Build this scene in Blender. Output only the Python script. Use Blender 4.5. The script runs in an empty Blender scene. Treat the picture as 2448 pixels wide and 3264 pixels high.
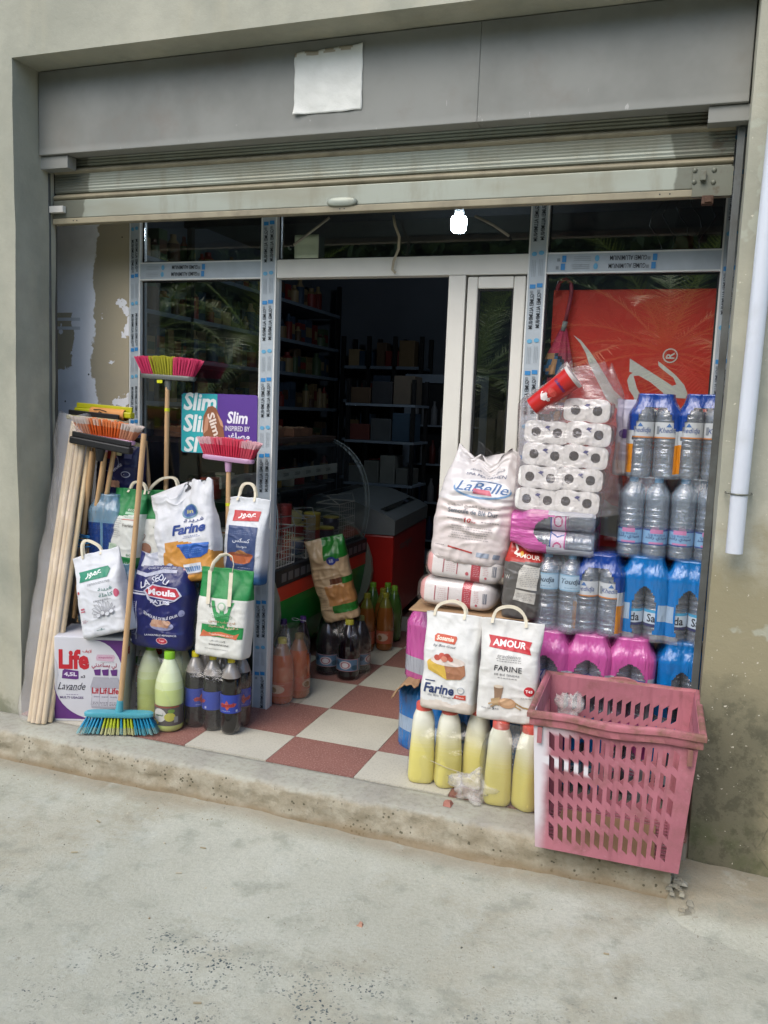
import bpy, bmesh, math, random, unicodedata
from math import sin, cos, pi, radians, sqrt, atan2
from mathutils import Vector, Matrix, noise, geometry

SC = bpy.context.scene
COL = SC.collection
random.seed(7)

# ------------------------------------------------------------------ camera, light, exposure
cam = bpy.data.cameras.new('camera')
camo = bpy.data.objects.new('camera', cam)
COL.objects.link(camo)
cam.sensor_fit = 'VERTICAL'
cam.sensor_height = 36.0
cam.lens = 36.0 * 2678.1 / 3264.0
cam.clip_start = 0.05
cam.clip_end = 500
_y, _t, _r = 0.33125, -0.11925, 0.03856
F = Vector((-sin(_y) * cos(_t), cos(_y) * cos(_t), sin(_t)))
R = Vector((cos(_y), sin(_y), 0))
U = R.cross(F)
R2 = R * cos(_r) + U * sin(_r)
U2 = -R * sin(_r) + U * cos(_r)
mw = Matrix((R2, U2, -F)).transposed().to_4x4()
mw.translation = Vector((1.5479, -3.3739, 1.4914))
camo.matrix_world = mw
SC.camera = camo

world = bpy.data.worlds.new('World')
SC.world = world
world.use_nodes = True
wn = world.node_tree
sky = wn.nodes.new('ShaderNodeTexSky')
sky.sky_type = 'NISHITA'
sky.sun_disc = False
SUN_EL, SUN_AZ = 48.0, 200.0       # compass-like: direction the light comes from, measured from +Y clockwise
sky.sun_elevation = radians(SUN_EL)
sky.sun_rotation = radians(SUN_AZ)
sky.air_density = 1.0
sky.dust_density = 1.6
sky.ozone_density = 1.0
bg = wn.nodes['Background']
bg.inputs['Strength'].default_value = 0.15
wn.links.new(sky.outputs[0], bg.inputs['Color'])

sun = bpy.data.lights.new('sun', 'SUN')
suno = bpy.data.objects.new('sun', sun)
COL.objects.link(suno)
sun.energy = 1.15
sun.angle = radians(50)
sun.color = (1.0, 0.94, 0.84)
sd = Vector((sin(radians(SUN_AZ)) * cos(radians(SUN_EL)), cos(radians(SUN_AZ)) * cos(radians(SUN_EL)), sin(radians(SUN_EL))))
suno.rotation_euler = sd.to_track_quat('Z', 'Y').to_euler()
suno.location = sd * 12

vs = SC.view_settings
vs.view_transform = 'Standard'
vs.look = 'None'
vs.gamma = 1.0
vs.exposure = 1.1
vs.use_curve_mapping = False
SC.render.engine = 'CYCLES'
SC.cycles.transparent_max_bounces = 32
SC.cycles.max_bounces = 8
SC.cycles.use_denoising = True
SC.cycles.caustics_reflective = False
SC.cycles.caustics_refractive = False

# ------------------------------------------------------------------ helpers
def hx(h, a=1.0):
    if not isinstance(h, str):
        return tuple(h) if len(h) == 4 else tuple(h) + (a,)
    h = h.lstrip('#')
    out = []
    for i in (0, 2, 4):
        c = int(h[i:i + 2], 16) / 255
        out.append(c / 12.92 if c <= 0.04045 else ((c + 0.055) / 1.055) ** 2.4)
    return (out[0], out[1], out[2], a)

def tag(o, label=None, cat=None, group=None, kind=None):
    if label: o['label'] = label
    if cat: o['category'] = cat
    if group: o['group'] = group
    if kind: o['kind'] = kind
    return o

def empty(name, loc=(0, 0, 0), rot=(0, 0, 0), label=None, cat=None, group=None, kind=None):
    o = bpy.data.objects.new(name, None)
    o.empty_display_size = 0.1
    COL.objects.link(o)
    o.location = loc
    o.rotation_euler = rot
    return tag(o, label, cat, group, kind)

def copy_tree(o, parent=None):
    c = o.copy()
    COL.objects.link(c)
    if parent: c.parent = parent
    for ch in list(o.children):
        copy_tree(ch, c)
    return c

def place(o, loc, rot=(0, 0, 0), label=None, cat=None, group=None):
    o.location = loc
    o.rotation_euler = rot
    return tag(o, label, cat, group)

class MB:
    """collects vertices, faces, a material index and a print colour per face"""
    def __init__(s):
        s.v, s.f, s.m, s.c = [], [], [], []
    def add(s, vs, fs, m=0, c=None, T=None):
        b = len(s.v)
        for p in vs:
            p = Vector(p)
            s.v.append(T @ p if T else p)
        for f in fs:
            s.f.append([b + i for i in f])
            s.m.append(m)
            s.c.append(c)
        return s
    def box(s, x0, y0, z0, x1, y1, z1, m=0, c=None, T=None):
        vs = [(x0, y0, z0), (x1, y0, z0), (x1, y1, z0), (x0, y1, z0), (x0, y0, z1), (x1, y0, z1), (x1, y1, z1), (x0, y1, z1)]
        return s.add(vs, [(0, 3, 2, 1), (4, 5, 6, 7), (0, 1, 5, 4), (1, 2, 6, 5), (2, 3, 7, 6), (3, 0, 4, 7)], m, c, T)
    def tube(s, pts, r, n=8, m=0, c=None, T=None, cap=True, flat=1.0):
        pts = [Vector(p) for p in pts]
        rs = r if isinstance(r, (list, tuple)) else [r] * len(pts)
        vs, fs = [], []
        prev = None
        for i, p in enumerate(pts):
            d = (pts[min(i + 1, len(pts) - 1)] - pts[max(i - 1, 0)]).normalized()
            if prev is None:
                a = d.orthogonal().normalized()
            else:
                a = (prev - d * prev.dot(d)).normalized()
            prev = a
            b = d.cross(a)
            for k in range(n):
                t = 2 * pi * k / n
                vs.append(p + a * cos(t) * rs[i] + b * sin(t) * rs[i] * flat)
        for i in range(len(pts) - 1):
            for k in range(n):
                k2 = (k + 1) % n
                fs.append((i * n + k, i * n + k2, (i + 1) * n + k2, (i + 1) * n + k))
        if cap:
            fs.append(tuple(range(n - 1, -1, -1)))
            fs.append(tuple((len(pts) - 1) * n + k for k in range(n)))
        return s.add(vs, fs, m, c, T)
    def lathe(s, prof, n=20, m=0, c=None, T=None, colf=None, caps=True):
        vs, fs, cc = [], [], []
        for (r, z) in prof:
            for k in range(n):
                t = 2 * pi * k / n
                vs.append((r * cos(t), r * sin(t), z))
        for i in range(len(prof) - 1):
            for k in range(n):
                k2 = (k + 1) % n
                fs.append((i * n + k, i * n + k2, (i + 1) * n + k2, (i + 1) * n + k))
                cc.append(colf((prof[i][1] + prof[i + 1][1]) / 2, k / n) if colf else c)
        if caps:
            fs.append(tuple(range(n - 1, -1, -1))); cc.append(cc[0])
            fs.append(tuple((len(prof) - 1) * n + k for k in range(n))); cc.append(cc[-2])
        b = len(s.f)
        s.add(vs, fs, m, c, T)
        s.c[b:] = cc
        return s
    def grid(s, f, nu, nv, m=0, colf=None, T=None, c=None, closed=False):
        vs, fs, cc = [], [], []
        nn = nu if closed else nu + 1
        for j in range(nv + 1):
            for i in range(nn):
                vs.append(f(i / nu, j / nv))
        for j in range(nv):
            for i in range(nu):
                i2 = (i + 1) % nn
                fs.append((j * nn + i, j * nn + i2, (j + 1) * nn + i2, (j + 1) * nn + i))
                cc.append(colf((i + .5) / nu, (j + .5) / nv) if colf else c)
        b = len(s.f)
        s.add(vs, fs, m, c, T)
        s.c[b:] = cc
        return s
    def build(s, name, mats, parent=None, smooth=False, bevel=0, angle=None):
        me = bpy.data.meshes.new(name)
        me.from_pydata([tuple(p) for p in s.v], [], s.f)
        if not isinstance(mats, (list, tuple)): mats = [mats]
        for m in mats: me.materials.append(m)
        me.polygons.foreach_set('material_index', s.m)
        if smooth: me.polygons.foreach_set('use_smooth', [True] * len(s.f))
        if any(c is not None for c in s.c):
            at = me.color_attributes.new('Col', 'FLOAT_COLOR', 'CORNER')
            buf = []
            for f, c in zip(s.f, s.c):
                c = hx(c) if c is not None else (.8, .8, .8, 1)
                buf.extend(c * len(f))
            at.data.foreach_set('color', buf)
        me.update()
        o = bpy.data.objects.new(name, me)
        COL.objects.link(o)
        if parent: o.parent = parent
        if bevel:
            md = o.modifiers.new('bevel', 'BEVEL'); md.width = bevel; md.segments = 2; md.limit_method = 'ANGLE'
            md.angle_limit = radians(50)
        if angle is not None and smooth:
            try: me.set_sharp_from_angle(angle=radians(angle))
            except Exception: pass
        return o

_SE = {}
def sup(u, n):
    """point of the superellipse |x|^n+|y|^n=1 at even spacing along its outline, counter-clockwise from (1,0)"""
    k = round(n * 4) / 4
    if k not in _SE:
        N = 720
        pts = []
        for i in range(N + 1):
            t = 2 * pi * i / N
            # sample by angle of the ray so that flat sides are covered evenly
            c, s = cos(t), sin(t)
            r = (abs(c) ** k + abs(s) ** k) ** (-1 / k)
            pts.append((c * r, s * r))
        L_ = [0.0]
        for a, b in zip(pts[:-1], pts[1:]): L_.append(L_[-1] + sqrt((a[0] - b[0]) ** 2 + (a[1] - b[1]) ** 2))
        tab = []
        j = 0
        for i in range(N):
            q = L_[-1] * i / N
            while L_[j + 1] < q: j += 1
            f = (q - L_[j]) / max(1e-9, L_[j + 1] - L_[j])
            tab.append((pts[j][0] * (1 - f) + pts[j + 1][0] * f, pts[j][1] * (1 - f) + pts[j + 1][1] * f))
        _SE[k] = tab
    tab = _SE[k]; q = (u % 1.0) * len(tab); i = int(q) % len(tab); f = q - int(q)
    a, b = tab[i], tab[(i + 1) % len(tab)]
    return (a[0] * (1 - f) + b[0] * f, a[1] * (1 - f) + b[1] * f)

# ------------------------------------------------------------------ materials
_M = {}
def nd(t, kind, **kw):
    n = t.nodes.new(kind)
    for k, v in kw.items(): setattr(n, k, v)
    return n

def mat(name, col='#888888', rough=.5, metal=0.0, var=.12, vs=9.0, bump=.15, bs=40.0, alpha=None, attr=False,
        emis=0.0, coat=0.0, stretch=(1, 1, 1), clear=None, trans=0.0, sss=0.0, dirt=None, dirts=3.0, dirtw=.5, spec=.5, gloss=.6, refl=0.0):
    if name in _M: return _M[name]
    m = bpy.data.materials.new(name)
    m.use_nodes = True
    t = m.node_tree
    L = t.links.new
    P = t.nodes['Principled BSDF']
    out = t.nodes['Material Output']
    tc = nd(t, 'ShaderNodeTexCoord')
    oi = nd(t, 'ShaderNodeObjectInfo')
    mp = nd(t, 'ShaderNodeVectorMath', operation='MULTIPLY_ADD')
    sc = nd(t, 'ShaderNodeCombineXYZ')
    for i in range(3): sc.inputs[i].default_value = stretch[i]
    L(tc.outputs['Object'], mp.inputs[0]); L(sc.outputs[0], mp.inputs[1])
    rv = nd(t, 'ShaderNodeMath', operation='MULTIPLY'); rv.inputs[1].default_value = 37.0
    L(oi.outputs['Random'], rv.inputs[0]); L(rv.outputs[0], mp.inputs[2])
    base = None
    if attr:
        at = nd(t, 'ShaderNodeAttribute', attribute_name='Col')
        base = at.outputs['Color']
    else:
        rgb = nd(t, 'ShaderNodeRGB'); rgb.outputs[0].default_value = hx(col); base = rgb.outputs[0]
    if var > 0:
        nz = nd(t, 'ShaderNodeTexNoise'); nz.inputs['Scale'].default_value = vs; nz.inputs['Detail'].default_value = 6
        L(mp.outputs[0], nz.inputs['Vector'])
        mr = nd(t, 'ShaderNodeMapRange'); mr.inputs['From Min'].default_value = .3; mr.inputs['From Max'].default_value = .7
        mr.inputs['To Min'].default_value = 1 - var; mr.inputs['To Max'].default_value = 1 + var * .5
        L(nz.outputs['Fac'], mr.inputs['Value'])
        mx = nd(t, 'ShaderNodeVectorMath', operation='SCALE')
        L(base, mx.inputs[0]); L(mr.outputs[0], mx.inputs['Scale'])
        base = mx.outputs[0]
    if dirt:
        n2 = nd(t, 'ShaderNodeTexNoise'); n2.inputs['Scale'].default_value = dirts; n2.inputs['Detail'].default_value = 8
        n2.inputs['Roughness'].default_value = .65
        L(mp.outputs[0], n2.inputs['Vector'])
        r2 = nd(t, 'ShaderNodeMapRange'); r2.inputs['From Min'].default_value = .48; r2.inputs['From Max'].default_value = .68
        r2.inputs['To Max'].default_value = dirtw
        L(n2.outputs['Fac'], r2.inputs['Value'])
        mc = nd(t, 'ShaderNodeMix', data_type='RGBA')
        L(r2.outputs[0], mc.inputs['Factor']); L(base, mc.inputs['A']); mc.inputs['B'].default_value = hx(dirt)
        base = mc.outputs['Result']
    L(base, P.inputs['Base Color'])
    P.inputs['Roughness'].default_value = rough
    P.inputs['Metallic'].default_value = metal
    P.inputs['Specular IOR Level'].default_value = spec
    P.inputs['Coat Weight'].default_value = coat
    P.inputs['Coat Roughness'].default_value = .08
    if trans: P.inputs['Transmission Weight'].default_value = trans
    if emis:
        L(base, P.inputs['Emission Color']); P.inputs['Emission Strength'].default_value = emis
    if bump > 0:
        nb = nd(t, 'ShaderNodeTexNoise'); nb.inputs['Scale'].default_value = bs; nb.inputs['Detail'].default_value = 5
        L(mp.outputs[0], nb.inputs['Vector'])
        bp = nd(t, 'ShaderNodeBump'); bp.inputs['Strength'].default_value = min(1, bump); bp.inputs['Distance'].default_value = .25 / bs
        L(nb.outputs['Fac'], bp.inputs['Height']); L(bp.outputs[0], P.inputs['Normal'])
    if alpha is not None or clear is not None:
        tr = nd(t, 'ShaderNodeBsdfTransparent')
        tr.inputs[0].default_value = hx(clear if clear else '#ffffff')
        ms = nd(t, 'ShaderNodeMixShader')
        if alpha == 'attr':
            L(at.outputs['Alpha'], ms.inputs[0])
        else:
            ms.inputs[0].default_value = alpha or 0
        L(tr.outputs[0], ms.inputs[1]); L(P.outputs[0], ms.inputs[2])
        # thin clear sheet: a sharp reflection on top of what shows through
        gl_ = nd(t, 'ShaderNodeBsdfGlossy'); gl_.inputs['Roughness'].default_value = rough
        lw = nd(t, 'ShaderNodeLayerWeight'); lw.inputs['Blend'].default_value = .5
        if bump > 0: L(bp.outputs[0], gl_.inputs['Normal']); L(bp.outputs[0], lw.inputs['Normal'])
        pw = nd(t, 'ShaderNodeMath', operation='POWER'); pw.inputs[1].default_value = 4.5
        L(lw.outputs['Facing'], pw.inputs[0])
        fm = nd(t, 'ShaderNodeMath', operation='MULTIPLY_ADD', use_clamp=True); fm.inputs[1].default_value = gloss * .8; fm.inputs[2].default_value = refl + .045 * gloss
        L(pw.outputs[0], fm.inputs[0])
        m2 = nd(t, 'ShaderNodeMixShader')
        L(fm.outputs[0], m2.inputs[0]); L(ms.outputs[0], m2.inputs[1]); L(gl_.outputs[0], m2.inputs[2]); L(m2.outputs[0], out.inputs['Surface'])
    _M[name] = m
    return m

def glossy_clear(name, tint, alpha, rough=.02, col='#c8d2d6', bump=0.0, refl=.0):
    return mat(name, col, rough, var=0.05, bump=bump, alpha=alpha, clear=tint, refl=refl, gloss=1.0)

# ------------------------------------------------------------------ lettering
_forms = {}
for cp in list(range(0xFE80, 0xFEFD)) + list(range(0xFB56, 0xFB96)) + [0xFBFC, 0xFBFD, 0xFBFE, 0xFBFF]:
    d = unicodedata.decomposition(chr(cp)).split()
    if d: _forms.setdefault(''.join(chr(int(x, 16)) for x in d[1:]), {})[d[0].strip('<>')] = chr(cp)
def ar(s):
    """Arabic letters joined into their contextual shapes, in drawing order"""
    w = []
    i = 0
    while i < len(s):
        if s[i:i + 2] in _forms and len(s[i:i + 2]) == 2: w.append(s[i:i + 2]); i += 2
        else: w.append(s[i]); i += 1
    out = []
    for i, ch in enumerate(w):
        fm = _forms.get(ch)
        if not fm: out.append(ch); continue
        prev = i > 0 and 'initial' in _forms.get(w[i - 1], {})
        nxt = i < len(w) - 1 and 'final' in _forms.get(w[i + 1], {}) and 'initial' in fm
        k = 'medial' if prev and nxt else 'final' if prev else 'initial' if nxt else 'isolated'
        out.append(fm.get(k, fm.get('isolated', ch)))
    return ''.join(reversed(out))

_T = {}
def glyphs(s, bold=0.0, shear=0.0):
    k = (s, bold, shear)
    if k in _T: return _T[k]
    c = bpy.data.curves.new('lettering', 'FONT')
    c.body = s; c.offset = bold; c.shear = shear; c.resolution_u = 2
    o = bpy.data.objects.new('lettering', c)
    me = bpy.data.meshes.new_from_object(o)
    me.calc_loop_triangles()
    vs = [(v.co.x, v.co.y) for v in me.vertices]
    tr = [tuple(t.vertices) for t in me.loop_triangles]
    bpy.data.objects.remove(o); bpy.data.curves.remove(c); bpy.data.meshes.remove(me)
    xs = [v[0] for v in vs] or [0, 1]; ys = [v[1] for v in vs] or [0, 1]
    x0, x1, y0, y1 = min(xs), max(xs), min(ys), max(ys)
    w, h = max(x1 - x0, 1e-4), max(y1 - y0, 1e-4)
    r = ([((x - (x0 + x1) / 2), (y - (y0 + y1) / 2)) for x, y in vs], tr, w, h)
    _T[k] = r
    return r

def poly_tris(items, W, H, maxlen=.03):
    """flat printed shapes -> triangles in metres. item kinds: T text, R rect, E ellipse, P polygon, L line, B microtext block"""
    out = []           # (tri pts, colour, layer)
    # a shape lies one layer above whatever earlier shape it overlaps
    boxes, layers = [], []
    for it in items:
        k = it[0]
        if k == 'T': cx, cy, w, h = it[2], it[3], it[4] or .3, it[5] or .1
        elif k == 'B': cx, cy, w, h = it[1:5]
        elif k == 'R': cx, cy, w, h = it[1:5]
        elif k == 'E': cx, cy, w, h = it[1], it[2], it[3] * 2, it[4] * 2
        else:
            xs = [p[0] for p in it[1]]; ys = [p[1] for p in it[1]]
            cx, cy, w, h = (min(xs) + max(xs)) / 2, (min(ys) + max(ys)) / 2, max(xs) - min(xs) + .01, max(ys) - min(ys) + .01
        b = (cx - w / 2, cx + w / 2, cy - h / 2, cy + h / 2)
        layers.append(1 + max([l for l, q in zip(layers, boxes) if q[0] < b[1] and b[0] < q[1] and q[2] < b[3] and b[2] < q[3]] or [-1]))
        boxes.append(b)
    for idx_, it in enumerate(items):
        k = it[0]; li = layers[idx_]
        if k == 'T':
            _, s, cx, cy, w, h, col = it[:7]
            o = it[7] if len(it) > 7 else {}
            vs, tr, gw, gh = glyphs(s, o.get('b', 0), o.get('sh', 0))
            if h is None: h = w * W * gh / gw / H
            if w is None: w = h * H * gw / gh / W
            a = o.get('rot', 0); arc = o.get('arc', 0)
            P = []
            for x, y in vs:
                X = x / gw * w * W; Y = y / gh * h * H
                Y += arc * (1 - (2 * X / (w * W)) ** 2) * H
                P.append((cx * W + X * cos(a) - Y * sin(a), cy * H + X * sin(a) + Y * cos(a)))
            for t in tr: out.append(([P[i] for i in t], col, li))
            continue
        if k == 'B':      # block of fine illegible print: rows of short dashes
            _, cx, cy, w, h, rows, col = it[:7]
            rnd = random.Random(rows * 31 + int(cx * 100))
            for r in range(rows):
                y = (cy + h / 2 - h * (r + .5) / rows) * H
                x = (cx - w / 2 + rnd.random() * w * .12) * W
                xe = (cx + w / 2 - rnd.random() * w * .15) * W
                while x < xe:
                    l = rnd.uniform(.004, .011)
                    q = [(x, y - .0011), (x + l, y - .0011), (x + l, y + .0011), (x, y + .0011)]
                    out.append((q[:3], col, li)); out.append(([q[0], q[2], q[3]], col, li))
                    x += l + .003
            continue
        if k == 'R':
            _, cx, cy, w, h, col = it[:6]; a = it[6] if len(it) > 6 else 0
            P = []
            for x, y in ((-.5, -.5), (.5, -.5), (.5, .5), (-.5, .5)):
                X, Y = x * w * W, y * h * H
                P.append((cx * W + X * cos(a) - Y * sin(a), cy * H + X * sin(a) + Y * cos(a)))
        elif k == 'E':
            _, cx, cy, rx, ry, col = it[:6]; a = it[6] if len(it) > 6 else 0
            P = [(cx * W + rx * W * cos(2 * pi * i / 20) * cos(a) - ry * H * sin(2 * pi * i / 20) * sin(a),
                  cy * H + rx * W * cos(2 * pi * i / 20) * sin(a) + ry * H * sin(2 * pi * i / 20) * cos(a)) for i in range(20)]
        elif k == 'P':
            _, pts, col = it[:3]
            P = [(x * W, y * H) for x, y in pts]
        elif k == 'L':
            _, pts, th, col = it[:4]
            for (a, b) in zip(pts[:-1], pts[1:]):
                A = Vector((a[0] * W, a[1] * H)); B = Vector((b[0] * W, b[1] * H))
                d = B - A
                if d.length < 1e-6: continue
                n = Vector((-d.y, d.x)).normalized() * th / 2
                e = d.normalized() * th * .3
                q = [A - n - e, B - n + e, B + n + e, A + n - e]
                out.append((([tuple(x) for x in q[:3]]), col, li)); out.append(([tuple(q[0]), tuple(q[2]), tuple(q[3])], col, li))
            continue
        tt = geometry.tessellate_polygon([[Vector((x, y, 0)) for x, y in P]])
        for t in tt: out.append(([P[i] for i in t], col, li))
    # split long triangles so they follow curved surfaces
    res = []
    st = list(out)
    while st:
        t, c, li = st.pop()
        e = [((t[i][0] - t[(i + 1) % 3][0]) ** 2 + (t[i][1] - t[(i + 1) % 3][1]) ** 2, i) for i in range(3)]
        m, i = max(e)
        if m > maxlen ** 2:
            a, b, d = t[i], t[(i + 1) % 3], t[(i + 2) % 3]
            q = ((a[0] + b[0]) / 2, (a[1] + b[1]) / 2)
            st.append(([a, q, d], c, li)); st.append(([q, b, d], c, li))
        else: res.append((t, c, li))
    return res

def add_print(mb, items, W, H, f, maxlen=.03, off=.0007, step=.0005, m=0):
    """f(px, py, offset) -> point on the surface; px, py in 0..1"""
    for t, c, li in poly_tris(items, W, H, maxlen):
        a = (t[1][0] - t[0][0]) * (t[2][1] - t[0][1]) - (t[1][1] - t[0][1]) * (t[2][0] - t[0][0])
        if a < 0: t = [t[0], t[2], t[1]]
        mb.add([f(x / W, y / H, off + step * li) for x, y in t], [(0, 1, 2)], m, c)
    return mb

PAPER = mat('printed_paper', rough=.55, attr=True, var=.06, vs=14, bump=.35, bs=28)
PLASTIC_PRINT = mat('printed_plastic', rough=.32, attr=True, var=.06, vs=10, bump=.4, bs=22)
INK = mat('printing_ink', rough=.5, attr=True, var=.05, vs=60, bump=0)
# ------------------------------------------------------------------ surface materials of the setting
def surf_nodes(name, build, rough=.9):
    m = bpy.data.materials.new(name); m.use_nodes = True
    t = m.node_tree; P = t.nodes['Principled BSDF']; P.inputs['Roughness'].default_value = rough
    P.inputs['Specular IOR Level'].default_value = .25
    tc = nd(t, 'ShaderNodeTexCoord')
    class G: pass
    g = G(); g.t = t; g.P = P; g.co = tc.outputs['Object']
    sx = nd(t, 'ShaderNodeSeparateXYZ'); t.links.new(g.co, sx.inputs[0]); g.x, g.y, g.z = sx.outputs
    def nz(scale, detail=6, rough=.55, stretch=None, lo=0, hi=1):
        n = nd(t, 'ShaderNodeTexNoise'); n.inputs['Scale'].default_value = scale; n.inputs['Detail'].default_value = detail
        n.inputs['Roughness'].default_value = rough
        if stretch:
            v = nd(t, 'ShaderNodeVectorMath', operation='MULTIPLY'); v.inputs[1].default_value = stretch
            t.links.new(g.co, v.inputs[0]); t.links.new(v.outputs[0], n.inputs['Vector'])
        else: t.links.new(g.co, n.inputs['Vector'])
        return rng(n.outputs['Fac'], lo, hi) if (lo, hi) != (0, 1) else n.outputs['Fac']
    def rng(s, lo, hi, a=0, b=1):
        r = nd(t, 'ShaderNodeMapRange', interpolation_type='SMOOTHSTEP'); r.inputs['From Min'].default_value = lo; r.inputs['From Max'].default_value = hi
        r.inputs['To Min'].default_value = a; r.inputs['To Max'].default_value = b
        t.links.new(s, r.inputs['Value']); return r.outputs[0]
    def ma(op, a, b):
        n = nd(t, 'ShaderNodeMath', operation=op)
        for i, q in enumerate((a, b)):
            if isinstance(q, (int, float)): n.inputs[i].default_value = q
            else: t.links.new(q, n.inputs[i])
        return n.outputs[0]
    def mix(f, a, b):
        n = nd(t, 'ShaderNodeMix', data_type='RGBA')
        if isinstance(f, (int, float)): n.inputs['Factor'].default_value = f
        else: t.links.new(f, n.inputs['Factor'])
        for k, q in (('A', a), ('B', b)):
            if isinstance(q, (str, tuple)): n.inputs[k].default_value = hx(q)
            else: t.links.new(q, n.inputs[k])
        return n.outputs['Result']
    def vor(scale, rnd=1.0):
        n = nd(t, 'ShaderNodeTexVoronoi'); n.inputs['Scale'].default_value = scale; n.inputs['Randomness'].default_value = rnd
        t.links.new(g.co, n.inputs['Vector']); return n
    def bump(h, strength, dist):
        b = nd(t, 'ShaderNodeBump'); b.inputs['Strength'].default_value = strength; b.inputs['Distance'].default_value = dist
        t.links.new(h, b.inputs['Height']); return b
    g.nz, g.rng, g.ma, g.mix, g.vor, g.bump = nz, rng, ma, mix, vor, bump
    col, h, st, di = build(g)
    t.links.new(col, P.inputs['Base Color'])
    if h is not None: t.links.new(bump(h, st, di).outputs[0], P.inputs['Normal'])
    return m

def _ground(g):
    big = g.nz(.9, 5, .6, lo=.38, hi=.62)
    c = g.mix(big, '#b0b0a0', '#bfc0b1')
    dirt = g.ma('MULTIPLY', g.nz(1.7, 7, .62, lo=.47, hi=.62), g.rng(g.y, -2.6, -.6, .25, 1))
    c = g.mix(g.ma('MULTIPLY', dirt, .65), c, '#9a937c')
    # brown earth collected along the foot of the step
    near = g.rng(g.ma('ADD', g.y, g.ma('MULTIPLY', g.nz(3.5, 6), .16)), -.54, -.42)
    c = g.mix(g.ma('MULTIPLY', near, .6), c, '#8a7c64')
    br = g.ma('MULTIPLY', g.nz(.75, 4, .5, stretch=(1, 2.5, 1), lo=.60, hi=.66), g.nz(7, 6, .6, lo=.35, hi=.6))
    c = g.mix(g.ma('MULTIPLY', br, .6), c, '#8d7c5e')
    fine = g.nz(75, 9, .8, lo=.36, hi=.64)
    c = g.mix(g.ma('MULTIPLY', fine, .26), c, '#7c7d70')
    c = g.mix(g.ma('MULTIPLY', g.nz(1.1, 6, .6, lo=.5, hi=.66), .5), c, '#a59d86')
    c = g.mix(g.ma('MULTIPLY', g.nz(260, 3, .6, lo=.58, hi=.68), .2), c, '#6a6a60')
    mott = g.nz(9, 8, .7, lo=.5, hi=.68)
    c = g.mix(g.ma('MULTIPLY', mott, .5), c, '#868a7c')
    c = g.mix(g.ma('MULTIPLY', g.nz(3.5, 9, .75, lo=.52, hi=.66), .35), c, '#bfc3b9')
    v = g.vor(88)
    wj = nd(g.t, 'ShaderNodeTexNoise'); wj.inputs['Scale'].default_value = 60; g.t.links.new(g.co, wj.inputs['Vector'])
    wa = nd(g.t, 'ShaderNodeVectorMath', operation='MULTIPLY_ADD'); wa.inputs[1].default_value = (.02, .02, .02)
    g.t.links.new(wj.outputs['Color'], wa.inputs[0]); g.t.links.new(g.co, wa.inputs[2]); g.t.links.new(wa.outputs[0], v.inputs['Vector'])
    chips = g.ma('MULTIPLY', g.ma('LESS_THAN', v.outputs['Distance'], .36), g.nz(1.6, 6, .7, lo=.44, hi=.56))
    sel = g.rng(g.nz(30, 2), .44, .50)
    chips = g.ma('MULTIPLY', chips, sel)
    chips = g.ma('MULTIPLY', chips, g.rng(g.y, -1.35, -1.05, 1, 0))
    sepc = nd(g.t, 'ShaderNodeSeparateColor'); g.t.links.new(v.outputs['Color'], sepc.inputs[0])
    cc = g.mix(sepc.outputs[0], '#39434a', '#737a74')
    c = g.mix(chips, c, cc)
    v2 = g.vor(34); wb = nd(g.t, 'ShaderNodeVectorMath', operation='MULTIPLY_ADD'); wb.inputs[1].default_value = (.06, .06, .06)
    g.t.links.new(wj.outputs['Color'], wb.inputs[0]); g.t.links.new(g.co, wb.inputs[2]); g.t.links.new(wb.outputs[0], v2.inputs['Vector'])
    pit = g.ma('MULTIPLY', g.ma('LESS_THAN', v2.outputs['Distance'], .13), g.nz(2.2, 3, .5, lo=.5, hi=.56))
    c = g.mix(g.ma('MULTIPLY', pit, .5), c, '#6d6454')
    h = g.ma('SUBTRACT', g.ma('ADD', g.nz(14, 9, .7), g.ma('MULTIPLY', fine, .4)), g.ma('MULTIPLY', pit, .8))
    return c, h, .5, .01
GROUND = surf_nodes('street_concrete', _ground, .92)

def _step(g):
    c = g.mix(g.nz(2.5, 6, .6, lo=.4, hi=.65), '#a9a899', '#98958a')
    face = g.rng(g.ma('ADD', g.z, g.ma('MULTIPLY', g.nz(14, 8, .7), .05)), -.002, .018, 1, 0)
    v = g.vor(60)
    fc = g.mix(g.nz(11, 8, .7, lo=.38, hi=.66), '#968d78', '#aba491')
    fc = g.mix(g.ma('MULTIPLY', g.ma('LESS_THAN', v.outputs['Distance'], .28), g.nz(20, 3, .5, lo=.5, hi=.6)), fc, '#5f5a49')
    c = g.mix(face, c, fc)
    c = g.mix(g.ma('MULTIPLY', g.nz(40, 6, .7, lo=.45, hi=.7), .3), c, '#726b58')
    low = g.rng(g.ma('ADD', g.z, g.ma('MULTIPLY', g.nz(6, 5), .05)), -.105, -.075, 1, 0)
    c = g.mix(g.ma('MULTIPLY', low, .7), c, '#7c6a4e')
    h = g.ma('ADD', g.nz(25, 9, .75), g.ma('MULTIPLY', g.nz(90, 5, .7), .4))
    return c, h, .6, .012
STEP = surf_nodes('step_concrete', _step, .92)

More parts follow.
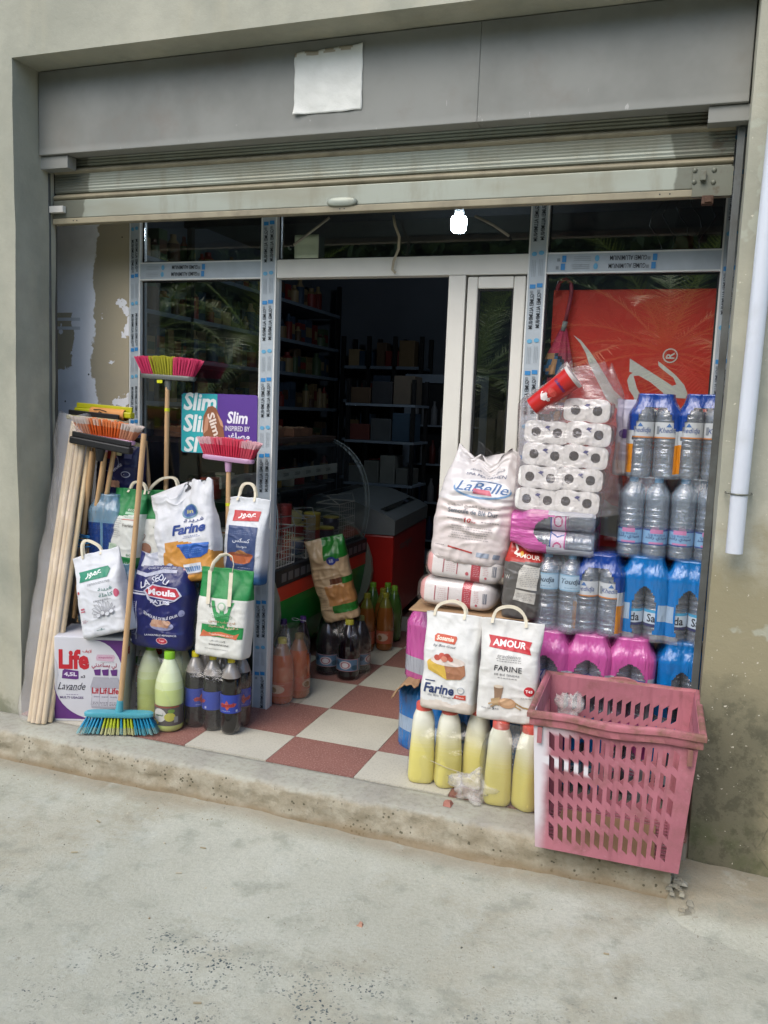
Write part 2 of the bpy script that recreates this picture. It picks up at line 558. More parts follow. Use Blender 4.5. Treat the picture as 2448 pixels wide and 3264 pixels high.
def _wall(g):
    c = g.mix(g.nz(1.3, 6, .6, lo=.38, hi=.64), '#acaa99', '#959586')
    c = g.mix(g.ma('MULTIPLY', g.nz(5, 7, .65, lo=.45, hi=.7), .4), c, '#84887b')
    c = g.mix(g.ma('MULTIPLY', g.nz(2.2, 5, .6, stretch=(3, 3, .5), lo=.5, hi=.7), .22), c, '#b4ab90')
    # damp lower part of the right pier with an irregular edge and pale remnants of render
    edge = g.ma('MULTIPLY', g.nz(2.4, 8, .65), .9)
    right = g.rng(g.x, 1.66, 1.70)
    damp = g.ma('MULTIPLY', right, g.rng(g.ma('ADD', g.z, edge), 1.40, 1.60, 1, 0))
    c = g.mix(g.ma('MULTIPLY', damp, .9), c, '#8b8367')
    dark = g.ma('MULTIPLY', right, g.ma('MULTIPLY', g.rng(g.ma('ADD', g.z, g.ma('MULTIPLY', edge, .6)), .66, .92, 1, 0),
                                      g.rng(g.ma('ADD', g.x, g.ma('MULTIPLY', g.nz(6, 8, .7), .22)), 2.0, 2.1, 1, 0)))
    c = g.mix(g.ma('MULTIPLY', dark, .8), c, '#5f5d4d')
    c = g.mix(g.ma('MULTIPLY', g.ma('MULTIPLY', dark, g.nz(20, 7, .7, lo=.45, hi=.6)), .5), c, '#3f4033')
    patch = g.ma('MULTIPLY', g.ma('MULTIPLY', right, g.nz(5.5, 4, .5, lo=.60, hi=.625)), g.rng(g.z, .55, .7))
    c = g.mix(g.ma('MULTIPLY', patch, .6), c, '#a8ab9c')
    moss = g.ma('MULTIPLY', g.rng(g.z, .02, .12, 1, 0), g.nz(8, 6, .6, lo=.4, hi=.6))
    c = g.mix(g.ma('MULTIPLY', moss, .55), c, '#4d5637')
    sp = g.ma('MULTIPLY', g.nz(70, 3, .5, lo=.70, hi=.72), right)
    c = g.mix(sp, c, '#c3beac')
    # cracks
    v = nd(g.t, 'ShaderNodeTexVoronoi', feature='DISTANCE_TO_EDGE'); v.inputs['Scale'].default_value = 7
    wv = nd(g.t, 'ShaderNodeVectorMath', operation='ADD'); n3 = nd(g.t, 'ShaderNodeTexNoise'); n3.inputs['Scale'].default_value = 6
    g.t.links.new(g.co, n3.inputs['Vector']); g.t.links.new(g.co, wv.inputs[0])
    s3 = nd(g.t, 'ShaderNodeVectorMath', operation='SCALE'); s3.inputs['Scale'].default_value = .12
    g.t.links.new(n3.outputs['Color'], s3.inputs[0]); g.t.links.new(s3.outputs[0], wv.inputs[1]); g.t.links.new(wv.outputs[0], v.inputs['Vector'])
    crack = g.ma('MULTIPLY', g.ma('LESS_THAN', v.outputs[0], .012), g.ma('MULTIPLY', g.rng(g.x, 1.9, 1.97), g.rng(g.z, .75, .85, 1, 0)))
    c = g.mix(g.ma('MULTIPLY', crack, .7), c, '#4a493d')
    h = g.ma('ADD', g.nz(9, 9, .7), g.ma('MULTIPLY', g.nz(60, 5, .7), .35))
    return c, h, .35, .01
WALL = surf_nodes('rendered_wall', _wall, .9)

def _dry(g):
    # bare tan board with ragged patches and tapes of white filler
    d = g.ma('ADD', g.ma('MULTIPLY', g.nz(9, 7, .6), .16), g.ma('MULTIPLY', g.nz(2.3, 3, .5), .12))
    band = g.rng(g.ma('ADD', g.x, d), -1.145, -1.135, 1, 0)
    hole = g.ma('MULTIPLY', g.rng(g.ma('ADD', g.x, d), -1.30, -1.292, 1, 0), g.ma('MULTIPLY', g.rng(g.z, 1.93, 1.935, 1, 0), g.rng(g.ma('ADD', g.z, d), 1.80, 1.807)))
    blob = g.ma('MULTIPLY', g.nz(7, 5, .55, lo=.61, hi=.62), g.rng(g.z, 2.05, 2.1, 1, 0))
    f = g.ma('MAXIMUM', g.ma('SUBTRACT', band, hole), blob)
    c = g.mix(f, '#ada289', '#eeeeef')
    c = g.mix(g.ma('MULTIPLY', g.nz(3, 5, .6, lo=.5, hi=.75), .25), c, '#8f8d88')
    for zc in (1.855, 1.90):
        tape = g.ma('MULTIPLY', g.ma('COMPARE', g.z, zc), 1)
        nnode = tape.node.inputs[0].links[0].from_node; nnode.inputs[2].default_value = .008
        tape = g.ma('MULTIPLY', tape, g.rng(g.x, -1.39, -1.385, 1, 0))
        c = g.mix(tape, c, '#cfd1d2')
    v = g.vor(9)
    c = g.mix(g.ma('LESS_THAN', v.outputs['Distance'], .045), c, '#2a2826')
    return c, g.ma('ADD', f, g.nz(20, 5, .6)), .3, .004
DRYWALL = surf_nodes('filled_wallboard', _dry, .85)

def _fascia(g):
    c = g.mix(g.nz(1.6, 5, .6, lo=.38, hi=.65), '#858680', '#757670')
    c = g.mix(g.ma('MULTIPLY', g.nz(4, 7, .65, lo=.5, hi=.72), .35), c, '#756a60')
    low = g.rng(g.ma('ADD', g.z, g.ma('MULTIPLY', g.nz(7, 6, .7), .03)), 2.62, 2.645, 1, 0)
    c = g.mix(g.ma('MULTIPLY', low, .4), c, '#94958f')
    sc_ = g.ma('MULTIPLY', g.nz(26, 5, .6, stretch=(1, 1, .35), lo=.68, hi=.7), g.rng(g.z, 2.66, 2.70, 1, 0))
    c = g.mix(g.ma('MULTIPLY', sc_, .6), c, '#b5b3ae')
    return c, g.nz(30, 6, .6), .08, .004
FASCIA = surf_nodes('grey_painted_sheet', _fascia, .55)

def _shutter(g):
    c = g.mix(g.nz(1.4, 4, .5, stretch=(1, 1, 4), lo=.4, hi=.65), '#979c90', '#8c8c7c')
    c = g.mix(g.ma('MULTIPLY', g.nz(6, 6, .6, stretch=(2, 1, .6), lo=.5, hi=.7), .4), c, '#7e7a68')
    # darker ends of the slats, with a rounded edge
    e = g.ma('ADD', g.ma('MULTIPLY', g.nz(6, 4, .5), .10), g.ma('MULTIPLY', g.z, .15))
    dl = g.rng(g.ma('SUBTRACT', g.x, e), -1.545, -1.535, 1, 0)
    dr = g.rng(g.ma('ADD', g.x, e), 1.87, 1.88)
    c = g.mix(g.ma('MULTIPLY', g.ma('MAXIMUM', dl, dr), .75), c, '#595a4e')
    rust = g.ma('MULTIPLY', g.rng(g.x, 1.45, 1.66), g.nz(16, 6, .6, lo=.5, hi=.62))
    c = g.mix(g.ma('MULTIPLY', rust, .6), c, '#4e3a28')
    return c, g.nz(40, 4, .6), .05, .003
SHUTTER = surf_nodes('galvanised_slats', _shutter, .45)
SHUTTER.node_tree.nodes['Principled BSDF'].inputs['Metallic'].default_value = .25
SHUTTER_TAN = mat('dusty_slat_tube', '#8f876f', .55, var=.2, vs=5, bump=.1, dirt='#5a5040', dirts=8, dirtw=.5)

ALU = mat('white_lacquered_aluminium', '#d5d2c8', .35, var=.05, bump=.03)
ALU_FILM = mat('protective_film', '#aab3b8', .3, var=.08, vs=20, bump=.12, bs=30)
ALU_EDGE = mat('frame_edge_white', '#d8d9d4', .4, var=.04, bump=0)
GASKET = mat('black_gasket', '#101111', .6, var=0, bump=0)
GLASS = glossy_clear('window_glass', '#fafcfb', .005, .01, '#7a8488', refl=.10)
TILE_RED = surf_nodes('red_terrazzo', lambda g: (g.mix(g.rng(g.nz(140, 3, .6), .52, .66), g.mix(g.nz(3, 5, .6, lo=.3, hi=.7), '#8a6056', '#7c554d'), '#a58679'), g.nz(30, 3), .05, .002), .5)
TILE_WHITE = surf_nodes('white_terrazzo', lambda g: (g.mix(g.rng(g.nz(120, 3, .6), .5, .68, 0, .5), g.mix(g.nz(2.5, 6, .6, lo=.3, hi=.7), '#bdb9a9', '#aeaa9b'), '#8e8a7c'), g.nz(30, 3), .05, .002), .5)
GROUT = mat('tile_grout', '#8c8578', .9, var=.2)

# ------------------------------------------------------------------ ground, step, building
def lump(x, y, a, s, seed=0):
    return a * noise.noise(Vector((x * s + seed, y * s, seed * 1.7)))

def merge_build(mb, name, mats, parent=None, smooth=True, dist=.0004):
    o = mb.build(name, mats, parent, smooth)
    bm = bmesh.new(); bm.from_mesh(o.data)
    bmesh.ops.remove_doubles(bm, verts=bm.verts, dist=dist)
    bm.to_mesh(o.data); bm.free()
    return o

def spaced(a, b, n): return [a + (b - a) * i / n for i in range(n + 1)]
gx = [-120, -60, -30, -14, -8, -5] + spaced(-3.5, 3.5, 90) + [5, 8, 14, 30, 60, 120]
gy = [-160, -80, -40, -20, -12, -8, -6] + spaced(-5, -.40, 60) + [-.2, 0]
def gz(x, y):
    k = 1.0 if (-4 < x < 4 and -6 < y) else 0.0
    z = -.1434 + k * (lump(x, y, .010, 1.3, 2) + lump(x, y, .004, 5, 5) + lump(x, y, .002, 14, 8))
    if y > -.75 and x < 1.66: z += .012 * max(0, (y + .75) / .3) ** 2 * k
    return z
mb = MB()
vs = [(x, y, gz(x, y)) for y in gy for x in gx]
n = len(gx)
mb.add(vs, [(j * n + i, j * n + i + 1, (j + 1) * n + i + 1, (j + 1) * n + i) for j in range(len(gy) - 1) for i in range(n - 1)])
tag(mb.build('street_ground', GROUND, smooth=True), kind='structure')

# threshold step: smooth strip on top, broken aggregate face in front
mb = MB()
def stepf(u, v):
    x = -3.2 + u * 4.84
    path = [(-.285, -.001), (-.34, .0), (-.42, -.001), (-.455, -.006), (-.466, -.02), (-.472, -.05), (-.470, -.09), (-.478, -.13), (-.50, -.17)]
    q = v * (len(path) - 1); i = min(int(q), len(path) - 2); f = q - i
    y = path[i][0] * (1 - f) + path[i + 1][0] * f
    z = path[i][1] * (1 - f) + path[i + 1][1] * f
    if v > .3:
        k = min(1, (v - .3) * 5)
        a = noise.fractal(Vector((x * 9, z * 14, 3)), 1.0, 2.0, 4) * .011 * k
        b = noise.noise(Vector((x * 2.1, z * 3, 9))) * .012 * k
        y += a + b; z += (a * .8 + noise.noise(Vector((x * 5, 1, 2))) * .007 * k) if v < .62 else a * .4
    else:
        z += noise.noise(Vector((x * 4, y * 9, 1))) * .0015
    if v == 0: z = -.03
    return (x, y, z)
mb.grid(stepf, 420, 26)
# right end of the step, broken off
mb.grid(lambda u, v: (stepf(1, v)[0] + .02 * noise.noise(Vector((u * 5, v * 8, 4))) * (1 if u else 0), stepf(1, v)[1] + u * .3, stepf(1, v)[2]), 6, 26)
tag(mb.build('threshold_step', STEP, smooth=True), kind='structure')

# pad at the foot of the right pier
mb = MB()
def padf(u, v):
    x = 1.615 + u * 1.6
    yb = -.26; yf = -.60 - .28 * u ** .5 + lump(x, 0, .05, 3, 3)
    y = yb + (yf - yb) * v
    z = -.075 - .03 * min(1, u * 2) * (1 - v) - .078 * v ** 1.6 + .008 * noise.fractal(Vector((x * 7, y * 7, 0)), 1, 2, 4)
    if v > .95: z = -.17
    if u < .06: z -= .012 * (1 - u / .06); 
    if u == 0: z = -.17; x += .02 * noise.noise(Vector((0, v * 9, 2)))
    return (x, y, z)
mb.grid(padf, 70, 40)
tag(mb.build('pavement_pad', GROUND, smooth=True), kind='structure')

# shop floor and its tiles
slab = MB().box(-1.30, -.287, -.16, 1.690, -.26, -.004).box(-2.4, -.2595, -.16, 2.4, 5.3, -.004).build('shop_floor', GROUT)
tag(slab, kind='structure')
_tile = {}
def tile_mesh(x0, y0, x1, y1, red):
    o = MB().box(0, 0, -.012, x1 - x0, y1 - y0, 0).build('floor_tile', TILE_RED if red else TILE_WHITE, slab, bevel=0)
    o.location = (x0, y0, lump(x0, y0, .0006, 3, 1))
    return o
for j in range(-1, 9):
    for i in range(-4, 5):
        x0, y0 = i * .4 + .0012, j * .4 + .0012
        x1, y1 = x0 + .3976, y0 + .3976
        red = (i + j) % 2 == 1
        if j == -1:
            y0 = -.2924 + .004 * ((i * 7) % 3 - 1)
            x0 = max(x0, -1.295); x1 = min(x1, 1.688)
        k = (red, j == -1)
        if j >= 0 and k in _tile:
            o = _tile[k].copy(); COL.objects.link(o); o.parent = slab; o.location = (x0, y0, lump(x0, y0, .0006, 3, 1))
        else:
            o = tile_mesh(x0, y0, x1, y1, red)
            if j >= 0: _tile[k] = o

# the building: render with the shop opening
XL, XR, ZL, YW = -1.3107, 1.697, 2.9585, -.2725
def wp(x, y, z):
    a = .007 * noise.noise(Vector((x * 1.1, y * 3, z * 1.1))) + .0025 * noise.noise(Vector((x * 6, y * 8, z * 6)))
    return (x + a, y + a, z + a * .6)
mb = MB()
def wallgrid(x0, x1, z0, z1, nx, nz): mb.grid(lambda u, v: wp(x0 + (x1 - x0) * u, YW, z0 + (z1 - z0) * v), nx, nz)
wallgrid(-6, XL, -.25, ZL, 40, 80); wallgrid(XR, 6, -.25, ZL, 40, 80)
wallgrid(-6, XL, ZL, 5, 40, 30); wallgrid(XR, 6, ZL, 5, 40, 30); wallgrid(XL, XR, ZL, 5, 60, 30)
mb.grid(lambda u, v: wp(XL, YW + (-.02 - YW) * u, -.25 + (ZL + .25) * v), 8, 80)
mb.grid(lambda u, v: wp(XR, -.036 + (YW + .036) * u, -.25 + (ZL + .25) * v), 6, 80)
mb.grid(lambda u, v: wp(XL + (XR - XL) * u, YW + (.36 - YW) * v, ZL), 60, 14)
merge_build(mb, 'wall_render', WALL, tag(empty('shop_building', (0, 0, 0), label='grey beige rendered shop building framing the open shopfront', cat='building'), None))
bld = bpy.data.objects['shop_building']
bpy.data.objects['wall_render'].data.set_sharp_from_angle(angle=radians(50))
mb = MB()
mb.box(-1.62, -.018, -.2, XL - .001, .0, 2.95)            # back of the left pier, dark slot behind it
mb.box(XR + .001, -.046, -.2, 1.745, -.036, 2.95)
mb.box(-6, -.0, -.25, -1.62, .36, 5)
mb.box(1.74, -.2, -.25, 6, .36, 5)
mb.box(-1.62, .0, 2.97, 1.74, .36, 5)
mb.build('wall_core', mat('dark_masonry', '#4b4a45', .9, var=.2), bld)
# interior room
ROOM = mat('room_plaster', '#6a717b', .9, var=.12, vs=2, bump=.05)
mb = MB()
mb.box(-2.5, .36, -.1, -2.35, 5.4, 3.1); mb.build('side_wall', ROOM, bld)
MB().box(2.3, .36, -.1, 2.45, 5.4, 3.1).build('side_wall', ROOM, bld)
MB().box(-2.5, 5.25, -.1, 2.45, 5.4, 3.1).build('back_wall', ROOM, bld)
MB().box(-2.5, .36, 2.97, 2.45, 5.4, 3.12).build('room_ceiling', mat('dark_ceiling', '#3a3e42', .9, var=.1), bld)
mb = MB(); 
for k in range(5): mb.box(-2.34, .7 + k * .5, 2.90, 2.29, .76 + k * .5, 2.969)
mb.build('ceiling_joists', mat('joist', '#25282b', .7), bld)
# wallboard left of the window
MB().box(-1.70, .2567, -.1, -1.092, .30, 2.95).build('wallboard', DRYWALL, bld)

# fascia over the shutter
fa = empty('fascia_box', (0, 0, 0), label='long flat grey sheet metal fascia above the roller shutter', cat='fascia')
MB().box(XL + .004, -.1197, 2.5927, .7405, -.045, ZL - .004).build('fascia_panel', FASCIA, fa, bevel=.003)
MB().box(.7407, -.1195, 2.5927, XR - .004, -.045, ZL - .004).build('fascia_panel', FASCIA, fa, bevel=.003)
for x0, x1 in ((-1.312, -1.16), (1.565, 1.70)):
    MB().box(x0, -.105, 2.535, x1, -.045, 2.5905).build('end_bracket', FASCIA, fa, bevel=.002)
# blank paper notice
def pf(u, v):
    x = -.025 + .295 * u; z = 2.672 + .238 * v + .010 * u * (v > .5)
    x += .006 * noise.noise(Vector((0, v * 4, 3))) * (1 if u in (0, 1) else 0)
    z += .005 * noise.noise(Vector((u * 5, 7, v)))
    y = -.1225 - .006 * abs(noise.noise(Vector((u * 3, v * 3, 5)))) - (.014 * max(0, 1 - (u + v) * 5)) - .010 * max(0, 1 - ((1 - u) + (1 - v)) * 6)
    return (x, y, z)
def pc(u, v):
    d = noise.noise(Vector((u * 6, v * 5, 1)))
    if v > .93 and d > -.1: return '#a99f8c'
    if u + v < .28 and u + v > .16 and d > 0: return '#9d978c'
    return '#cfd0c8'
p = MB().grid(pf, 40, 30, colf=pc).build('paper_notice', PAPER, smooth=True)
tag(p, 'blank white paper sheet pasted on the grey fascia', 'paper')
p.modifiers.new('solid', 'SOLIDIFY').thickness = .001

# roller shutter
sh = empty('roller_shutter', (0, 0, 0), label='galvanised roller shutter rolled up above the shopfront', cat='roller shutter')
def slat(z0, z1):
    prof = []
    n = 40
    for i in range(n + 1):
        t = i / n; z = z0 + (z1 - z0) * t
        if t < .24: y = -.0233 - .014 * sin(pi * t / .24)
        elif t < .28: y = -.0233 + .008
        else: y = -.0233 + .0016 * sin((t - .28) * 60) - .002
        prof.append((y, z))
    xs = spaced(XL + .012, XR - .035, 30)
    vs = [(x, y + .0012 * noise.noise(Vector((x * 2, z * 3, 1))), z) for (y, z) in prof for x in xs]
    m = len(xs)
    b = MB()
    b.v = [Vector(p) for p in vs]
    for j in range(n):
        for i in range(m - 1):
            b.f.append([j * m + i, j * m + i + 1, (j + 1) * m + i + 1, (j + 1) * m + i]); b.m.append(1 if j / n < .26 else 0); b.c.append(None)
    return b
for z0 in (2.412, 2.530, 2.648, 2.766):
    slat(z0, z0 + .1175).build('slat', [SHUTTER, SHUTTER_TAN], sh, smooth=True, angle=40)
mb = MB()
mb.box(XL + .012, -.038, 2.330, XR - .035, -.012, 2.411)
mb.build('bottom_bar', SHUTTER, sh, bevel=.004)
mb = MB()
mb.box(XL + .012, -.044, 2.3027, XR - .035, -.004, 2.3285)
mb.build('bottom_angle', SHUTTER_TAN, sh, bevel=.003)
mb = MB()
def hdl(u, v):
    a = 2 * pi * u; r = [0, .8, 1, 1, .9][int(round(v * 4))]; d = [.016, .016, .012, .004, 0][int(round(v * 4))]
    ca, sa = cos(a), sin(a)
    x = math.copysign(abs(ca) ** .6, ca) * .066 * r; z = math.copysign(abs(sa) ** .8, sa) * .018 * r
    return (.167 + x, -.038 - d, 2.343 + z)
mb.grid(hdl, 28, 4, closed=True)
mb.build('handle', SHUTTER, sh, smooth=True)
mb = MB(); mb.box(XL + .008, -.062, 2.352, XL + .085, -.0385, 2.382); mb.build('end_stop', ALU, sh, bevel=.002)
mb = MB()
mb.box(1.53, -.052, 2.3, 1.665, -.0385, 2.4)
mb.box(1.556, -.074, 2.352, 1.574, -.0525, 2.385)
for x, z in ((1.535, 2.392), (1.60, 2.39), (1.535, 2.352), (1.60, 2.348)):
    mb.lathe([(.009, 0), (.009, .003), (.005, .006), (.0005, .007)], 10, T=Matrix.Translation((x, -.052, z)) @ Matrix.Rotation(pi / 2, 4, 'X'))
mb.build('lock_plate', SHUTTER, sh, bevel=.001)
mb = MB(); mb.box(1.565, -.06, 2.272, 1.605, -.03, 2.302); mb.box(1.575, -.067, 2.277, 1.60, -.0605, 2.295)
mb.build('latch', mat('rusty_steel', '#4c3526', .8, var=.3, vs=20, bump=.5), sh, bevel=.002)
for x in (.158, .178, 1.42, 1.455, -1.18, -1.16):
    MB().lathe([(.003, 0), (.003, .001)], 8, T=Matrix.Translation((x, -.0435, 2.316)) @ Matrix.Rotation(pi / 2, 4, 'X')).build('rivet_hole', GASKET, sh)
# guide rails
RAIL = mat('grey_guide_rail', '#5c605f', .6, metal=.2, var=.2, vs=6, bump=.2, dirt='#3a352b', dirts=5, dirtw=.7)
for x0, x1 in ((XL - .02, XL + .006), (XR - .030, XR - .004)):
    MB().box(x0, -.06, .0, x1, -.0465, 2.531).build('guide_rail', RAIL, sh, bevel=.002)
# ------------------------------------------------------------------ aluminium shopfront
YG = .2567
sf = empty('aluminium_shopfront', (0, YG, 0), label='white aluminium shopfront frame with printed protective film and glass', cat='shopfront')
def film_items(L, wid, flip=False, seed=0):
    """repeat printed on the protective film, along a member of length L (px along length, py across)"""
    it = []
    per = .36
    x = -(seed % 5) * .06
    while x < L:
        for r in (.28, .72):
            o = x + (.0 if r < .5 else .004)
            def X(a): return (o + a) / L
            if 0 < o and o + .34 < L + .3:
                ok = lambda a, b: 0 < X(a) and X(b) < 1
                if ok(0, .02): it.append(('R', X(.009), r, .017 / L, .36, '#2f7fb8'))
                if ok(.024, .04): it.append(('R', X(.032), r + .05, .012 / L, .18, '#7e868a'))
                if ok(.03, .19): it.append(('T', 'GUMEI ALUMINIUM', X(.112), r, .145 / L, .26, '#2d3238', {'b': .012}))
                if ok(.19, .21): it.append(('E', X(.236), r, .009 / L, .17, '#5f9fc0'))
                if ok(.25, .34):
                    for q in (-.10, 0, .10): it.append(('R', X(.295), r + q, .07 / L, .022, '#8a9296'))
        x += per
    return it
def member(name, x0, z0, x1, z1, film=None, flip=0, proud=0.0, parent=sf, seed=0):
    m = MB().box(x0, -proud, z0, x1, .06, z1).build(name, ALU_FILM if film else ALU, parent, bevel=.002)
    if film == 'v':
        w, L = x1 - x0, z1 - z0
        def f(px, py, off):     # px runs down the member, py across
            return (x1 - w * (.06 + .88 * py) if not flip else x0 + w * (.06 + .88 * py), -proud - off - .0015, (z1 - L * px) if not flip else (z0 + L * px))
        mb = MB(); add_print(mb, film_items(L, w, seed=seed), L, w, f, maxlen=.3)
        mb.build('film_print', INK, m)
        e = MB().box(x0 - .0015, -proud - .001, z0, x0 + .005, .03, z1).box(x1 - .005, -proud - .001, z0, x1 + .0015, .03, z1)
        e.build('edge_strip', ALU_EDGE, m)
    if film == 'h':
        w, L = z1 - z0, x1 - x0
        def f(px, py, off): return (x1 - L * px, -proud - off - .0015, z1 - w * (.06 + .88 * py))
        mb = MB(); add_print(mb, film_items(L, w, seed=seed), L, w, f, maxlen=.3)
        mb.build('film_print', INK, m)
        MB().box(x0, -proud - .001, z0 - .0015, x1, .03, z0 + .005).box(x0, -proud - .001, z1 - .005, x1, .03, z1 + .0015).build('edge_strip', ALU_EDGE, m)
    return m
ZB, ZT, ZTOP = 2.0904, 2.1733, 2.95
member('mullion', -1.0875, .0, -1.028, ZTOP, 'v', flip=1, seed=1)
member('mullion', -.3560, .0, -.278, ZTOP, 'v', proud=.004, seed=2)
member('mullion', .9008, .0, .9766, ZTOP, 'v', proud=.004, seed=3)
member('mullion', 1.6589, .0, 1.72, ZTOP, 'v', seed=4)
member('transom', -1.0265, ZB, -.3575, ZT, 'h', seed=1)
member('transom', -.2765, ZB, .8995, ZT)
member('transom', .978, ZB, 1.6575, ZT, 'h', seed=2)
member('bottom_rail', -1.0265, .0, -.3575, .08, 'h', seed=3)
member('bottom_rail', .978, .0, 1.6575, .08, 'h', seed=4)
member('door_post', .5565, .0, .632, ZB - .0015)
def pane(x0, z0, x1, z1, y=.028, parent=sf, name='glass_pane'):
    g = MB().box(x0 + .004, y, z0 + .004, x1 - .004, y + .005, z1 - .004).build(name, GLASS, parent)
    mb = MB()
    for a in ((x0, z0, x0 + .007, z1), (x1 - .007, z0, x1, z1), (x0 + .0072, z0, x1 - .0072, z0 + .007), (x0 + .0072, z1 - .007, x1 - .0072, z1)):
        mb.box(a[0], y - .006, a[1], a[2], y - .0005, a[3])
    mb.build('gasket', GASKET, g)
    return g
pane(-1.0265, ZT + .0015, -.3575, ZTOP); pane(-.2765, ZT + .0015, .8995, ZTOP); pane(.978, ZT + .0015, 1.6575, ZTOP)
pane(-1.0265, .082, -.3575, ZB - .0015); pane(.978, .082, 1.6575, ZB - .0015)
# door leaf beside the opening
dl = tag(empty('door_leaf', (0, YG + .004, 0), label='narrow white glazed door leaf beside the dark doorway', cat='door'))
def bar(x0, z0, x1, z1, nm, d=.05, y=0): return MB().box(x0, y, z0, x1, y + d, z1).build(nm, ALU, dl, bevel=.006)
bar(.640, .012, .686, 2.083, 'stile'); bar(.842, .012, .893, 2.083, 'stile')
bar(.6865, 2.032, .8415, 2.083, 'rail'); bar(.6865, .012, .8415, .12, 'rail')
g = pane(.687, .121, .841, 2.031, y=.02, parent=dl)

# ------------------------------------------------------------------ things on and behind the glass
wpn = MB().grid(lambda u, v: (-.185 + .12 * u, YG - .004 - .004 * noise.noise(Vector((u * 3, v * 3, 0))), 2.176 + .105 * v), 6, 6, c='#a9b39b').build('paper_slip', PAPER, smooth=True)
tag(wpn, 'small pale green paper slip stuck in the glass above the doorway', 'paper'); wpn.modifiers.new('solid', 'SOLIDIFY').thickness = .001
TAPE = mat('tape', '#8f8a7c', .6, var=.2, vs=30)
def strip(pts, w, name, label, cat, m=TAPE, th=.0012):
    mb = MB()
    P = [Vector(p) for p in pts]
    vs, fs = [], []
    for i, p in enumerate(P):
        d = (P[min(i + 1, len(P) - 1)] - P[max(i - 1, 0)]).normalized()
        n_ = d.cross(Vector((0, 1, 0))).normalized() * w / 2
        vs += [p - n_, p + n_]
    for i in range(len(P) - 1): fs.append((2 * i, 2 * i + 1, 2 * i + 3, 2 * i + 2))
    mb.add(vs, fs)
    o = mb.build(name, m, None, True)
    o.modifiers.new('solid', 'SOLIDIFY').thickness = th
    return tag(o, label, cat, )
strip([(-.190, YG - .006, 2.236), (-.1, YG - .006, 2.295), (-.013, YG - .006, 2.352)], .012, 'adhesive_tape', 'strip of tape slanting up over the pale paper slip', 'tape')
strip([(.66, YG - .006, 2.335), (.74, YG - .006, 2.295), (.813, YG - .006, 2.246)], .011, 'adhesive_tape', 'strip of tape slanting down right of the lit lamp', 'tape')
strip([(.300, YG - .03, 2.345), (.312, YG - .035, 2.30), (.335, YG - .04, 2.25), (.330, YG - .03, 2.20), (.306, YG - .02, 2.15), (.300, YG - .015, 2.115), (.318, YG - .02, 2.10)], .012, 'dangling_ribbon', 'twisted pale ribbon hanging down over the white door head', 'ribbon', mat('pale_ribbon', '#a59a82', .6))
# red poster behind the right window
pr_ = empty('red_poster', (0, .348, 0), label='large red poster with white script lettering turned sideways behind right window', cat='poster')
MB().box(1.0, 0, .9, 1.655, .003, 2.035).build('poster_sheet', mat('poster_red', '#e63a2c', .45, var=.08, vs=3, bump=.05), pr_)
def px(x, z): return ((x - 1.0) / .655, (z - .9) / 1.135)
WHT = '#e4e2da'
it = [('P', [px(1.094, 1.846), px(1.128, 1.824), px(1.167, 1.779), px(1.192, 1.746), px(1.211, 1.719), px(1.278, 1.618), px(1.358, 1.544), px(1.343, 1.5), px(1.249, 1.58), px(1.165, 1.731), px(1.152, 1.769), px(1.124, 1.814)], WHT),
      ('P', [px(1.334, 1.751), px(1.42, 1.698), px(1.511, 1.642), px(1.527, 1.648), px(1.513, 1.675), px(1.473, 1.704), px(1.451, 1.723), px(1.448, 1.742), px(1.486, 1.714), px(1.522, 1.685), px(1.558, 1.646), px(1.573, 1.612), px(1.567, 1.591), px(1.524, 1.593), px(1.579, 1.502), px(1.435, 1.496), px(1.396, 1.556), px(1.37, 1.578), px(1.34, 1.62), px(1.329, 1.66), px(1.338, 1.683), px(1.35, 1.692), px(1.336, 1.696)], WHT),
      ('P', [px(1.354, 1.679), px(1.375, 1.681), px(1.423, 1.655), px(1.475, 1.614), px(1.518, 1.55), px(1.481, 1.523), px(1.43, 1.557), px(1.399, 1.584), px(1.372, 1.626)], '#d62e22'), ('R', *px(1.366, 1.585), .008 / .655, .03 / 1.135, WHT),
      ('P', [px(1.0, 1.02), px(1.655, .96), px(1.655, 1.02), px(1.3, 1.13), px(1.1, 1.28), px(1.06, 1.28)], WHT),
      ('E', *px(1.494, 1.765), .030 / .655, .030 / 1.135, WHT), ('E', *px(1.494, 1.765), .025 / .655, .025 / 1.135, '#d62e22'),
      ('T', 'R', *px(1.494, 1.765), .026 / .655, .034 / 1.135, WHT, {'rot': pi / 2, 'b': .02})]
mb = MB(); add_print(mb, it, .655, 1.135, lambda a, b, o: (1.0 + .655 * a, -o, .9 + 1.135 * b), maxlen=.3)
mb.build('poster_lettering', INK, pr_)
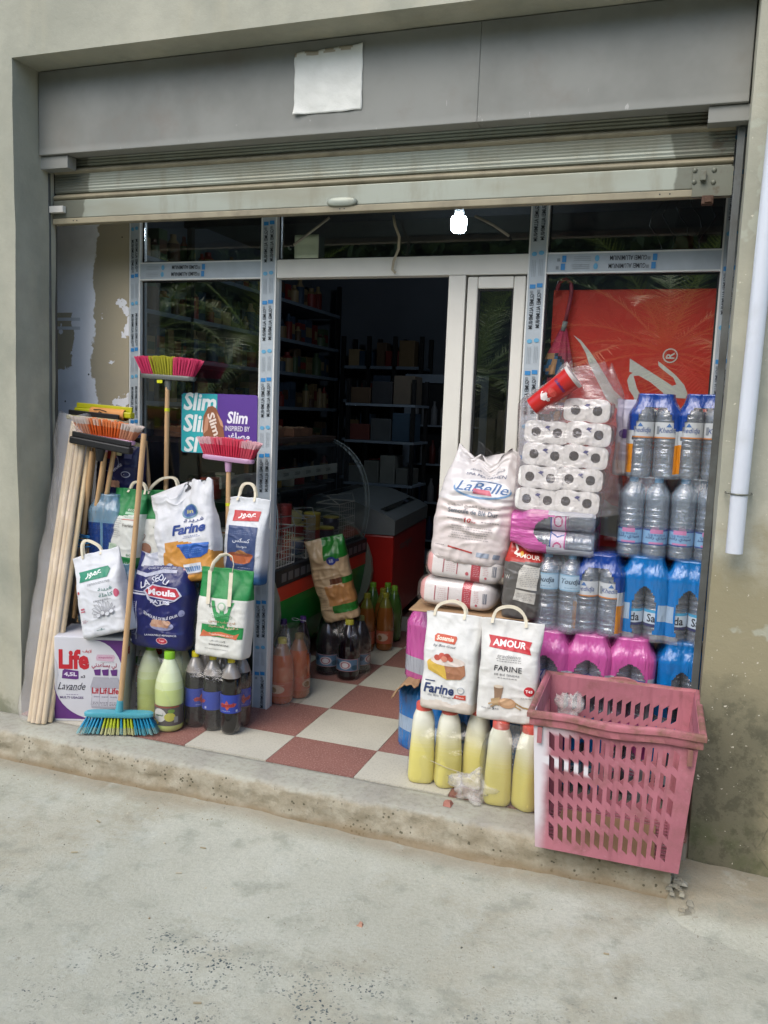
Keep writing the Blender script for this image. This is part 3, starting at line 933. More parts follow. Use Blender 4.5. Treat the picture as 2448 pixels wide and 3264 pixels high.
# folded umbrella hanging in the right window
um = empty('umbrella', (1.045, .318, 1.6), label='folded pink and multicoloured umbrella hanging in the right window', cat='umbrella')
mb = MB(); mb.tube([(-.028, 0, .43), (-.018, 0, .465), (.008, 0, .478), (.03, 0, .46), (.034, 0, .42), (.026, 0, .36), (.016, 0, .30)], .0085, 8)
mb.build('crook_handle', mat('pink_handle', '#b0485a', .5, var=.3, vs=20), um, True)
MB().tube([(.016, 0, .30), (.008, 0, .26)], .011, 8).build('collar', mat('grey_collar', '#9a9c9c', .5), um, True)
def umc(z, t):
    if z > .16: return '#c23a5c' if (int(t * 8)) % 2 else '#b03552'
    n_ = noise.noise(Vector((z * 22, t * 5, 2)))
    return '#b58a64' if n_ > .25 else '#36648c' if n_ > .02 else '#2c2f3c' if n_ > -.22 else '#a8485c'
def umf(u, v):
    z = .27 - .52 * v; r = (.012 + .05 * min(1, v * 3.2)) * (1 - .75 * max(0, (v - .6) / .4)) * (1 + .16 * cos(u * 2 * pi * 8 + v * 5)) * (.75 if .38 < v < .46 else 1)
    return (.01 + r * cos(2 * pi * u) - v * .06, r * .42 * sin(2 * pi * u), z)
MB().grid(umf, 48, 40, colf=lambda u, v: umc(.27 - .52 * v, u), closed=True).build('folded_canopy', mat('umbrella_cloth', rough=.7, attr=True, var=.15), um, True)
# cables and a small dark box high behind the right window
mb = MB()
rnd = random.Random(3)
for k in range(5):
    x = 1.40 + .05 * k; mb.tube([(x + .03 * sin(j * 1.3 + k), .40 + .02 * k, 2.48 - .045 * j) for j in range(9)], .003, 5)
tag(mb.build('hanging_cables', mat('black_cable', '#0b0b0c', .5, bump=0), None, True), 'loose black cables hanging behind the upper right glass', 'cables')
tag(MB().box(1.47, .42, 2.19, 1.55, .46, 2.26).build('junction_box', mat('rust_box', '#5c2c1c', .7, var=.3), bevel=.003), 'small rusty brown box hanging on cables behind the upper right glass', 'box')

# slim poster on the left window
sp = empty('shop_poster', (-.775, YG - .012, 1.252), label='turquoise and purple Slim snack poster on the left window', cat='poster')
Wp, Hp = .419, .292
def rr(u, v):
    x, z = u, v; r = .05
    return x, z
mb = MB()
pts = []
for (cx, cy, a0) in ((Wp - .014, .014, -90), (Wp - .014, Hp - .014, 0), (.014, Hp - .014, 90), (.014, .014, 180)):
    for k in range(5):
        a = radians(a0 + 22.5 * k); pts.append((cx + .014 * cos(a), cy + .014 * sin(a)))
nP = len(pts)
mb.add([(x, 0, z) for x, z in pts] + [(x, .004, z) for x, z in pts], [tuple(range(nP)), tuple(range(2 * nP - 1, nP - 1, -1))] + [(i, i + nP, (i + 1) % nP + nP, (i + 1) % nP) for i in range(nP)])
mb.build('board', mat('poster_purple', '#5a3a8c', .4, var=.04), sp)
mb = MB()
it = [('P', [(.005, .03), (.03, .005), (.48, .005), (.48, .995), (.03, .995), (.005, .97)], '#2ba3a8'),
      ('T', 'Slim', .25, .86, .44, .30, '#dfe6e4', {'b': .03, 'sh': .15}), ('T', 'Slim', .25, .50, .44, .30, '#dfe6e4', {'b': .03, 'sh': .15}), ('T', 'Sl', .14, .14, .2, .26, '#dfe6e4', {'b': .03, 'sh': .15}),
      ('P', [(.33, .02), (.29, .42), (.30, .62), (.36, .78), (.42, .80), (.47, .76), (.52, .62), (.57, .40), (.60, .15), (.60, .02)], '#8e5a3c'),
      ('P', [(.30, .32), (.33, .60), (.38, .66), (.36, .40)], '#c08a6c'), ('P', [(.47, .70), (.55, .55), (.57, .45), (.53, .48)], '#c99878'),
      ('T', 'Slim', .44, .50, .27, .14, '#ead9cc', {'b': .03, 'rot': -1.2}),
      ('T', 'Slim', .745, .62, .27, .20, '#e9e6ee', {'b': .03, 'sh': .15}), ('T', 'INSPIRED BY', .75, .44, .32, .085, '#dcd8e6', {'b': .02}),
      ('T', ar('مصاغر'), .76, .31, .30, .13, '#e6e2ee', {'b': .03})]
add_print(mb, it, Wp, Hp, lambda a, b, o: (Wp * a, -o, Hp * b), maxlen=.3)
mb.build('poster_print', INK, sp)

# ------------------------------------------------------------------ interior: counter, freezer, shelves, fridge
STEEL = mat('grey_counter_trim', '#6c6e70', .4, metal=.3, var=.1)
co_ = empty('display_counter', (0, 0, 0), label='refrigerated display counter with green and red front and curved glass', cat='counter')
CX, CY0, CY1 = -.37, .46, 1.88
mb = MB()
def cprof():
    return [(-.66, .02), (-.56, .03), (-.47, .12), (-.40, .28), (-.375, .42), (-.37, .47)]
P_ = cprof()
for i in range(len(P_) - 1):
    (xa, za), (xb, zb) = P_[i], P_[i + 1]
    mb.add([(xa, CY0 + .03, za), (xa, CY1 - .03, za), (xb, CY1 - .03, zb), (xb, CY0 + .03, zb)], [(0, 1, 2, 3)])
mb.box(-1.1, CY0 + .03, .02, -.66, CY1 - .03, .47)
mb.build('green_front', mat('green_panel', '#189438', .3, var=.15, vs=3, bump=.02), co_, True, angle=40)
MB().box(-1.09, CY0 + .03, .4705, -.366, CY1 - .03, .552).build('red_band', mat('red_band', '#cc3824', .35, var=.1, bump=.02), co_, bevel=.004)
MB().box(-1.09, CY0 + .03, .5525, -.36, CY1 - .03, .648).build('vent_ledge', mat('dark_ledge', '#1d2023', .5, var=.2), co_, bevel=.006)
mb = MB()
for k in range(16): mb.box(-.3595, CY0 + .1 + k * .08, .575, -.3575, CY0 + .155 + k * .08, .62)
mb.build('vent_slot', STEEL, co_); co_.children[-1]['kind'] = 'stuff'
for y in (CY0 - .01, CY1 - .03):
    pts = [(-.74 + .42 * cos(a) * (1 if cos(a) > 0 else .7), .42 + .40 * sin(a)) for a in [2 * pi * k / 28 for k in range(28)]]
    mb = MB(); n_ = len(pts)
    mb.add([(x, y, z) for x, z in pts] + [(x, y + .04, z) for x, z in pts], [tuple(range(n_)), tuple(range(2 * n_ - 1, n_ - 1, -1))] + [(i, i + n_, (i + 1) % n_ + n_, (i + 1) % n_) for i in range(n_)])
    mb.build('end_cap', mat('grey_end_cap', '#7d8272', .35, var=.08, coat=.3), co_, bevel=.004)
def gl(u, v):
    a = v * pi * .5
    return (-.385 - .0 * u - .40 * (1 - cos(a * 1.05)) * 1.0 + .11 * sin(pi * v * .8), CY0 + .03 + (CY1 - CY0 - .06) * u, .65 + .66 * sin(a))
CG = glossy_clear('counter_glass', '#f8faf9', .005, .03, '#5c666a')
o = MB().grid(gl, 12, 20).build('curved_glass', CG, co_, True); o.modifiers.new('solid', 'SOLIDIFY').thickness = .005
mb = MB(); mb.tube([gl(1, k / 16) for k in range(17)], .0035, 6); mb.tube([gl(0, k / 16) for k in range(17)], .0035, 6)
mb.build('glass_edge', mat('glass_edge', '#8f9c9c', .2, bump=0), co_, True)
MB().box(-1.12, CY0, 1.285, -.62, CY1, 1.315).build('top_board', mat('counter_top', '#3e2c24', .6, var=.2), co_, bevel=.004)
MB().box(-.66, CY0 - .04, 1.06, -.645, CY1 + .1, 1.125).build('price_rail', mat('price_rail', '#a9aaa2', .4, var=.05), co_, bevel=.004)
mb = MB()
for k in range(9): add_print(mb, [('T', '25000', .5, .5, .8, .4, '#25221e')], .09, .05, lambda a, b, o, k=k: (-.6445 + o, CY0 + .03 + k * .16 + .09 * a, 1.068 + .05 * b))
mb.build('price_figures', INK, co_)
MB().box(-1.1, CY0 + .04, .98, -.66, CY1 - .04, .99).build('inner_shelf', mat('inner_shelf', '#3c4246', .4), co_)
MB().box(-1.14, CY0, .02, -1.1005, CY1, 1.28).build('back_panel', mat('counter_back', '#2d3033', .6), co_)
# goods in and on the counter
rnd = random.Random(11)
CAN = mat('printed_tin', rough=.35, attr=True, var=.1, bump=.03)
def tin(name, r, h, col, lid, band, label, x, y, z, group):
    mb = MB()
    mb.lathe([(r * .96, 0), (r, .003), (r, h * .86), (r * .97, h * .9)], 18, colf=lambda zz, t: band if .25 * h < zz < .6 * h else col)
    o = mb.build(name, CAN, None, True, angle=50)
    MB().lathe([(r * .99, h * .905), (r * 1.02, h * .91), (r * 1.02, h * .98), (r * .95, h)], 18, c=lid).build('lid', CAN, o, True, angle=50)
    o.location = (x, y, z)
    return tag(o, label, name.replace('_', ' '), group)
GR = 'tins and tubs standing in the display counter'
for k in range(5):
    tin('food_tin', .042, .062, '#8e1e1e', '#a04040', '#a83a34', 'red tin in the stack beside the wire basket, number %s from below' % ['one', 'two', 'three', 'four', 'five'][k], -.47, .80, .652 + k * .0625, GR)
tin('margarine_tub', .058, .10, '#cfcaa8', '#d2c98e', '#2d5f8e', 'blue and white tub at the bottom of the counter display', -.50, 1.0, .652, GR)
tin('margarine_tub', .055, .075, '#c9c2a0', '#c4b878', '#8e2424', 'white tub with red band on the blue tub', -.50, 1.0, .756, GR)
tin('margarine_tub', .062, .07, '#c8bd84', '#c9be86', '#bfb47c', 'cream tub topmost on the counter display pile', -.515, .99, .833, GR)
tin('coffee_tin', .05, .14, '#8c2020', '#c49a28', '#9c2c2c', 'red tin with yellow lid left of the cream topped one', -.47, 1.18, .652, GR)
tin('coffee_tin', .055, .12, '#8c2020', '#c2b04c', '#40304c', 'red tin with broad cream lid nearest the glass end', -.46, 1.36, .652, GR)
tin('coffee_tin', .05, .085, '#b8a050', '#cdb94e', '#b08a30', 'small yellow tub standing on a red tin', -.47, 1.18, .793, GR)
tin('coffee_tin', .05, .08, '#777064', '#c0ae5a', '#4c4a58', 'yellow lidded tub stacked far in the counter', -.48, 1.50, .74, GR)
tin('coffee_tin', .05, .085, '#3a3440', '#55505c', '#8c8890', 'dark patterned tin under the far yellow tub', -.48, 1.50, .652, GR)
crnd = random.Random(23)
for row, (x, z, h0) in enumerate([(-.62, .652, .12), (-.76, .652, .16), (-.80, .992, .10)]):
    for k in range(8):
        y = .56 + k * .155
        c1 = crnd.choice(['#a8302a', '#c9b65c', '#d2ccb0', '#2f5f94', '#c47a2c', '#b8b8b4', '#3c7a4a'])
        c2 = crnd.choice(['#d8d2bc', '#a8302a', '#e0dccc', '#24406c', '#c9a23c'])
        tin('food_tub', crnd.uniform(.042, .06), h0 * crnd.uniform(.7, 1.3), c1, c2, c2, '%s tub of the %s row inside the counter, counted from the door' % (['first', 'second', 'third', 'fourth', 'fifth', 'sixth', 'seventh', 'eighth'][k], ['middle', 'rear', 'upper'][row]), x + crnd.uniform(-.01, .01), y, z, GR)
WIRE = mat('white_wire', '#b3b1ab', .4, var=.1, bump=0)
def basket(x, y, w, d, h, label):
    mb = MB()
    for k in range(8):
        t = k / 7
        mb.tube([(x - d / 2, y - w / 2 + w * t, .655), (x + d / 2, y - w / 2 + w * t, .655), (x + d / 2, y - w / 2 + w * t, .655 + h)], .0018, 4)
    for k in range(6):
        z = .66 + h * k / 5
        mb.tube([(x - d / 2, y - w / 2, z), (x + d / 2, y - w / 2, z), (x + d / 2, y + w / 2, z), (x - d / 2, y + w / 2, z), (x - d / 2, y - w / 2, z)], .0022 if k < 5 else .004, 4)
    mb.tube([(x + d / 2, y - w / 2, .655 + h), (x - .02, y - w / 2 + .02, .66 + h + .05), (x + d / 2 - .02, y + w / 2, .655 + h + .055), (x + d / 2, y + w / 2, .655 + h)], .003, 4)
    tag(mb.build('wire_basket', WIRE, None), label, 'basket', 'wire baskets in the counter')
basket(-.44, .62, .22, .14, .20, 'white wire basket at the near end of the counter')
basket(-.44, .94, .12, .14, .22, 'narrow white wire basket right of the red tins')
basket(-.50, 1.62, .26, .16, .24, 'white wire basket rising at the far end of the counter')
for i, (y, z, w, c, lb) in enumerate([(.6, 1.317, .34, '#4e3524', 'nearest shallow wooden tray on top of the counter'), (1.0, 1.317, .34, '#5a4030', 'middle shallow wooden tray on top of the counter'), (1.42, 1.317, .36, '#4a3428', 'far shallow wooden tray on top of the counter')]):
    t = empty('wooden_tray', (-.86, y, z), (0, 0, .1 * (i - 1)), lb, 'tray', 'trays on the counter')
    mb = MB(); mb.box(-.2, -w / 2, 0, .2, w / 2, .01); mb.box(-.2, -w / 2, .0102, -.188, w / 2, .05); mb.box(.188, -w / 2, .0102, .2, w / 2, .05); mb.box(-.1878, -w / 2, .0102, .1878, -w / 2 + .012, .05); mb.box(-.1878, w / 2 - .012, .0102, .1878, w / 2, .05)
    mb.build('tray_body', mat('tray_wood', '#6e4a33', .7, var=.3, vs=12), t)
    mb = MB()
    for q in range(24):
        mb.lathe([(.001, .05), (.02, .046), (.026, .03), (.02, .012)], 8, T=Matrix.Translation((rnd.uniform(-.15, .15), rnd.uniform(-w / 2 + .04, w / 2 - .04), rnd.uniform(0, .01))))
    o = mb.build('pastries', mat('pastry', '#8a6a4c', .8, var=.4), t, True); o['kind'] = 'stuff'
# red chest freezer
fz = empty('chest_freezer', (-.20, 1.93, 0), (0, 0, .085), 'red chest freezer with grey rimmed curved glass top', 'freezer')
MB().box(-.62, 0, .07, 0, 1.1, .66).build('cabinet', mat('freezer_red', '#ab1d16', .35, var=.15, vs=3, bump=.03), fz, bevel=.01)
def fzt(u, v):
    y = 1.1 * u; s = v
    pts = [(-.62, .665), (-.625, .86), (-.58, .90), (-.30, .885), (-.06, .80), (.006, .765), (.004, .665)]
    q = s * (len(pts) - 1); i = min(int(q), len(pts) - 2); f_ = q - i
    return (pts[i][0] * (1 - f_) + pts[i + 1][0] * f_, y, pts[i][1] * (1 - f_) + pts[i + 1][1] * f_)
mb = MB(); mb.grid(fzt, 1, 18)
for y in (0, 1.1):
    mb.add([fzt(y / 1.1, k / 6) for k in range(7)], [tuple(range(7)) if y else tuple(range(6, -1, -1))])
mb.build('grey_rim', mat('freezer_rim', '#6f7475', .4, var=.1), fz, True, angle=30)
MB().add([(-.55, .1, .9075), (-.08, .1, .815), (-.08, 1.0, .815), (-.55, 1.0, .9075)], [(0, 1, 2, 3)]).build('glass_lid', mat('dark_glass_lid', '#15181a', .06, var=0, bump=0), fz)
mb = MB(); add_print(mb, [('T', 'starlight', .5, .5, .9, .7, '#7c7876', {'b': .01})], .42, .1, lambda a, b, o: (.0015 + o, .16 + .42 * a, .51 + .1 * b), maxlen=.3)
mb.build('door_lettering', INK, fz)
for (x, y) in ((-.08, .1), (-.08, 1.0), (-.54, .1)):
    c_ = MB().lathe([(.012, -.012), (.034, -.011), (.036, 0), (.034, .011), (.012, .012)], 16, T=Matrix.Translation((x, y, .036)) @ Matrix.Rotation(pi / 2, 4, 'Y')).build('castor', mat('castor_grey', '#55575a', .5), fz, True, angle=40)
# racks along the left wall and across the back, with packets standing on them
BLK = mat('rack_black', '#101215', .6, var=.2)
SHF = mat('rack_shelf', '#8391a0', .5, var=.1)
PK = mat('packet_print', rough=.5, attr=True, var=.15, bump=.1)
PCOL = ['#5e4436', '#7c2c26', '#8a7250', '#46566a', '#a08a62', '#66523f', '#30465a', '#a8926e', '#8c3430', '#506446']
def rack(label, x0, x1, y0, y1, levels, along):
    r = empty('storage_rack', (0, 0, 0), label=label, cat='rack')
    n_ = 4
    for k in range(n_):
        t = k / (n_ - 1)
        for s in (0, 1):
            x, y = (x1 - .02 if s else x0 + .02, y0 + (y1 - y0) * t) if along == 'y' else (x0 + (x1 - x0) * t, y0 + .02 if s == 0 else y1 - .02)
            MB().box(x - .02, y - .02, 0, x + .02, y + .02, levels[-1] + .3).build('upright', BLK, r)
    for z in levels: MB().box(x0, y0, z - .03, x1, y1, z).build('shelf', SHF, r)
    return r
LV = [.35, .75, 1.13, 1.5, 1.82, 2.12, 2.47]
rack('black rack with grey shelves along the left inside wall', -2.33, -1.9, .7, 5.0, LV, 'y')
rack('black rack with grey shelves against the back wall', -1.8, -.95, 4.85, 5.23, [.4, .8, 1.2, 1.6, 1.95], 'x')
def packets(name, label, pos, colf, sizes, kinds):
    pass
cnt = 0
cname = dict(zip(PCOL, ['dark brown', 'dark red', 'tan', 'slate', 'sand', 'brown', 'navy', 'straw', 'wine red', 'green']))
lvn = ['lowest', 'second', 'third', 'fourth', 'fifth', 'sixth', 'top']
for z in LV:
    y = .75
    while y < 4.95 and cnt < 230:
        w = rnd.uniform(.07, .16); h = rnd.uniform(.12, .25); kind = rnd.random()
        c = rnd.choice(PCOL)
        mb = MB()
        if kind < .5:
            mb.box(-.09, -w / 2 + .004, 0, .0, w / 2 - .004, h, c=c)
            mb.box(.0, -w / 2 + .01, h * .3, .0012, w / 2 - .01, h * .7, c=rnd.choice(PCOL))
            nm, ct = 'food_carton', 'carton'
        else:
            r_ = w / 2 * .8
            mb.lathe([(r_, 0), (r_, h * .7), (r_ * .45, h * .85), (r_ * .45, h)], 10, c=c, colf=lambda zz, t, c=c, h=h, c2=rnd.choice(PCOL): c2 if .2 * h < zz < .5 * h else c)
            nm, ct = 'food_jar', 'jar'
        o = mb.build(nm, PK, None, kind >= .5, angle=40)
        o.location = (-1.99, y, z + .001)
        tag(o, 'dim %s %s on the %s shelf of the left inside rack' % (cname[c], ct, lvn[LV.index(z)]), ct, 'goods on the racks inside')
        cnt += 1
        y += w + .015
for z in (.4, .8, 1.2, 1.6, 1.95):
    x = -1.7
    while x < -1.0:
        w = rnd.uniform(.09, .2); h = rnd.uniform(.12, .28)
        cc_ = rnd.choice(PCOL); o = MB().box(-w / 2 + .004, 0, 0, w / 2 - .004, .15, h, c=cc_).build('food_carton', PK, None, bevel=.004)
        o.location = (x, 4.92, z + .001)
        tag(o, 'dim %s carton on the %s shelf of the back rack' % (cname[cc_], lvn[[.4, .8, 1.2, 1.6, 1.95].index(z)]), 'carton', 'goods on the racks inside'); x += w
# drinks fridge with pale frame
fr = empty('drinks_fridge', (0, 0, 0), label='upright drinks fridge with pale frame at the back', cat='fridge')
FRM = mat('fridge_frame', '#8592a0', .5)
MB().box(-.92, 4.3, .05, -.12, 5.0, 1.85).build('cabinet', mat('fridge_dark', '#0f1317', .5), fr, bevel=.01)
for x0, x1 in ((-.92, -.85), (-.19, -.12)): MB().box(x0, 4.27, .05, x1, 4.299, 1.85).build('frame_stile', FRM, fr, bevel=.004)
MB().box(-.849, 4.27, 1.77, -.191, 4.299, 1.85).build('frame_rail', FRM, fr, bevel=.004)
MB().box(-.849, 4.27, .05, -.191, 4.299, .2).build('frame_rail', FRM, fr, bevel=.004)
for k in range(4):
    for q in range(7):
        o = MB().lathe([(.03, 0), (.032, .01), (.032, .14), (.012, .19), (.012, .22)], 10, c=['#5a1f1c', '#6a6c70', '#1f3450', '#7a7c80'][(k + q) % 4 if k != 3 else 3]).build('drink_bottle', PK, None, True, angle=50)
        o.location = (-.79 + q * .09, 4.262 - .033 + 0, .3 + k * .36 + .001)
        tag(o, 'dim drink bottle, number %s from the left on the %s fridge shelf' % (['one', 'two', 'three', 'four', 'five', 'six', 'seven'][q], lvn[k]), 'bottle', 'bottles at the back fridge')
for k in range(4): MB().box(-.849, 4.18, .285 + k * .36, -.191, 4.268, .3 + k * .36).build('shelf', FRM, fr)
# low rack with boxes in the middle distance
r3 = empty('side_shelf', (0, 0, 0), label='low metal shelf stacked with pale boxes behind the counter', cat='shelf')
for z in (.55, .9, 1.25, 1.55): MB().box(-1.05, 3.1, z - .02, -.45, 3.5, z).build('shelf_board', SHF, r3)
for x in (-1.03, -.47):
    for y in (3.12, 3.48): MB().box(x - .015, y - .015, 0, x + .015, y + .015, 1.75).build('upright', BLK, r3)
for z, cs in ((.90, ['#7d7f7a', '#73756f', '#82847e', '#6e706c']), (1.25, ['#6b3a34', '#55595c', '#3c5266']), (1.55, ['#5c4a3a', '#3a3c40', '#6e6458']), (.55, ['#4c4a44', '#5a5650'])):
    w = .56 / len(cs)
    for k, c in enumerate(cs):
        o = MB().box(-w / 2 + .006, 0, 0, w / 2 - .006, .22, .13 + .05 * ((k * 7) % 3), c=c).build('goods_box', PK, None, bevel=.004)
        o.location = (-1.03 + w * (k + .5), 3.14, z + .001)
        tag(o, 'dim %s box on the %s board of the low metal shelf' % (['leftmost', 'second', 'third', 'rightmost'][k], {.55: 'lowest', .9: 'lower middle', 1.25: 'upper middle', 1.55: 'top'}[z]), 'box', 'boxes on the low shelf')
# scale beside the counter, seen through the left window
sc_ = empty('counter_scale', (-.62, .52, 1.317), label='white plated weighing scale on the near end of the counter', cat='scale')
MB().box(-.09, -.08, 0, .09, .08, .06).build('scale_body', mat('scale_body', '#7a7d78', .5), sc_, bevel=.01)
MB().lathe([(.01, .062), (.12, .066), (.125, .078), (.118, .076), (.01, .07)], 24).build('scale_plate', mat('scale_plate', '#aab4ac', .3), sc_, True)
# lit lamp
lp = empty('ceiling_lamp', (.129, 2.0, 2.695), label='lit square white LED lamp seen through the glass above the doorway', cat='lamp')
lm = bpy.data.materials.new('lit_diffuser'); lm.use_nodes = True
q = lm.node_tree.nodes['Principled BSDF']; q.inputs['Emission Color'].default_value = (.72, .86, 1, 1); q.inputs['Emission Strength'].default_value = 60
o = MB().lathe([(.001, -.055), (.03, -.053), (.046, -.04), (.05, -.02), (.05, .03), (.044, .045)], 20).build('diffuser', lm, lp, True)
MB().lathe([(.03, .0455), (.03, .09), (.012, .1), (.012, .27)], 14).build('lamp_base', mat('lamp_base', '#b8babb', .5), lp, True, angle=40)
# ------------------------------------------------------------------ bags and sacks
def ss(a, b, x):
    t = max(0.0, min(1.0, (x - a) / (b - a))); return t * t * (3 - 2 * t)
HANDLE = mat('cotton_handle', '#d6cdb6', .8, var=.1, vs=40, bump=.2)
def bag(name, label, cat, loc, rot, W, H, D, colf, prints, handle=None, kind='paper', group=None, seed=1, mats=None,
        waist=0.0, topw=1.0, pinch=.55, crumple=1.0, fray=0.0, topf=None, skew=0.0, toplean=0.0):
    root = empty(name, loc, rot, label, cat, group)
    sd_ = seed * 13.7
    def ab(v):
        lo = sqrt(max(0.0, min(1, v / .05))) if v < .05 else 1
        k = ss(pinch, 1.0, v)
        b = D / 2 * (.80 + .20 * lo) * (1 - .93 * k)
        bul = sin(pi * min(1, v / max(pinch, .01) * .8)) if v < pinch else sin(pi * .8) * (1 - k)
        b *= 1 + .18 * waist * bul
        a = W / 2 * ((.955 + .045 * lo) * (1 - (1 - topw) * k) + .06 * k * (1 if topw >= 1 else 0))
        a *= 1 + .05 * waist * bul
        n = 6 - 3.2 * v if kind == 'paper' else 3.6 - 1.2 * v
        return a, b, n
    def dis(x, v, side):
        p = Vector((x * 7 + sd_, v * H * 6, side * 3 + seed))
        am = crumple * (.0030 + .011 * ss(.45, .95, v))
        d = noise.noise(p) * am + noise.noise(p * 2.7) * am * .45
        d += crumple * .0020 * (1 - abs(noise.noise(Vector((x * 26 + sd_, v * H * 11, 5)))) * 3)
        d += crumple * .0026 * (1 - min(1, abs(noise.noise(Vector((x * 9 + v * 5 + sd_, v * H * 11 - x * 6, 9)))) * 5))
        if kind == 'sack': d += crumple * .003 * sin(v * H * 150 + 6 * noise.noise(Vector((x * 9, v * 4, seed)))) * ss(.1, .4, v)
        return d
    def finish(x, y, v):
        z = v * H
        x += skew * v * v * W + .006 * crumple * noise.noise(Vector((v * 5 + sd_, x * 3, 1)))
        if v > .9: z += crumple * .010 * noise.noise(Vector((x * 14 + sd_, 3, 0))) * (v - .9) * 10
        if fray and v > .85: z += fray * noise.noise(Vector((x * 34 + sd_, 9, 2))) * (v - .85) / .15
        if topf and v > .7: z += topf(x / W + .5) * ss(.7, 1, v)
        y += -toplean * ss(.6, 1, v)
        return (x, y, z)
    def ring(u, v):
        a, b, n = ab(v)
        ct, st = sup(u, n)
        x = a * ct; y = b * st
        s_ = -1 if y < 0 else 1
        y += s_ * dis(x, v, s_) * (1 - .6 * abs(x / max(a, 1e-4)) ** 6)
        return finish(x, y, v)
    def front(px, py, off):
        a, b, n = ab(py)
        c = max(-.995, min(.995, (2 * px - 1) * .985))
        x = a * c
        y = -b * (1 - abs(c) ** n) ** (1 / n)
        y -= dis(x, py, -1) * (1 - .6 * abs(c) ** 6)
        x, y, z = finish(x, y, py)
        return (x, y - off - .0016, z)
    def side_front(px, py, off, s=1):
        return front(px, py, off)
    nu, nv = 132, 90
    def cf(u, v):
        a, b, n = ab(v)
        ct, st = sup(u, n)
        pxx = (ct + 1) / 2
        fr_ = 1 if st < 0 else 0
        return colf(pxx, v, fr_)
    mb = MB().grid(ring, nu, nv, colf=cf, closed=True)
    mb.f.append([i for i in range(nu - 1, -1, -1)]); mb.m.append(0); mb.c.append(colf(.5, 0, 0))
    mb.f.append([nv * nu + i for i in range(nu)]); mb.m.append(0); mb.c.append(colf(.5, .99, 0))
    m_ = mats or (PAPER if kind == 'paper' else PLASTIC_PRINT)
    mb.build('bag_body', m_, root, True)
    if prints:
        mp_ = MB(); add_print(mp_, prints, W, H, front, maxlen=.009)
        mp_.build('bag_print', INK, root)
    if handle:
        cx, hw, hh = handle
        mb = MB()
        for yy in (-.004, .010):
            pts = []
            for k in range(17):
                t = k / 16; a = pi * t
                q = front(cx + hw * cos(a) * (1 + .12 * noise.noise(Vector((seed, t * 2, yy * 50)))), .985, .001)
                dz = hh * (sin(a) ** .62 if sin(a) > 0 else 0) * (1 + .25 * cos(a) * noise.noise(Vector((seed * 3.1, 2, 1))) * 3)
                pts.append((q[0], (q[1] if k in (0, 16) else -toplean) + yy - .004 * sin(a), q[2] - .012 + dz))
            # flat ribbon
            P_ = [Vector(p) for p in pts]
            vs, fs = [], []
            for i, p in enumerate(P_):
                d = (P_[min(i + 1, 16)] - P_[max(i - 1, 0)]).normalized()
                nn_ = d.cross(Vector((0, 1, 0))).normalized() * .0055
                vs += [p - nn_ + Vector((0, -.001, 0)), p + nn_ + Vector((0, -.001, 0)), p + nn_ + Vector((0, .001, 0)), p - nn_ + Vector((0, .001, 0))]
            for i in range(16):
                for e in range(4):
                    fs.append((4 * i + e, 4 * i + (e + 1) % 4, 4 * i + 4 + (e + 1) % 4, 4 * i + 4 + e))
            fs += [(3, 2, 1, 0), (64, 65, 66, 67)]
            mb = MB(); mb.add(vs, fs); mb.build('handle', HANDLE, root, True, angle=40)
            if hh < .0: break
    return root, front

WHITE = '#cdccc6'
D_ = radians
# --- Amour flour bag, in front on the right
bag('flour_bag', 'white paper flour bag printed AMOUR in a red band, standing on the wrapped yellow bottles', 'bag', (1.003, -.235, .325), (D_(-5), 0, D_(2)), .226, .385, .11,
    lambda x, v, f: WHITE,
    [('P', [(.13, .845), (.85, .815), (.83, .755), (.88, .69), (.15, .73), (.17, .78)], '#b3222c'),
     ('T', 'AMOUR', .49, .775, .56, .068, '#e6e0dc', {'b': .03, 'rot': -.03}),
     ('T', 'tradition', .50, .655, .40, .035, '#8c8a88', {'sh': .4}),
     ('B', .5, .615, .50, .04, 2, '#7d7b78'),
     ('T', 'FARINE', .50, .535, .47, .052, '#38383c', {'b': .01}),
     ('T', 'DE BLÉ TENDRE', .49, .475, .42, .024, '#5a5a5e'),
     ('B', .5, .44, .36, .016, 1, '#7d7b78'),
     ('P', [(.28, .35), (.44, .35), (.42, .22), (.31, .22)], '#8a6f58'), ('E', .36, .352, .08, .016, '#c9bba6'),
     ('P', [(.25, .22), (.40, .245), (.40, .16), (.27, .17)], '#a98d66'), ('L', [(.62, .22), (.80, .17), (.90, .165)], .006, '#9a7d50'), ('L', [(.6, .19), (.76, .15)], .005, '#a88a5c'),
     ('L', [(.3, .19), (.22, .17)], .006, '#a98d66'), ('L', [(.33, .17), (.26, .145)], .006, '#a98d66'),
     ('E', .53, .195, .15, .052, '#b08a66'), ('E', .52, .205, .11, .034, '#c09c78'),
     ('E', .875, .335, .09, .047, '#b3222c'), ('T', 'T45', .875, .335, .12, .028, '#e8e2de', {'b': .03}),
     ('B', .84, .265, .22, .01, 1, '#9a9894'),
     ('T', 'Poids net:', .18, .125, .16, .016, '#55555a'), ('T', '5', .30, .13, .035, .03, '#2d2d30', {'b': .03}), ('T', 'KG', .36, .125, .06, .018, '#2d2d30')],
    handle=(.45, .27, .07), seed=1, toplean=.01)
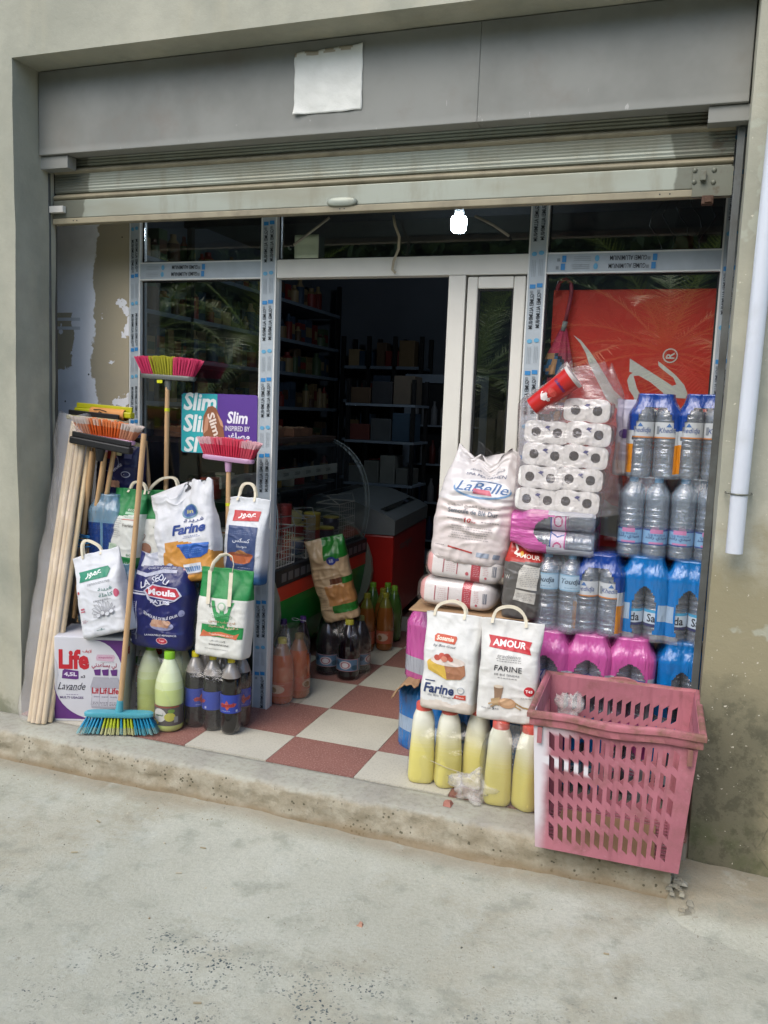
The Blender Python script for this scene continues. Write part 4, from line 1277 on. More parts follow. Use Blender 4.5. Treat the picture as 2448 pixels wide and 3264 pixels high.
# --- Sosemie flour bag
bag('flour_bag', 'white paper flour bag with cake picture and orange Sosemie emblem, beside the AMOUR flour bag', 'bag', (.762, -.205, .318), (D_(-6), 0, D_(-3)), .222, .385, .11,
    lambda x, v, f: '#c9bfb2' if v < .10 + .05 * noise.noise(Vector((x * 4, 1, 1))) else '#cfcfca',
    [('P', [(.20, .76), (.24, .785), (.60, .78), (.62, .755), (.60, .70), (.22, .705)], '#b5482a'), ('T', 'Sosemie', .41, .745, .32, .048, '#e8d8c4', {'b': .03}),
     ('T', 'by Bon Gout', .42, .665, .42, .034, '#5c5a60', {'sh': .3}),
     ('E', .46, .485, .36, .065, '#c9a24a'), ('P', [(.10, .49), (.30, .54), (.78, .50), (.82, .40), (.74, .35), (.50, .33), (.12, .41)], '#c7a544'),
     ('P', [(.42, .50), (.82, .50), (.84, .40), (.76, .35), (.50, .335)], '#9a6a4c'), ('E', .50, .52, .33, .05, '#cbbfb4'),
     ('E', .30, .545, .06, .03, '#a84838'), ('E', .40, .565, .07, .035, '#b55344'), ('E', .50, .565, .07, .035, '#9e4034'), ('E', .44, .54, .06, .03, '#c07a64'), ('E', .56, .545, .05, .025, '#b0503e'),
     ('T', 'Farine', .38, .225, .58, .10, '#28365e', {'b': .03, 'sh': .15}), ('L', [(.10, .30), (.28, .30)], .004, '#28365e'),
     ('T', 'de Blé Tendre', .42, .155, .50, .022, '#77787e'), ('E', .80, .24, .07, .035, '#8f969c'), ('E', .80, .24, .055, .027, '#c9c8c2'),
     ('P', [(.70, .19), (.90, .20), (.90, .15), (.66, .15)], '#b5402c'), ('T', 'Blane', .79, .172, .15, .02, '#e6dcd4')],
    handle=(.42, .28, .065), seed=2, toplean=.012)
# --- small bag edge behind the Sosemie bag
bag('flour_bag', 'white flour bag with barcode side peeping out between the two front flour bags', 'bag', (.868, -.105, .322), (D_(-4), 0, D_(38)), .13, .36, .12,
    lambda x, v, f: '#c4c5c4', [('P', [(.2, .70), (.8, .72), (.8, .67), (.2, .65)], '#a83a32'), ('B', .5, .55, .6, .12, 6, '#8a8c90'), ('B', .5, .34, .6, .16, 7, '#6c7078'), ('R', .5, .2, .3, .08, '#44474c')], seed=12)
# --- La Belle 10 kg sack
bag('semolina_sack', 'tall white woven semolina sack marked La Belle 10kg with frayed open top', 'sack', (.765, .02, .872), (D_(-7), D_(3.5), D_(2)), .315, .475, .17,
    lambda x, v, f: '#cfc4bf' if v < .55 else '#cdc8c6',
    [('T', ar('قمح صلب ممتاز'), .56, .84, .50, .030, '#3f4a5c', {'rot': -.05}), ('T', 'SPA MATAHEN', .56, .79, .56, .028, '#55607a', {'rot': -.05}),
     ('E', .56, .66, .37, .085, '#6f92b4'), ('E', .56, .672, .355, .08, '#d3d3d4'),
     ('T', 'LaBelle', .56, .675, .66, .085, '#4a6a94', {'sh': .3, 'b': .01}), ('P', [(.46, .66), (.66, .655), (.70, .61), (.46, .615)], '#c46a78'), ('L', [(.40, .72), (.60, .735), (.78, .72)], .004, '#3e5f8c'),
     ('T', ar('سميد من القمح الصلب'), .50, .50, .66, .034, '#7a756f'), ('T', 'Semoule de Blé Dur', .50, .455, .62, .042, '#66717c', {'b': .01}),
     ('B', .30, .385, .22, .01, 1, '#5f5a58'), ('T', '10', .46, .38, .085, .04, '#b0342c', {'b': .02}), ('T', 'kg', .54, .37, .05, .018, '#b0342c'), ('B', .72, .38, .24, .01, 1, '#5f5a58'),
     ('B', .50, .275, .54, .12, 6, '#8f8a86'), ('L', [(.26, .14), (.58, .11)], .006, '#a83a34'), ('B', .14, .145, .12, .02, 1, '#77706c'), ('R', .72, .10, .16, .04, '#9aa3b0'), ('R', .89, .10, .08, .04, '#7f8894')],
    kind='sack', seed=3, waist=1.2, topw=.86, pinch=.62, crumple=1.5, fray=.022, topf=lambda x: -.02 + .03 * max(0, 1 - abs(x - .12) / .2) - .045 * max(0, 1 - abs(x - .62) / .12) + .05 * max(0, 1 - abs(x - .86) / .16), toplean=-.02, skew=.06)
# --- Amour coffee-coloured bag standing behind
bag('couscous_bag', 'dark grey plastic bag with red AMOUR top and white text panels behind the flour bags', 'bag', (1.003, -.035, .685), (D_(-3), D_(1), D_(4)), .155, .305, .12,
    lambda x, v, f: '#a32a20' if v > .76 + .03 * (x - .5) else '#595652',
    [('T', 'AMOUR', .60, .83, .62, .055, '#d8cdbc', {'b': .02, 'rot': -.08}), ('L', [(.18, .97), (.28, .90), (.22, .86), (.36, .84)], .008, '#d8d0c4'), ('E', .42, .86, .05, .03, '#c79a3a'),
     ('P', [(.52, .73), (.90, .70), (.86, .40), (.36, .42), (.40, .64)], '#bcb8ae'), ('B', .64, .57, .42, .26, 11, '#8c8a86'), ('P', [(.34, .40), (.84, .37), (.84, .22), (.30, .26)], '#bcb8ae'), ('B', .58, .31, .42, .10, 5, '#8c8a86'),
     ('T', 'W', .12, .55, .12, .05, '#c2beb4', {'rot': .1})],
    kind='plastic', seed=4, waist=1.0, pinch=.72, topw=.8, crumple=1.1)
# red corner of another AMOUR bag poking out behind the sack
bag('couscous_bag', 'red edged bag poking out between the tall woven sack and the lying pink pack', 'bag', (.905, .05, .80), (D_(-4), D_(9), D_(8)), .15, .30, .12,
    lambda x, v, f: '#a8281e' if v > .1 else '#c4bcb0', [('L', [(.2, .93), (.4, .88), (.7, .90), (.82, .80)], .010, '#c9c2b2')], kind='plastic', seed=5, waist=.6, pinch=.75)

# --- two wrapped packs lying on the cardboard
def lying(loc, rot, label, seed):
    root = empty('wrapped_sugar_pack', loc, rot, label, 'pack', 'wrapped white packs lying on the cardboard')
    W, D, H = .33, .20, .118
    def f(u, v, grow=0):
        t = 2 * pi * u
        s = v * 2 - 1
        e = (1 - abs(s) ** 9) ** .5 if abs(s) < 1 else 0
        n = 4.2
        y = (D / 2 + grow) * max(e, .03) * math.copysign(abs(cos(t)) ** (2 / n), cos(t))
        z = (H / 2 + grow) * max(e, .03) * math.copysign(abs(sin(t)) ** (2 / n), sin(t))
        x = (W / 2 + grow) * s * (1 + .05 * (1 - e))
        p = Vector((x * 9 + seed, y * 9, z * 9))
        k = 1 + .05 * noise.noise(p)
        return (x, y * k, H / 2 + z * k)
    def c(u, v):
        if v < .10: return '#d89c96'
        if .60 < v < .72: return '#b5404a'
        return '#dcd5d0'
    mb = MB().grid(lambda u, v: f(u, v), 40, 60, colf=c, closed=True)
    mb.build('pack_body', PLASTIC_PRINT, root, True)
    def fr(px, py, off):
        # px along the pack, py up its front face
        z = H * (.14 + .72 * py)
        zz = (z - H / 2) / (H / 2)
        s = (px * 2 - 1) * .97
        e = max((1 - abs(s) ** 9) ** .5, .03)
        y = -D / 2 * e * (1 - min(.99, abs(zz / max(e, .5))) ** 4.2) ** (1 / 4.2)
        x = W / 2 * s
        k = 1 + .05 * noise.noise(Vector((x * 9 + seed, y * 9, (z - H / 2) * 9)))
        return (x, y * k - off - .0012, H / 2 + (z - H / 2) * k)
    mp_ = MB()
    add_print(mp_, [('L', [(.24, .85), (.24, .15)], .004, '#a8505a'), ('L', [(.42, .85), (.42, .15)], .004, '#a8505a'), ('B', .33, .5, .12, .6, 6, '#c49a9c'), ('E', .555, .24, .022, .09, '#b5505a'),
                    ('B', .665, .5, .07, .7, 8, '#d6aeb0'), ('B', .79, .55, .06, .6, 7, '#c48a8c'), ('R', .90, .5, .05, .5, '#7a7c84'), ('R', .885, .5, .006, .5, '#c8c2be'), ('R', .905, .5, .006, .5, '#c8c2be'), ('E', .80, .15, .016, .06, '#b5505a')], W, H, fr, maxlen=.02)
    mp_.build('pack_print', INK, root)
    mb = MB().grid(lambda u, v: (lambda p: (p[0] + .012 * noise.noise(Vector((p[0] * 14, p[2] * 14, seed))), p[1], p[2] + .006 * noise.noise(Vector((p[0] * 20, seed, p[1] * 20)))))(f(u, v, .008)), 40, 40, closed=True)
    mb.build('shrink_wrap', CLEARWRAP, root, True)
    return root
CLEARWRAP = mat('clear_wrap', '#e2e0e2', .14, var=.05, bump=.7, bs=14, alpha=.02, clear='#ffffff', stretch=(1, 1, 1.6), gloss=.9, refl=.0)
lying((.728, .045, .690), (0, D_(1.5), D_(-2)), 'lower wrapped white pack with a red band, on the cardboard sheet', 3)
lying((.752, .045, .808), (0, D_(3.5), D_(2)), 'upper wrapped white pack with a red band, under the tall sack', 8)
# cardboard sheets
CARD = mat('brown_cardboard', '#9b7d5c', .85, var=.15, vs=6, bump=.15, bs=60)
def sheet(name, label, f, nu=16, nv=8, th=.004):
    o = MB().grid(f, nu, nv).build(name, CARD, None, True)
    o.modifiers.new('solid', 'SOLIDIFY').thickness = th
    return tag(o, label, 'cardboard')
sheet('cardboard_sheet', 'brown cardboard sheet under the lying white packs', lambda u, v: (.545 + .50 * u - .02 * v * (1 - u), -.09 + .30 * v, .676 + .012 * u + .006 * noise.noise(Vector((u * 4, v * 4, 1)))))
sheet('cardboard_flap', 'torn cardboard flap sticking out left between the pink and blue water packs', lambda u, v: (.462 + .115 * u - .012 * v, -.03 + .14 * v, .262 + .07 * min(1, u * 2.2) + .015 * noise.noise(Vector((u * 6, v * 3, 4)))), 10, 6)

# ------------------------------------------------------------------ left side bags
bag('flour_bag', 'white flour bag with green Arabic banner tilted on top of the Life carton', 'bag', (-.848, -.205, .425), (D_(-8), D_(-17), D_(6)), .235, .385, .13,
    lambda x, v, f: '#c6c8cb',
    [('P', [(.12, .80), (.80, .80), (.84, .76), (.80, .67), (.14, .67), (.16, .74)], '#1d7a5c'), ('T', ar('عمور'), .48, .735, .36, .085, '#d5dcd6', {'b': .03}),
     ('B', .60, .62, .60, .03, 2, '#8d8f92'), ('T', ar('فرينة'), .72, .53, .30, .05, '#4c7a70', {'b': .01}), ('T', ar('كاملة'), .72, .465, .30, .045, '#4c7a70', {'b': .01}), ('B', .6, .41, .4, .02, 2, '#8d8f92'),
     ('E', .93, .46, .05, .05, '#b04a64'),
     *[('L', [(.62, .22), (.62 + .22 * cos(a), .28 + .10 * sin(a)), (.62 + .26 * cos(a + .25), .28 + .12 * sin(a + .25)), (.62, .22)], .0016, '#77777c') for a in [k * .42 for k in range(9)]],
     *[('E', .50 + .1 * k, .24 + .02 * (k % 2), .055, .028, '#86868c') for k in range(4)], *[('E', .50 + .1 * k, .24 + .02 * (k % 2), .045, .022, '#bfc1c4') for k in range(4)],
     ('T', '5', .50, .075, .03, .025, '#3c6a60', {'b': .03}), ('B', .47, .07, .20, .012, 1, '#3c6a60'), ('R', .10, .55, .05, .03, '#a83a4a'), ('R', .15, .35, .10, .02, '#b05a68'), ('R', .15, .32, .10, .014, '#b05a68'), ('B', .14, .20, .12, .04, 3, '#b08a90')],
    handle=(.42, .2, .075), seed=6, toplean=.0)
bag('semolina_sack', 'dark blue semolina sack with red and white Moula Pates badge on the green bottles', 'sack', (-.652, -.095, .362), (D_(-7), D_(-1), D_(-3)), .295, .435, .14,
    lambda x, v, f: '#9fa2ac' if v > .87 + .06 * (x - .5) and .12 < x < .8 else '#c9909c' if v > .84 and x > .93 else '#1e2258',
    [('P', [(.05, .80), (.30, .78), (.60, .84), (.85, .84), (.85, .81), (.60, .80), (.30, .74), (.05, .76)], '#a9abba'),
     ('T', 'QUALITE SUPERIEURE', .55, .845, .55, .028, '#c2c4d2', {'rot': .08}), ('T', 'LA SE', .40, .70, .34, .075, '#c6c8d4', {'b': .02, 'rot': .45}), ('T', 'DU', .66, .735, .2, .065, '#c6c8d4', {'b': .02, 'rot': -.5}),
     ('L', [(.04, .56), (.35, .56)], .007, '#b9bbc8'), ('L', [(.04, .585), (.35, .585)], .004, '#b9bbc8'),
     ('P', [(.32, .60), (.46, .68), (.88, .66), (.95, .58), (.86, .52), (.58, .45), (.40, .52)], '#b9bbc8'), ('P', [(.35, .60), (.47, .665), (.87, .65), (.925, .58), (.85, .535), (.42, .555)], '#b02a3a'),
     ('P', [(.42, .545), (.85, .525), (.58, .465)], '#1e2258'), ('T', 'Moula', .64, .60, .46, .068, '#e0dce0', {'b': .04}), ('T', 'PATES', .63, .50, .34, .040, '#c9cad6', {'b': .04}),
     ('T', 'SEMOULE DE BLÉ DUR', .64, .385, .58, .038, '#cdced8', {'b': .02, 'arc': -.055}),
     ('E', .68, .255, .21, .05, '#8688a8'), *[('E', .53 + .062 * (k % 5) + .02 * (k // 5), .262 + .028 * (k // 5), .045, .026, ['#b08a72', '#a87e66', '#b8947c'][k % 3]) for k in range(10)],
     ('T', 'LA NOUVELLE RÉFÉRENCE', .66, .155, .54, .024, '#cdced8', {'b': .02, 'rot': .06}), ('E', .69, .095, .105, .034, '#c9b6ba'), ('E', .69, .095, .095, .029, '#a8283a'), ('T', 'Sopi', .69, .095, .10, .02, '#e0d0d4'),
     ('B', .12, .30, .12, .36, 18, '#a0a2ba'), ('L', [(.215, .08), (.215, .48)], .003, '#b9bbc8'), ('E', .96, .40, .03, .035, '#8688a8'), ('E', .08, .06, .03, .016, '#c9cad6')],
    kind='plastic', seed=7, waist=1.1, pinch=.66, topw=.92, crumple=1.6, skew=-.05)
bag('flour_bag', 'white bag with bright green top and green picture, standing on the dark cola bottles', 'bag', (-.322, -.105, .366), (D_(-6), 0, D_(0)), .252, .395, .12,
    lambda x, v, f: '#167a3a' if v > .67 else '#ccccc4',
    [('P', [(.34, .64), (.40, .50), (.44, .42), (.70, .42), (.74, .52), (.80, .64), (.74, .635), (.68, .52), (.62, .50), (.60, .56), (.54, .56), (.52, .50), (.46, .52), (.40, .64)], '#2f8a4c'),
     ('E', .56, .58, .085, .05, '#8fae90'), ('E', .56, .58, .06, .035, '#ccccc4'), ('T', 'Bur', .38, .575, .13, .03, '#35503a'), ('T', 'ye', .72, .575, .10, .03, '#35503a'),
     ('B', .57, .47, .42, .06, 3, '#6a9a74'), ('R', .57, .30, .82, .13, '#1d7e3e'), ('R', .57, .40, .20, .10, '#1d7e3e'),
     ('T', ar('قمح صلب مطحون'), .57, .405, .54, .04, '#a8886c', {'b': .03}), ('T', ar('دقيق السميد'), .60, .352, .60, .04, '#b09a7c', {'b': .03}),
     ('P', [(.14, .22), (.20, .30), (.30, .275), (.57, .295), (.84, .275), (.92, .30), (.88, .225), (.80, .235), (.57, .25), (.34, .235)], '#b5603c'),
     ('T', 'Transformation de blé', .57, .262, .5, .018, '#e0c8b4'), ('T', ar('الوزن الصافي'), .50, .185, .30, .022, '#2e2c28'), ('T', '5', .66, .185, .02, .022, '#2e2c28'), ('B', .52, .145, .4, .02, 2, '#55524c'), ('B', .5, .095, .55, .014, 1, '#8c8a84')],
    seed=8, toplean=.006)
# its hanging straps: flat white ribbons falling from the top edge
_b = bpy.data.objects[[o.name for o in COL.objects if o.get('label', '').startswith('white bag with bright green top')][0]]
for xx in (-.055, .052):
    MB().box(xx - .009, -.069, .235, xx + .009, -.0665, .385).build('handle_strap', HANDLE, _b)
mb = MB(); mb.tube([(-.055, -.06, .38), (-.052, -.045, .42), (-.03, -.03, .452), (0, -.025, .462), (.03, -.03, .452), (.049, -.045, .42), (.052, -.06, .38)], .009, 8, flat=.25)
mb.build('handle', HANDLE, _b, True)
bag('flour_bag', 'big white and orange Farine flour bag leaning with crumpled open top above the blue sack', 'bag', (-.535, -.01, .668), (D_(-8), D_(-13), D_(3)), .30, .445, .14,
    lambda x, v, f: '#bd8436' if (v < .42 - .30 * (x - .1) ** 2 + .10 * x and v < .52 and x > .12 + .2 * v) else '#c9cacc',
    [('E', .66, .72, .15, .072, '#5b7d8e'), ('E', .66, .725, .125, .058, '#2b4a86'), ('T', 'lim', .66, .725, .12, .04, '#b9b56a', {'b': .02}),
     ('T', ar('فرينة'), .72, .625, .34, .05, '#39477a', {'b': .01}), ('T', 'Farine', .64, .545, .56, .105, '#1e3c80', {'b': .04, 'sh': .25}), ('B', .66, .46, .30, .03, 2, '#6a76a0'),
     ('P', [(.42, .395), (.95, .375), (.93, .27), (.83, .235), (.58, .24)], '#1f4f9a'), ('P', [(.42, .395), (.95, .375), (.95, .355), (.42, .37)], '#2c66b8'), ('B', .70, .31, .36, .06, 3, '#5a82be'),
     ('R', .66, .13, .30, .10, '#b9bcc0'), ('R', .66, .125, .25, .05, '#5a7aa4'), *[('R', .56 + .04 * k, .125, .008, .055, '#b9bcc0') for k in range(6)], ('B', .62, .07, .3, .01, 1, '#77787c')],
    seed=9, crumple=2.0, fray=.015, topf=lambda x: -.03 * max(0, 1 - abs(x - .1) / .3) - .05 * max(0, 1 - abs(x - .42) / .16) + .035 * max(0, 1 - abs(x - .75) / .3), topw=1.05, pinch=.5, toplean=.01)
bag('couscous_bag', 'white paper couscous bag with red banner and blue picture panel beside the mullion', 'bag', (-.322, .085, .668), (D_(-4), D_(1), D_(0)), .205, .40, .11,
    lambda x, v, f: hx('#23527c') if v < .07 else tuple(hx('#23527c')[i] * (1 - ss(.05, .28, v)) + hx('#c6c9cc')[i] * ss(.05, .28, v) for i in range(3)) + (1,),
    [('P', [(.20, .845), (.84, .855), (.84, .74), (.22, .72)], '#b0282c'), ('T', ar('عمور'), .54, .79, .42, .075, '#e4dcd8', {'b': .03}),
     ('R', .50, .42, .72, .50, '#34456c'), ('B', .5, .60, .5, .06, 3, '#5f6e90'), ('T', ar('كسكس'), .50, .50, .44, .06, '#c9ced8', {'b': .02}), ('T', ar('متوسط'), .52, .435, .26, .045, '#c9ced8'),
     ('P', [(.18, .34), (.82, .34), (.74, .26), (.60, .235), (.40, .235), (.26, .26)], '#a85a34'), ('E', .50, .345, .32, .022, '#7c4026'), ('P', [(.34, .35), (.42, .385), (.50, .395), (.60, .38), (.68, .35)], '#94643c'),
     ('B', .6, .19, .3, .02, 1, '#8f96a8')],
    handle=(.44, .20, .085), seed=10, toplean=.0)
bag('flour_bag', 'tall white bag with green top and bottom behind the leaning stick', 'bag', (-.925, .01, .70), (D_(-4), D_(2), D_(-4)), .175, .375, .12,
    lambda x, v, f: '#17713a' if v > .62 + .08 * x or v < .14 else '#c3c5be',
    [('T', 'eco', .72, .74, .2, .03, '#b9c9b8'), ('R', .72, .70, .3, .03, '#8fb598'), ('B', .75, .65, .4, .03, 2, '#8fb598'), ('L', [(.5, .615), (.98, .625)], .003, '#b05040'),
     ('B', .30, .50, .42, .26, 10, '#85878a'), ('T', 'Farine', .74, .545, .36, .04, '#6a625c'), ('R', .28, .25, .28, .09, '#a9bba6'), ('B', .27, .25, .2, .06, 4, '#74907a'), ('T', 'BIO', .85, .17, .14, .03, '#2c7a44'), ('T', 'LILAL', .85, .07, .24, .025, '#b9c9b8')],
    handle=(.70, .25, .055), seed=11, toplean=0)
bag('flour_bag', 'white and green bag half hidden behind the Farine bag and the stick', 'bag', (-.745, .07, .70), (D_(-4), D_(-4), D_(4)), .24, .375, .12,
    lambda x, v, f: '#17753b' if v > .63 else '#c5c6c0',
    [('T', ar('دقيق'), .52, .54, .26, .05, '#3f5a3c'), *[('L', [(.55 + .03 * k, .30 + .02 * k), (.62 + .03 * k, .48 - .01 * k)], .003, '#4c7a44') for k in range(8)], ('L', [(.1, .5), (.2, .42), (.16, .36)], .003, '#7c5a48'), ('E', .2, .25, .14, .08, '#8a6450')],
    handle=(.5, .3, .075), seed=13, toplean=0)
bag('semolina_sack', 'dark blue semolina sack at the back under the squeegees', 'sack', (-1.06, .135, .93), (D_(-2), D_(3), D_(-2)), .24, .42, .13,
    lambda x, v, f: '#171b48',
    [('E', .42, .62, .26, .11, '#8688a8'), ('E', .42, .62, .235, .098, '#1a1e50'), ('P', [(.20, .70), (.30, .76), (.56, .74), (.60, .68), (.40, .66)], '#a8283a'), ('T', 'MOULE', .62, .83, .4, .035, '#b9bac8', {'b': .02, 'rot': -.3}),
     ('T', 'NATURE', .60, .55, .34, .03, '#b9bac8', {'b': .02, 'rot': .7}), ('R', .84, .72, .14, .07, '#5a5c80'), ('E', .82, .50, .09, .035, '#b9bac8'), ('E', .82, .50, .075, .028, '#171b48'),
     *[('E', .46 + .07 * (k % 4), .36 + .035 * (k // 4), .05, .026, '#a87e66') for k in range(8)], ('T', 'LA REFERENCE', .62, .235, .5, .026, '#b9bac8', {'b': .02}), ('E', .56, .15, .12, .04, '#b03a4c'), ('T', 'Sopi', .56, .15, .12, .025, '#d8c8cc')],
    kind='plastic', seed=14, waist=.8, pinch=.7)
# --- bread bag standing in the doorway
bag('bread_bag', 'clear bread bag with green print standing on dark bottles beside the counter', 'bag', (-.155, .93, .33), (D_(4), D_(-14), D_(14)), .205, .47, .12,
    lambda x, v, f: '#1f6a24' if (.10 < v < .20 and x > .38) or (v > .76 and x > .42) or (.44 < v < .52 and x > .75) else '#2a2f6a' if .72 < v < .78 and .55 < x < .8 else '#5a3422' if .46 < v < .52 and x > .45 else '#a87848' if (.2 < v < .45 and x > .3) else '#b39a78',
    [('B', .15, .3, .2, .3, 10, '#8c7a64'), ('E', .60, .74, .12, .05, '#24347a'), ('T', 'BB', .60, .74, .1, .04, '#c4c8d8')],
    kind='plastic', seed=15, waist=.6, pinch=.78, crumple=2.4)
# ------------------------------------------------------------------ bottles and shrink-wrapped packs
WATER = mat('clear_bottle', '#dbe8fa', .06, var=.1, vs=20, bump=.30, bs=12, stretch=(1.5, 1.5, 8), alpha=.14, clear='#f0f6fb', gloss=1.0, refl=.13)
FILM = mat('shrink_film', rough=.16, attr=True, var=.10, vs=12, bump=1.0, bs=20, alpha='attr', stretch=(2.4, 2.4, .5), coat=.4, gloss=.8)
LABEL = mat('bottle_label', rough=.35, attr=True, var=.05, vs=20, bump=.05)
CAPM = {}
def capmat(c):
    if c not in CAPM: CAPM[c] = mat('cap_' + c.strip('#'), c, .4, var=.05, bump=0)
    return CAPM[c]
_L = {}
def cyl_label(r, z0, z1, base, prints, bands=()):
    H = z1 - z0
    def c(u, v):
        for a, b, cc in bands:
            if a <= v < b: return cc
        return base
    mb = MB().grid(lambda u, v: (r * cos(2 * pi * u), r * sin(2 * pi * u), z0 + H * v), 28, 12, colf=c, closed=True)
    W = 2.4 * r
    add_print(mb, prints, W, H, lambda px, py, o: ((r + o) * sin((px - .5) * 2.4), -(r + o) * cos((px - .5) * 2.4), z0 + H * py), maxlen=.02, off=.0006)
    return mb
WPROF = [(.020, 0), (.036, .002), (.042, .012), (.0437, .022), (.0437, .034), (.0398, .040), (.0437, .046), (.0437, .052), (.0398, .058), (.0437, .064), (.0437, .110), (.0398, .116), (.0437, .122), (.0437, .128), (.0398, .134), (.0437, .140), (.0437, .146), (.0398, .152), (.0437, .158), (.0437, .172), (.0398, .178), (.0437, .184), (.0437, .190), (.0398, .196), (.0437, .203), (.0437, .228), (.0430, .244), (.038, .262), (.028, .276), (.018, .286), (.0135, .291), (.0135, .298)]
def bottle(parent, x, y, prof, m, cap, capz, capr, capcol, label=None, n=18, rz=0, z=0, share={}, key=None):
    if key in share:
        o = copy_tree(share[key], parent)
    else:
        o = MB().lathe(prof, n).build('bottle', m, parent, True)
        MB().lathe([(capr, capz), (capr, capz + cap * .85), (capr * .85, capz + cap)], 14).build('cap', capmat(capcol), o, True, angle=40)
        if label: label().build('label', LABEL, o, True)
        if key: share[key] = o
    o.location = (x, y, z); o.rotation_euler = (0, 0, rz); o.scale = (1.055, 1.055, 1)
    return o
def wpack_shape(u, v, W, D, H, sh=.76, topw=.68, topd=.85, rad=5.0, ph=0.0):
    k = ss(sh, 1.0, v)
    a = W / 2 * (1 - (1 - topw) * k) * (1 if v > .03 else .96)
    b = D / 2 * (1 - (1 - topd) * k) * (1 if v > .03 else .97)
    cx_, cy_ = sup(u, rad)
    x = a * cx_; y = b * cy_
    z = H * v + H * .03 * ss(.9, 1, v)
    # film dips between the two rows of bottles
    if y < 0: y += .006 * (1 - min(1, abs(x) / .02)) * (1 - .5 * k)
    y += .0035 * noise.noise(Vector((x * 16 + ph, z * 9, 1))); x += .0035 * noise.noise(Vector((y * 14, z * 10, 7 + ph)))
    return (x, y, z)
def pack(name, label, loc, rot, W, D, H, filmf, lab, capcol, group, ph=0.0, sh=.76, topw=.68, topd=.85, key='water', prof=None, extra=None):
    root = empty(name, loc, rot, label, 'bottle pack', group)
    prof = prof or WPROF
    s_ = H / .315
    for i in range(2):
        for j in range(3):
            b = bottle(root, (i - .5) * .0935, (j - 1) * .088, prof, WATER, .016, .294, .0155, capcol, lab, key=key, rz=[.12, -.25, .3][j] * (1 if i else -1))
    mb = MB()
    nu, nv = 96, 60
    def cf(u, v):
        p = wpack_shape(u, v, W, D, H, sh, topw, topd, ph=ph)
        a = W / 2
        face = 'f' if sup(u, 5.0)[1] < 0 and abs(p[0]) < abs(W / 2 * (1 - (1 - topw) * ss(sh, 1, v))) * .97 and p[1] < -D / 2 * .55 else 's'
        return filmf(p[0] / (W / 2), v, face, p[1])
    mb.grid(lambda u, v: wpack_shape(u, v, W, D, H, sh, topw, topd, ph=ph), nu, nv, colf=cf, closed=True)
    top = [nv * nu + i for i in range(nu)]
    mb.f.append(top); mb.m.append(0); mb.c.append(filmf(0, .99, 's', 0))
    mb.build('shrink_film', FILM, root, True)
    return root
def clr(h, a): return hx(h, a)
def film_khedija(x, v, f, y):
    w = .76
    if f == 'f' or v > .84:
        arch = .86 - .34 * (x / w) ** 4 if abs(x) < w else 0
        if abs(x) < w and v < min(.87, arch + .02): return clr('#e2e6ea', .05)
        if v < .06: return clr('#e2e6ea', .2)
    if y > 0 and v < .62: return clr('#b9b4ae', .35)
    if v > .58: return clr('#123c8c', .93)
    if v > .42: return clr('#c3c8cc', .8)
    return clr('#c9801e', .92)
def film_saida(x, v, f, y):
    if f == 'f':
        ex, ez = x / .46, (v - .36) / .32
        if v > .36 and ex * ex + ez * ez < 1: return clr('#dfe8ee', .04)
        if v <= .36 and abs(x) < .46 - .2 * max(0, .2 - v) / .2: return clr('#dfe8ee', .04)
        if v < .10: return clr('#cfd8de', .3)
    if .26 < v < .46 and abs(x) > .5: return clr('#a4bcd4', .8)
    return clr('#0c6fb8', .93)
def film_pink(x, v, f, y):
    if f == 'f':
        ex, ez = x / .64, (v - .42) / .31
        if v > .42 and ex * ex + ez * ez < 1: return clr('#e8e2ea', .04)
        if v <= .42 and abs(x) < .64: return clr('#e8e2ea', .05)
        if v < .56 and abs(x) > .64: return clr('#b9bec6', .75)
    if v < .34: return clr('#b9bec6', .7) if v > .12 else clr('#c05a96', .8)
    return clr('#c4569c', .9)
def film_clear(x, v, f, y): return clr('#dde4e8', .05 + (.08 if v < .1 else 0))
def film_sidi(x, v, f, y): return clr('#b9cbdc', .06 if v < .75 else .18)
def lab_k(): return cyl_label(.0440, .155, .215, '#c2c6c8', [('T', 'Khedidja', .52, .45, .72, .42, '#2f4c86', {'sh': .3, 'b': .01}), ('R', .12, .5, .12, .5, '#7a8086'), ('P', [(.4, .7), (.5, .95), (.6, .7)], '#3a6aa6')], bands=[(0, .12, '#c4762a')])
def lab_s(): return cyl_label(.0440, .060, .125, '#bccbd8', [('T', 'Saïda', .5, .52, .72, .5, '#1c2430', {'b': .02})], bands=[(.8, 1, '#3c9cc8'), (.92, 1.01, '#d0d8dc'), (0, .18, '#1c2058')])
def lab_r(): return cyl_label(.0440, .055, .115, '#7fa8cc', [('R', .5, .88, .44, .26, '#c47ca8'), ('T', ar('سيدي راشد'), .5, .46, .80, .30, '#1f2d6c', {'b': .02}), ('T', 'Sidi Rached', .5, .66, .6, .12, '#2c4a8c'), ('R', .5, .14, .5, .12, '#c47ca8')], bands=[(0, .10, '#2c4a8c'), (.9, 1.01, '#28408c')])
def lab_t(): return cyl_label(.0440, .170, .235, '#a4bccc', [('T', 'Toudja', .5, .55, .72, .42, '#20344c', {'sh': .3, 'b': .015}), ('B', .5, .2, .5, .12, 1, '#5a7890')], bands=[(0, .06, '#7fa4bc'), (.94, 1.01, '#7fa4bc')])
def lab_p(): return cyl_label(.0440, .110, .170, '#c9b8c8', [('E', .4, .5, .22, .3, '#b84a7c'), ('E', .4, .5, .15, .2, '#c9c2cc'), ('L', [(.9, .1), (.8, .5), (.95, .9)], .006, '#24408c')], bands=[(0, .12, '#b84a8c'), (.9, 1, '#24408c')])
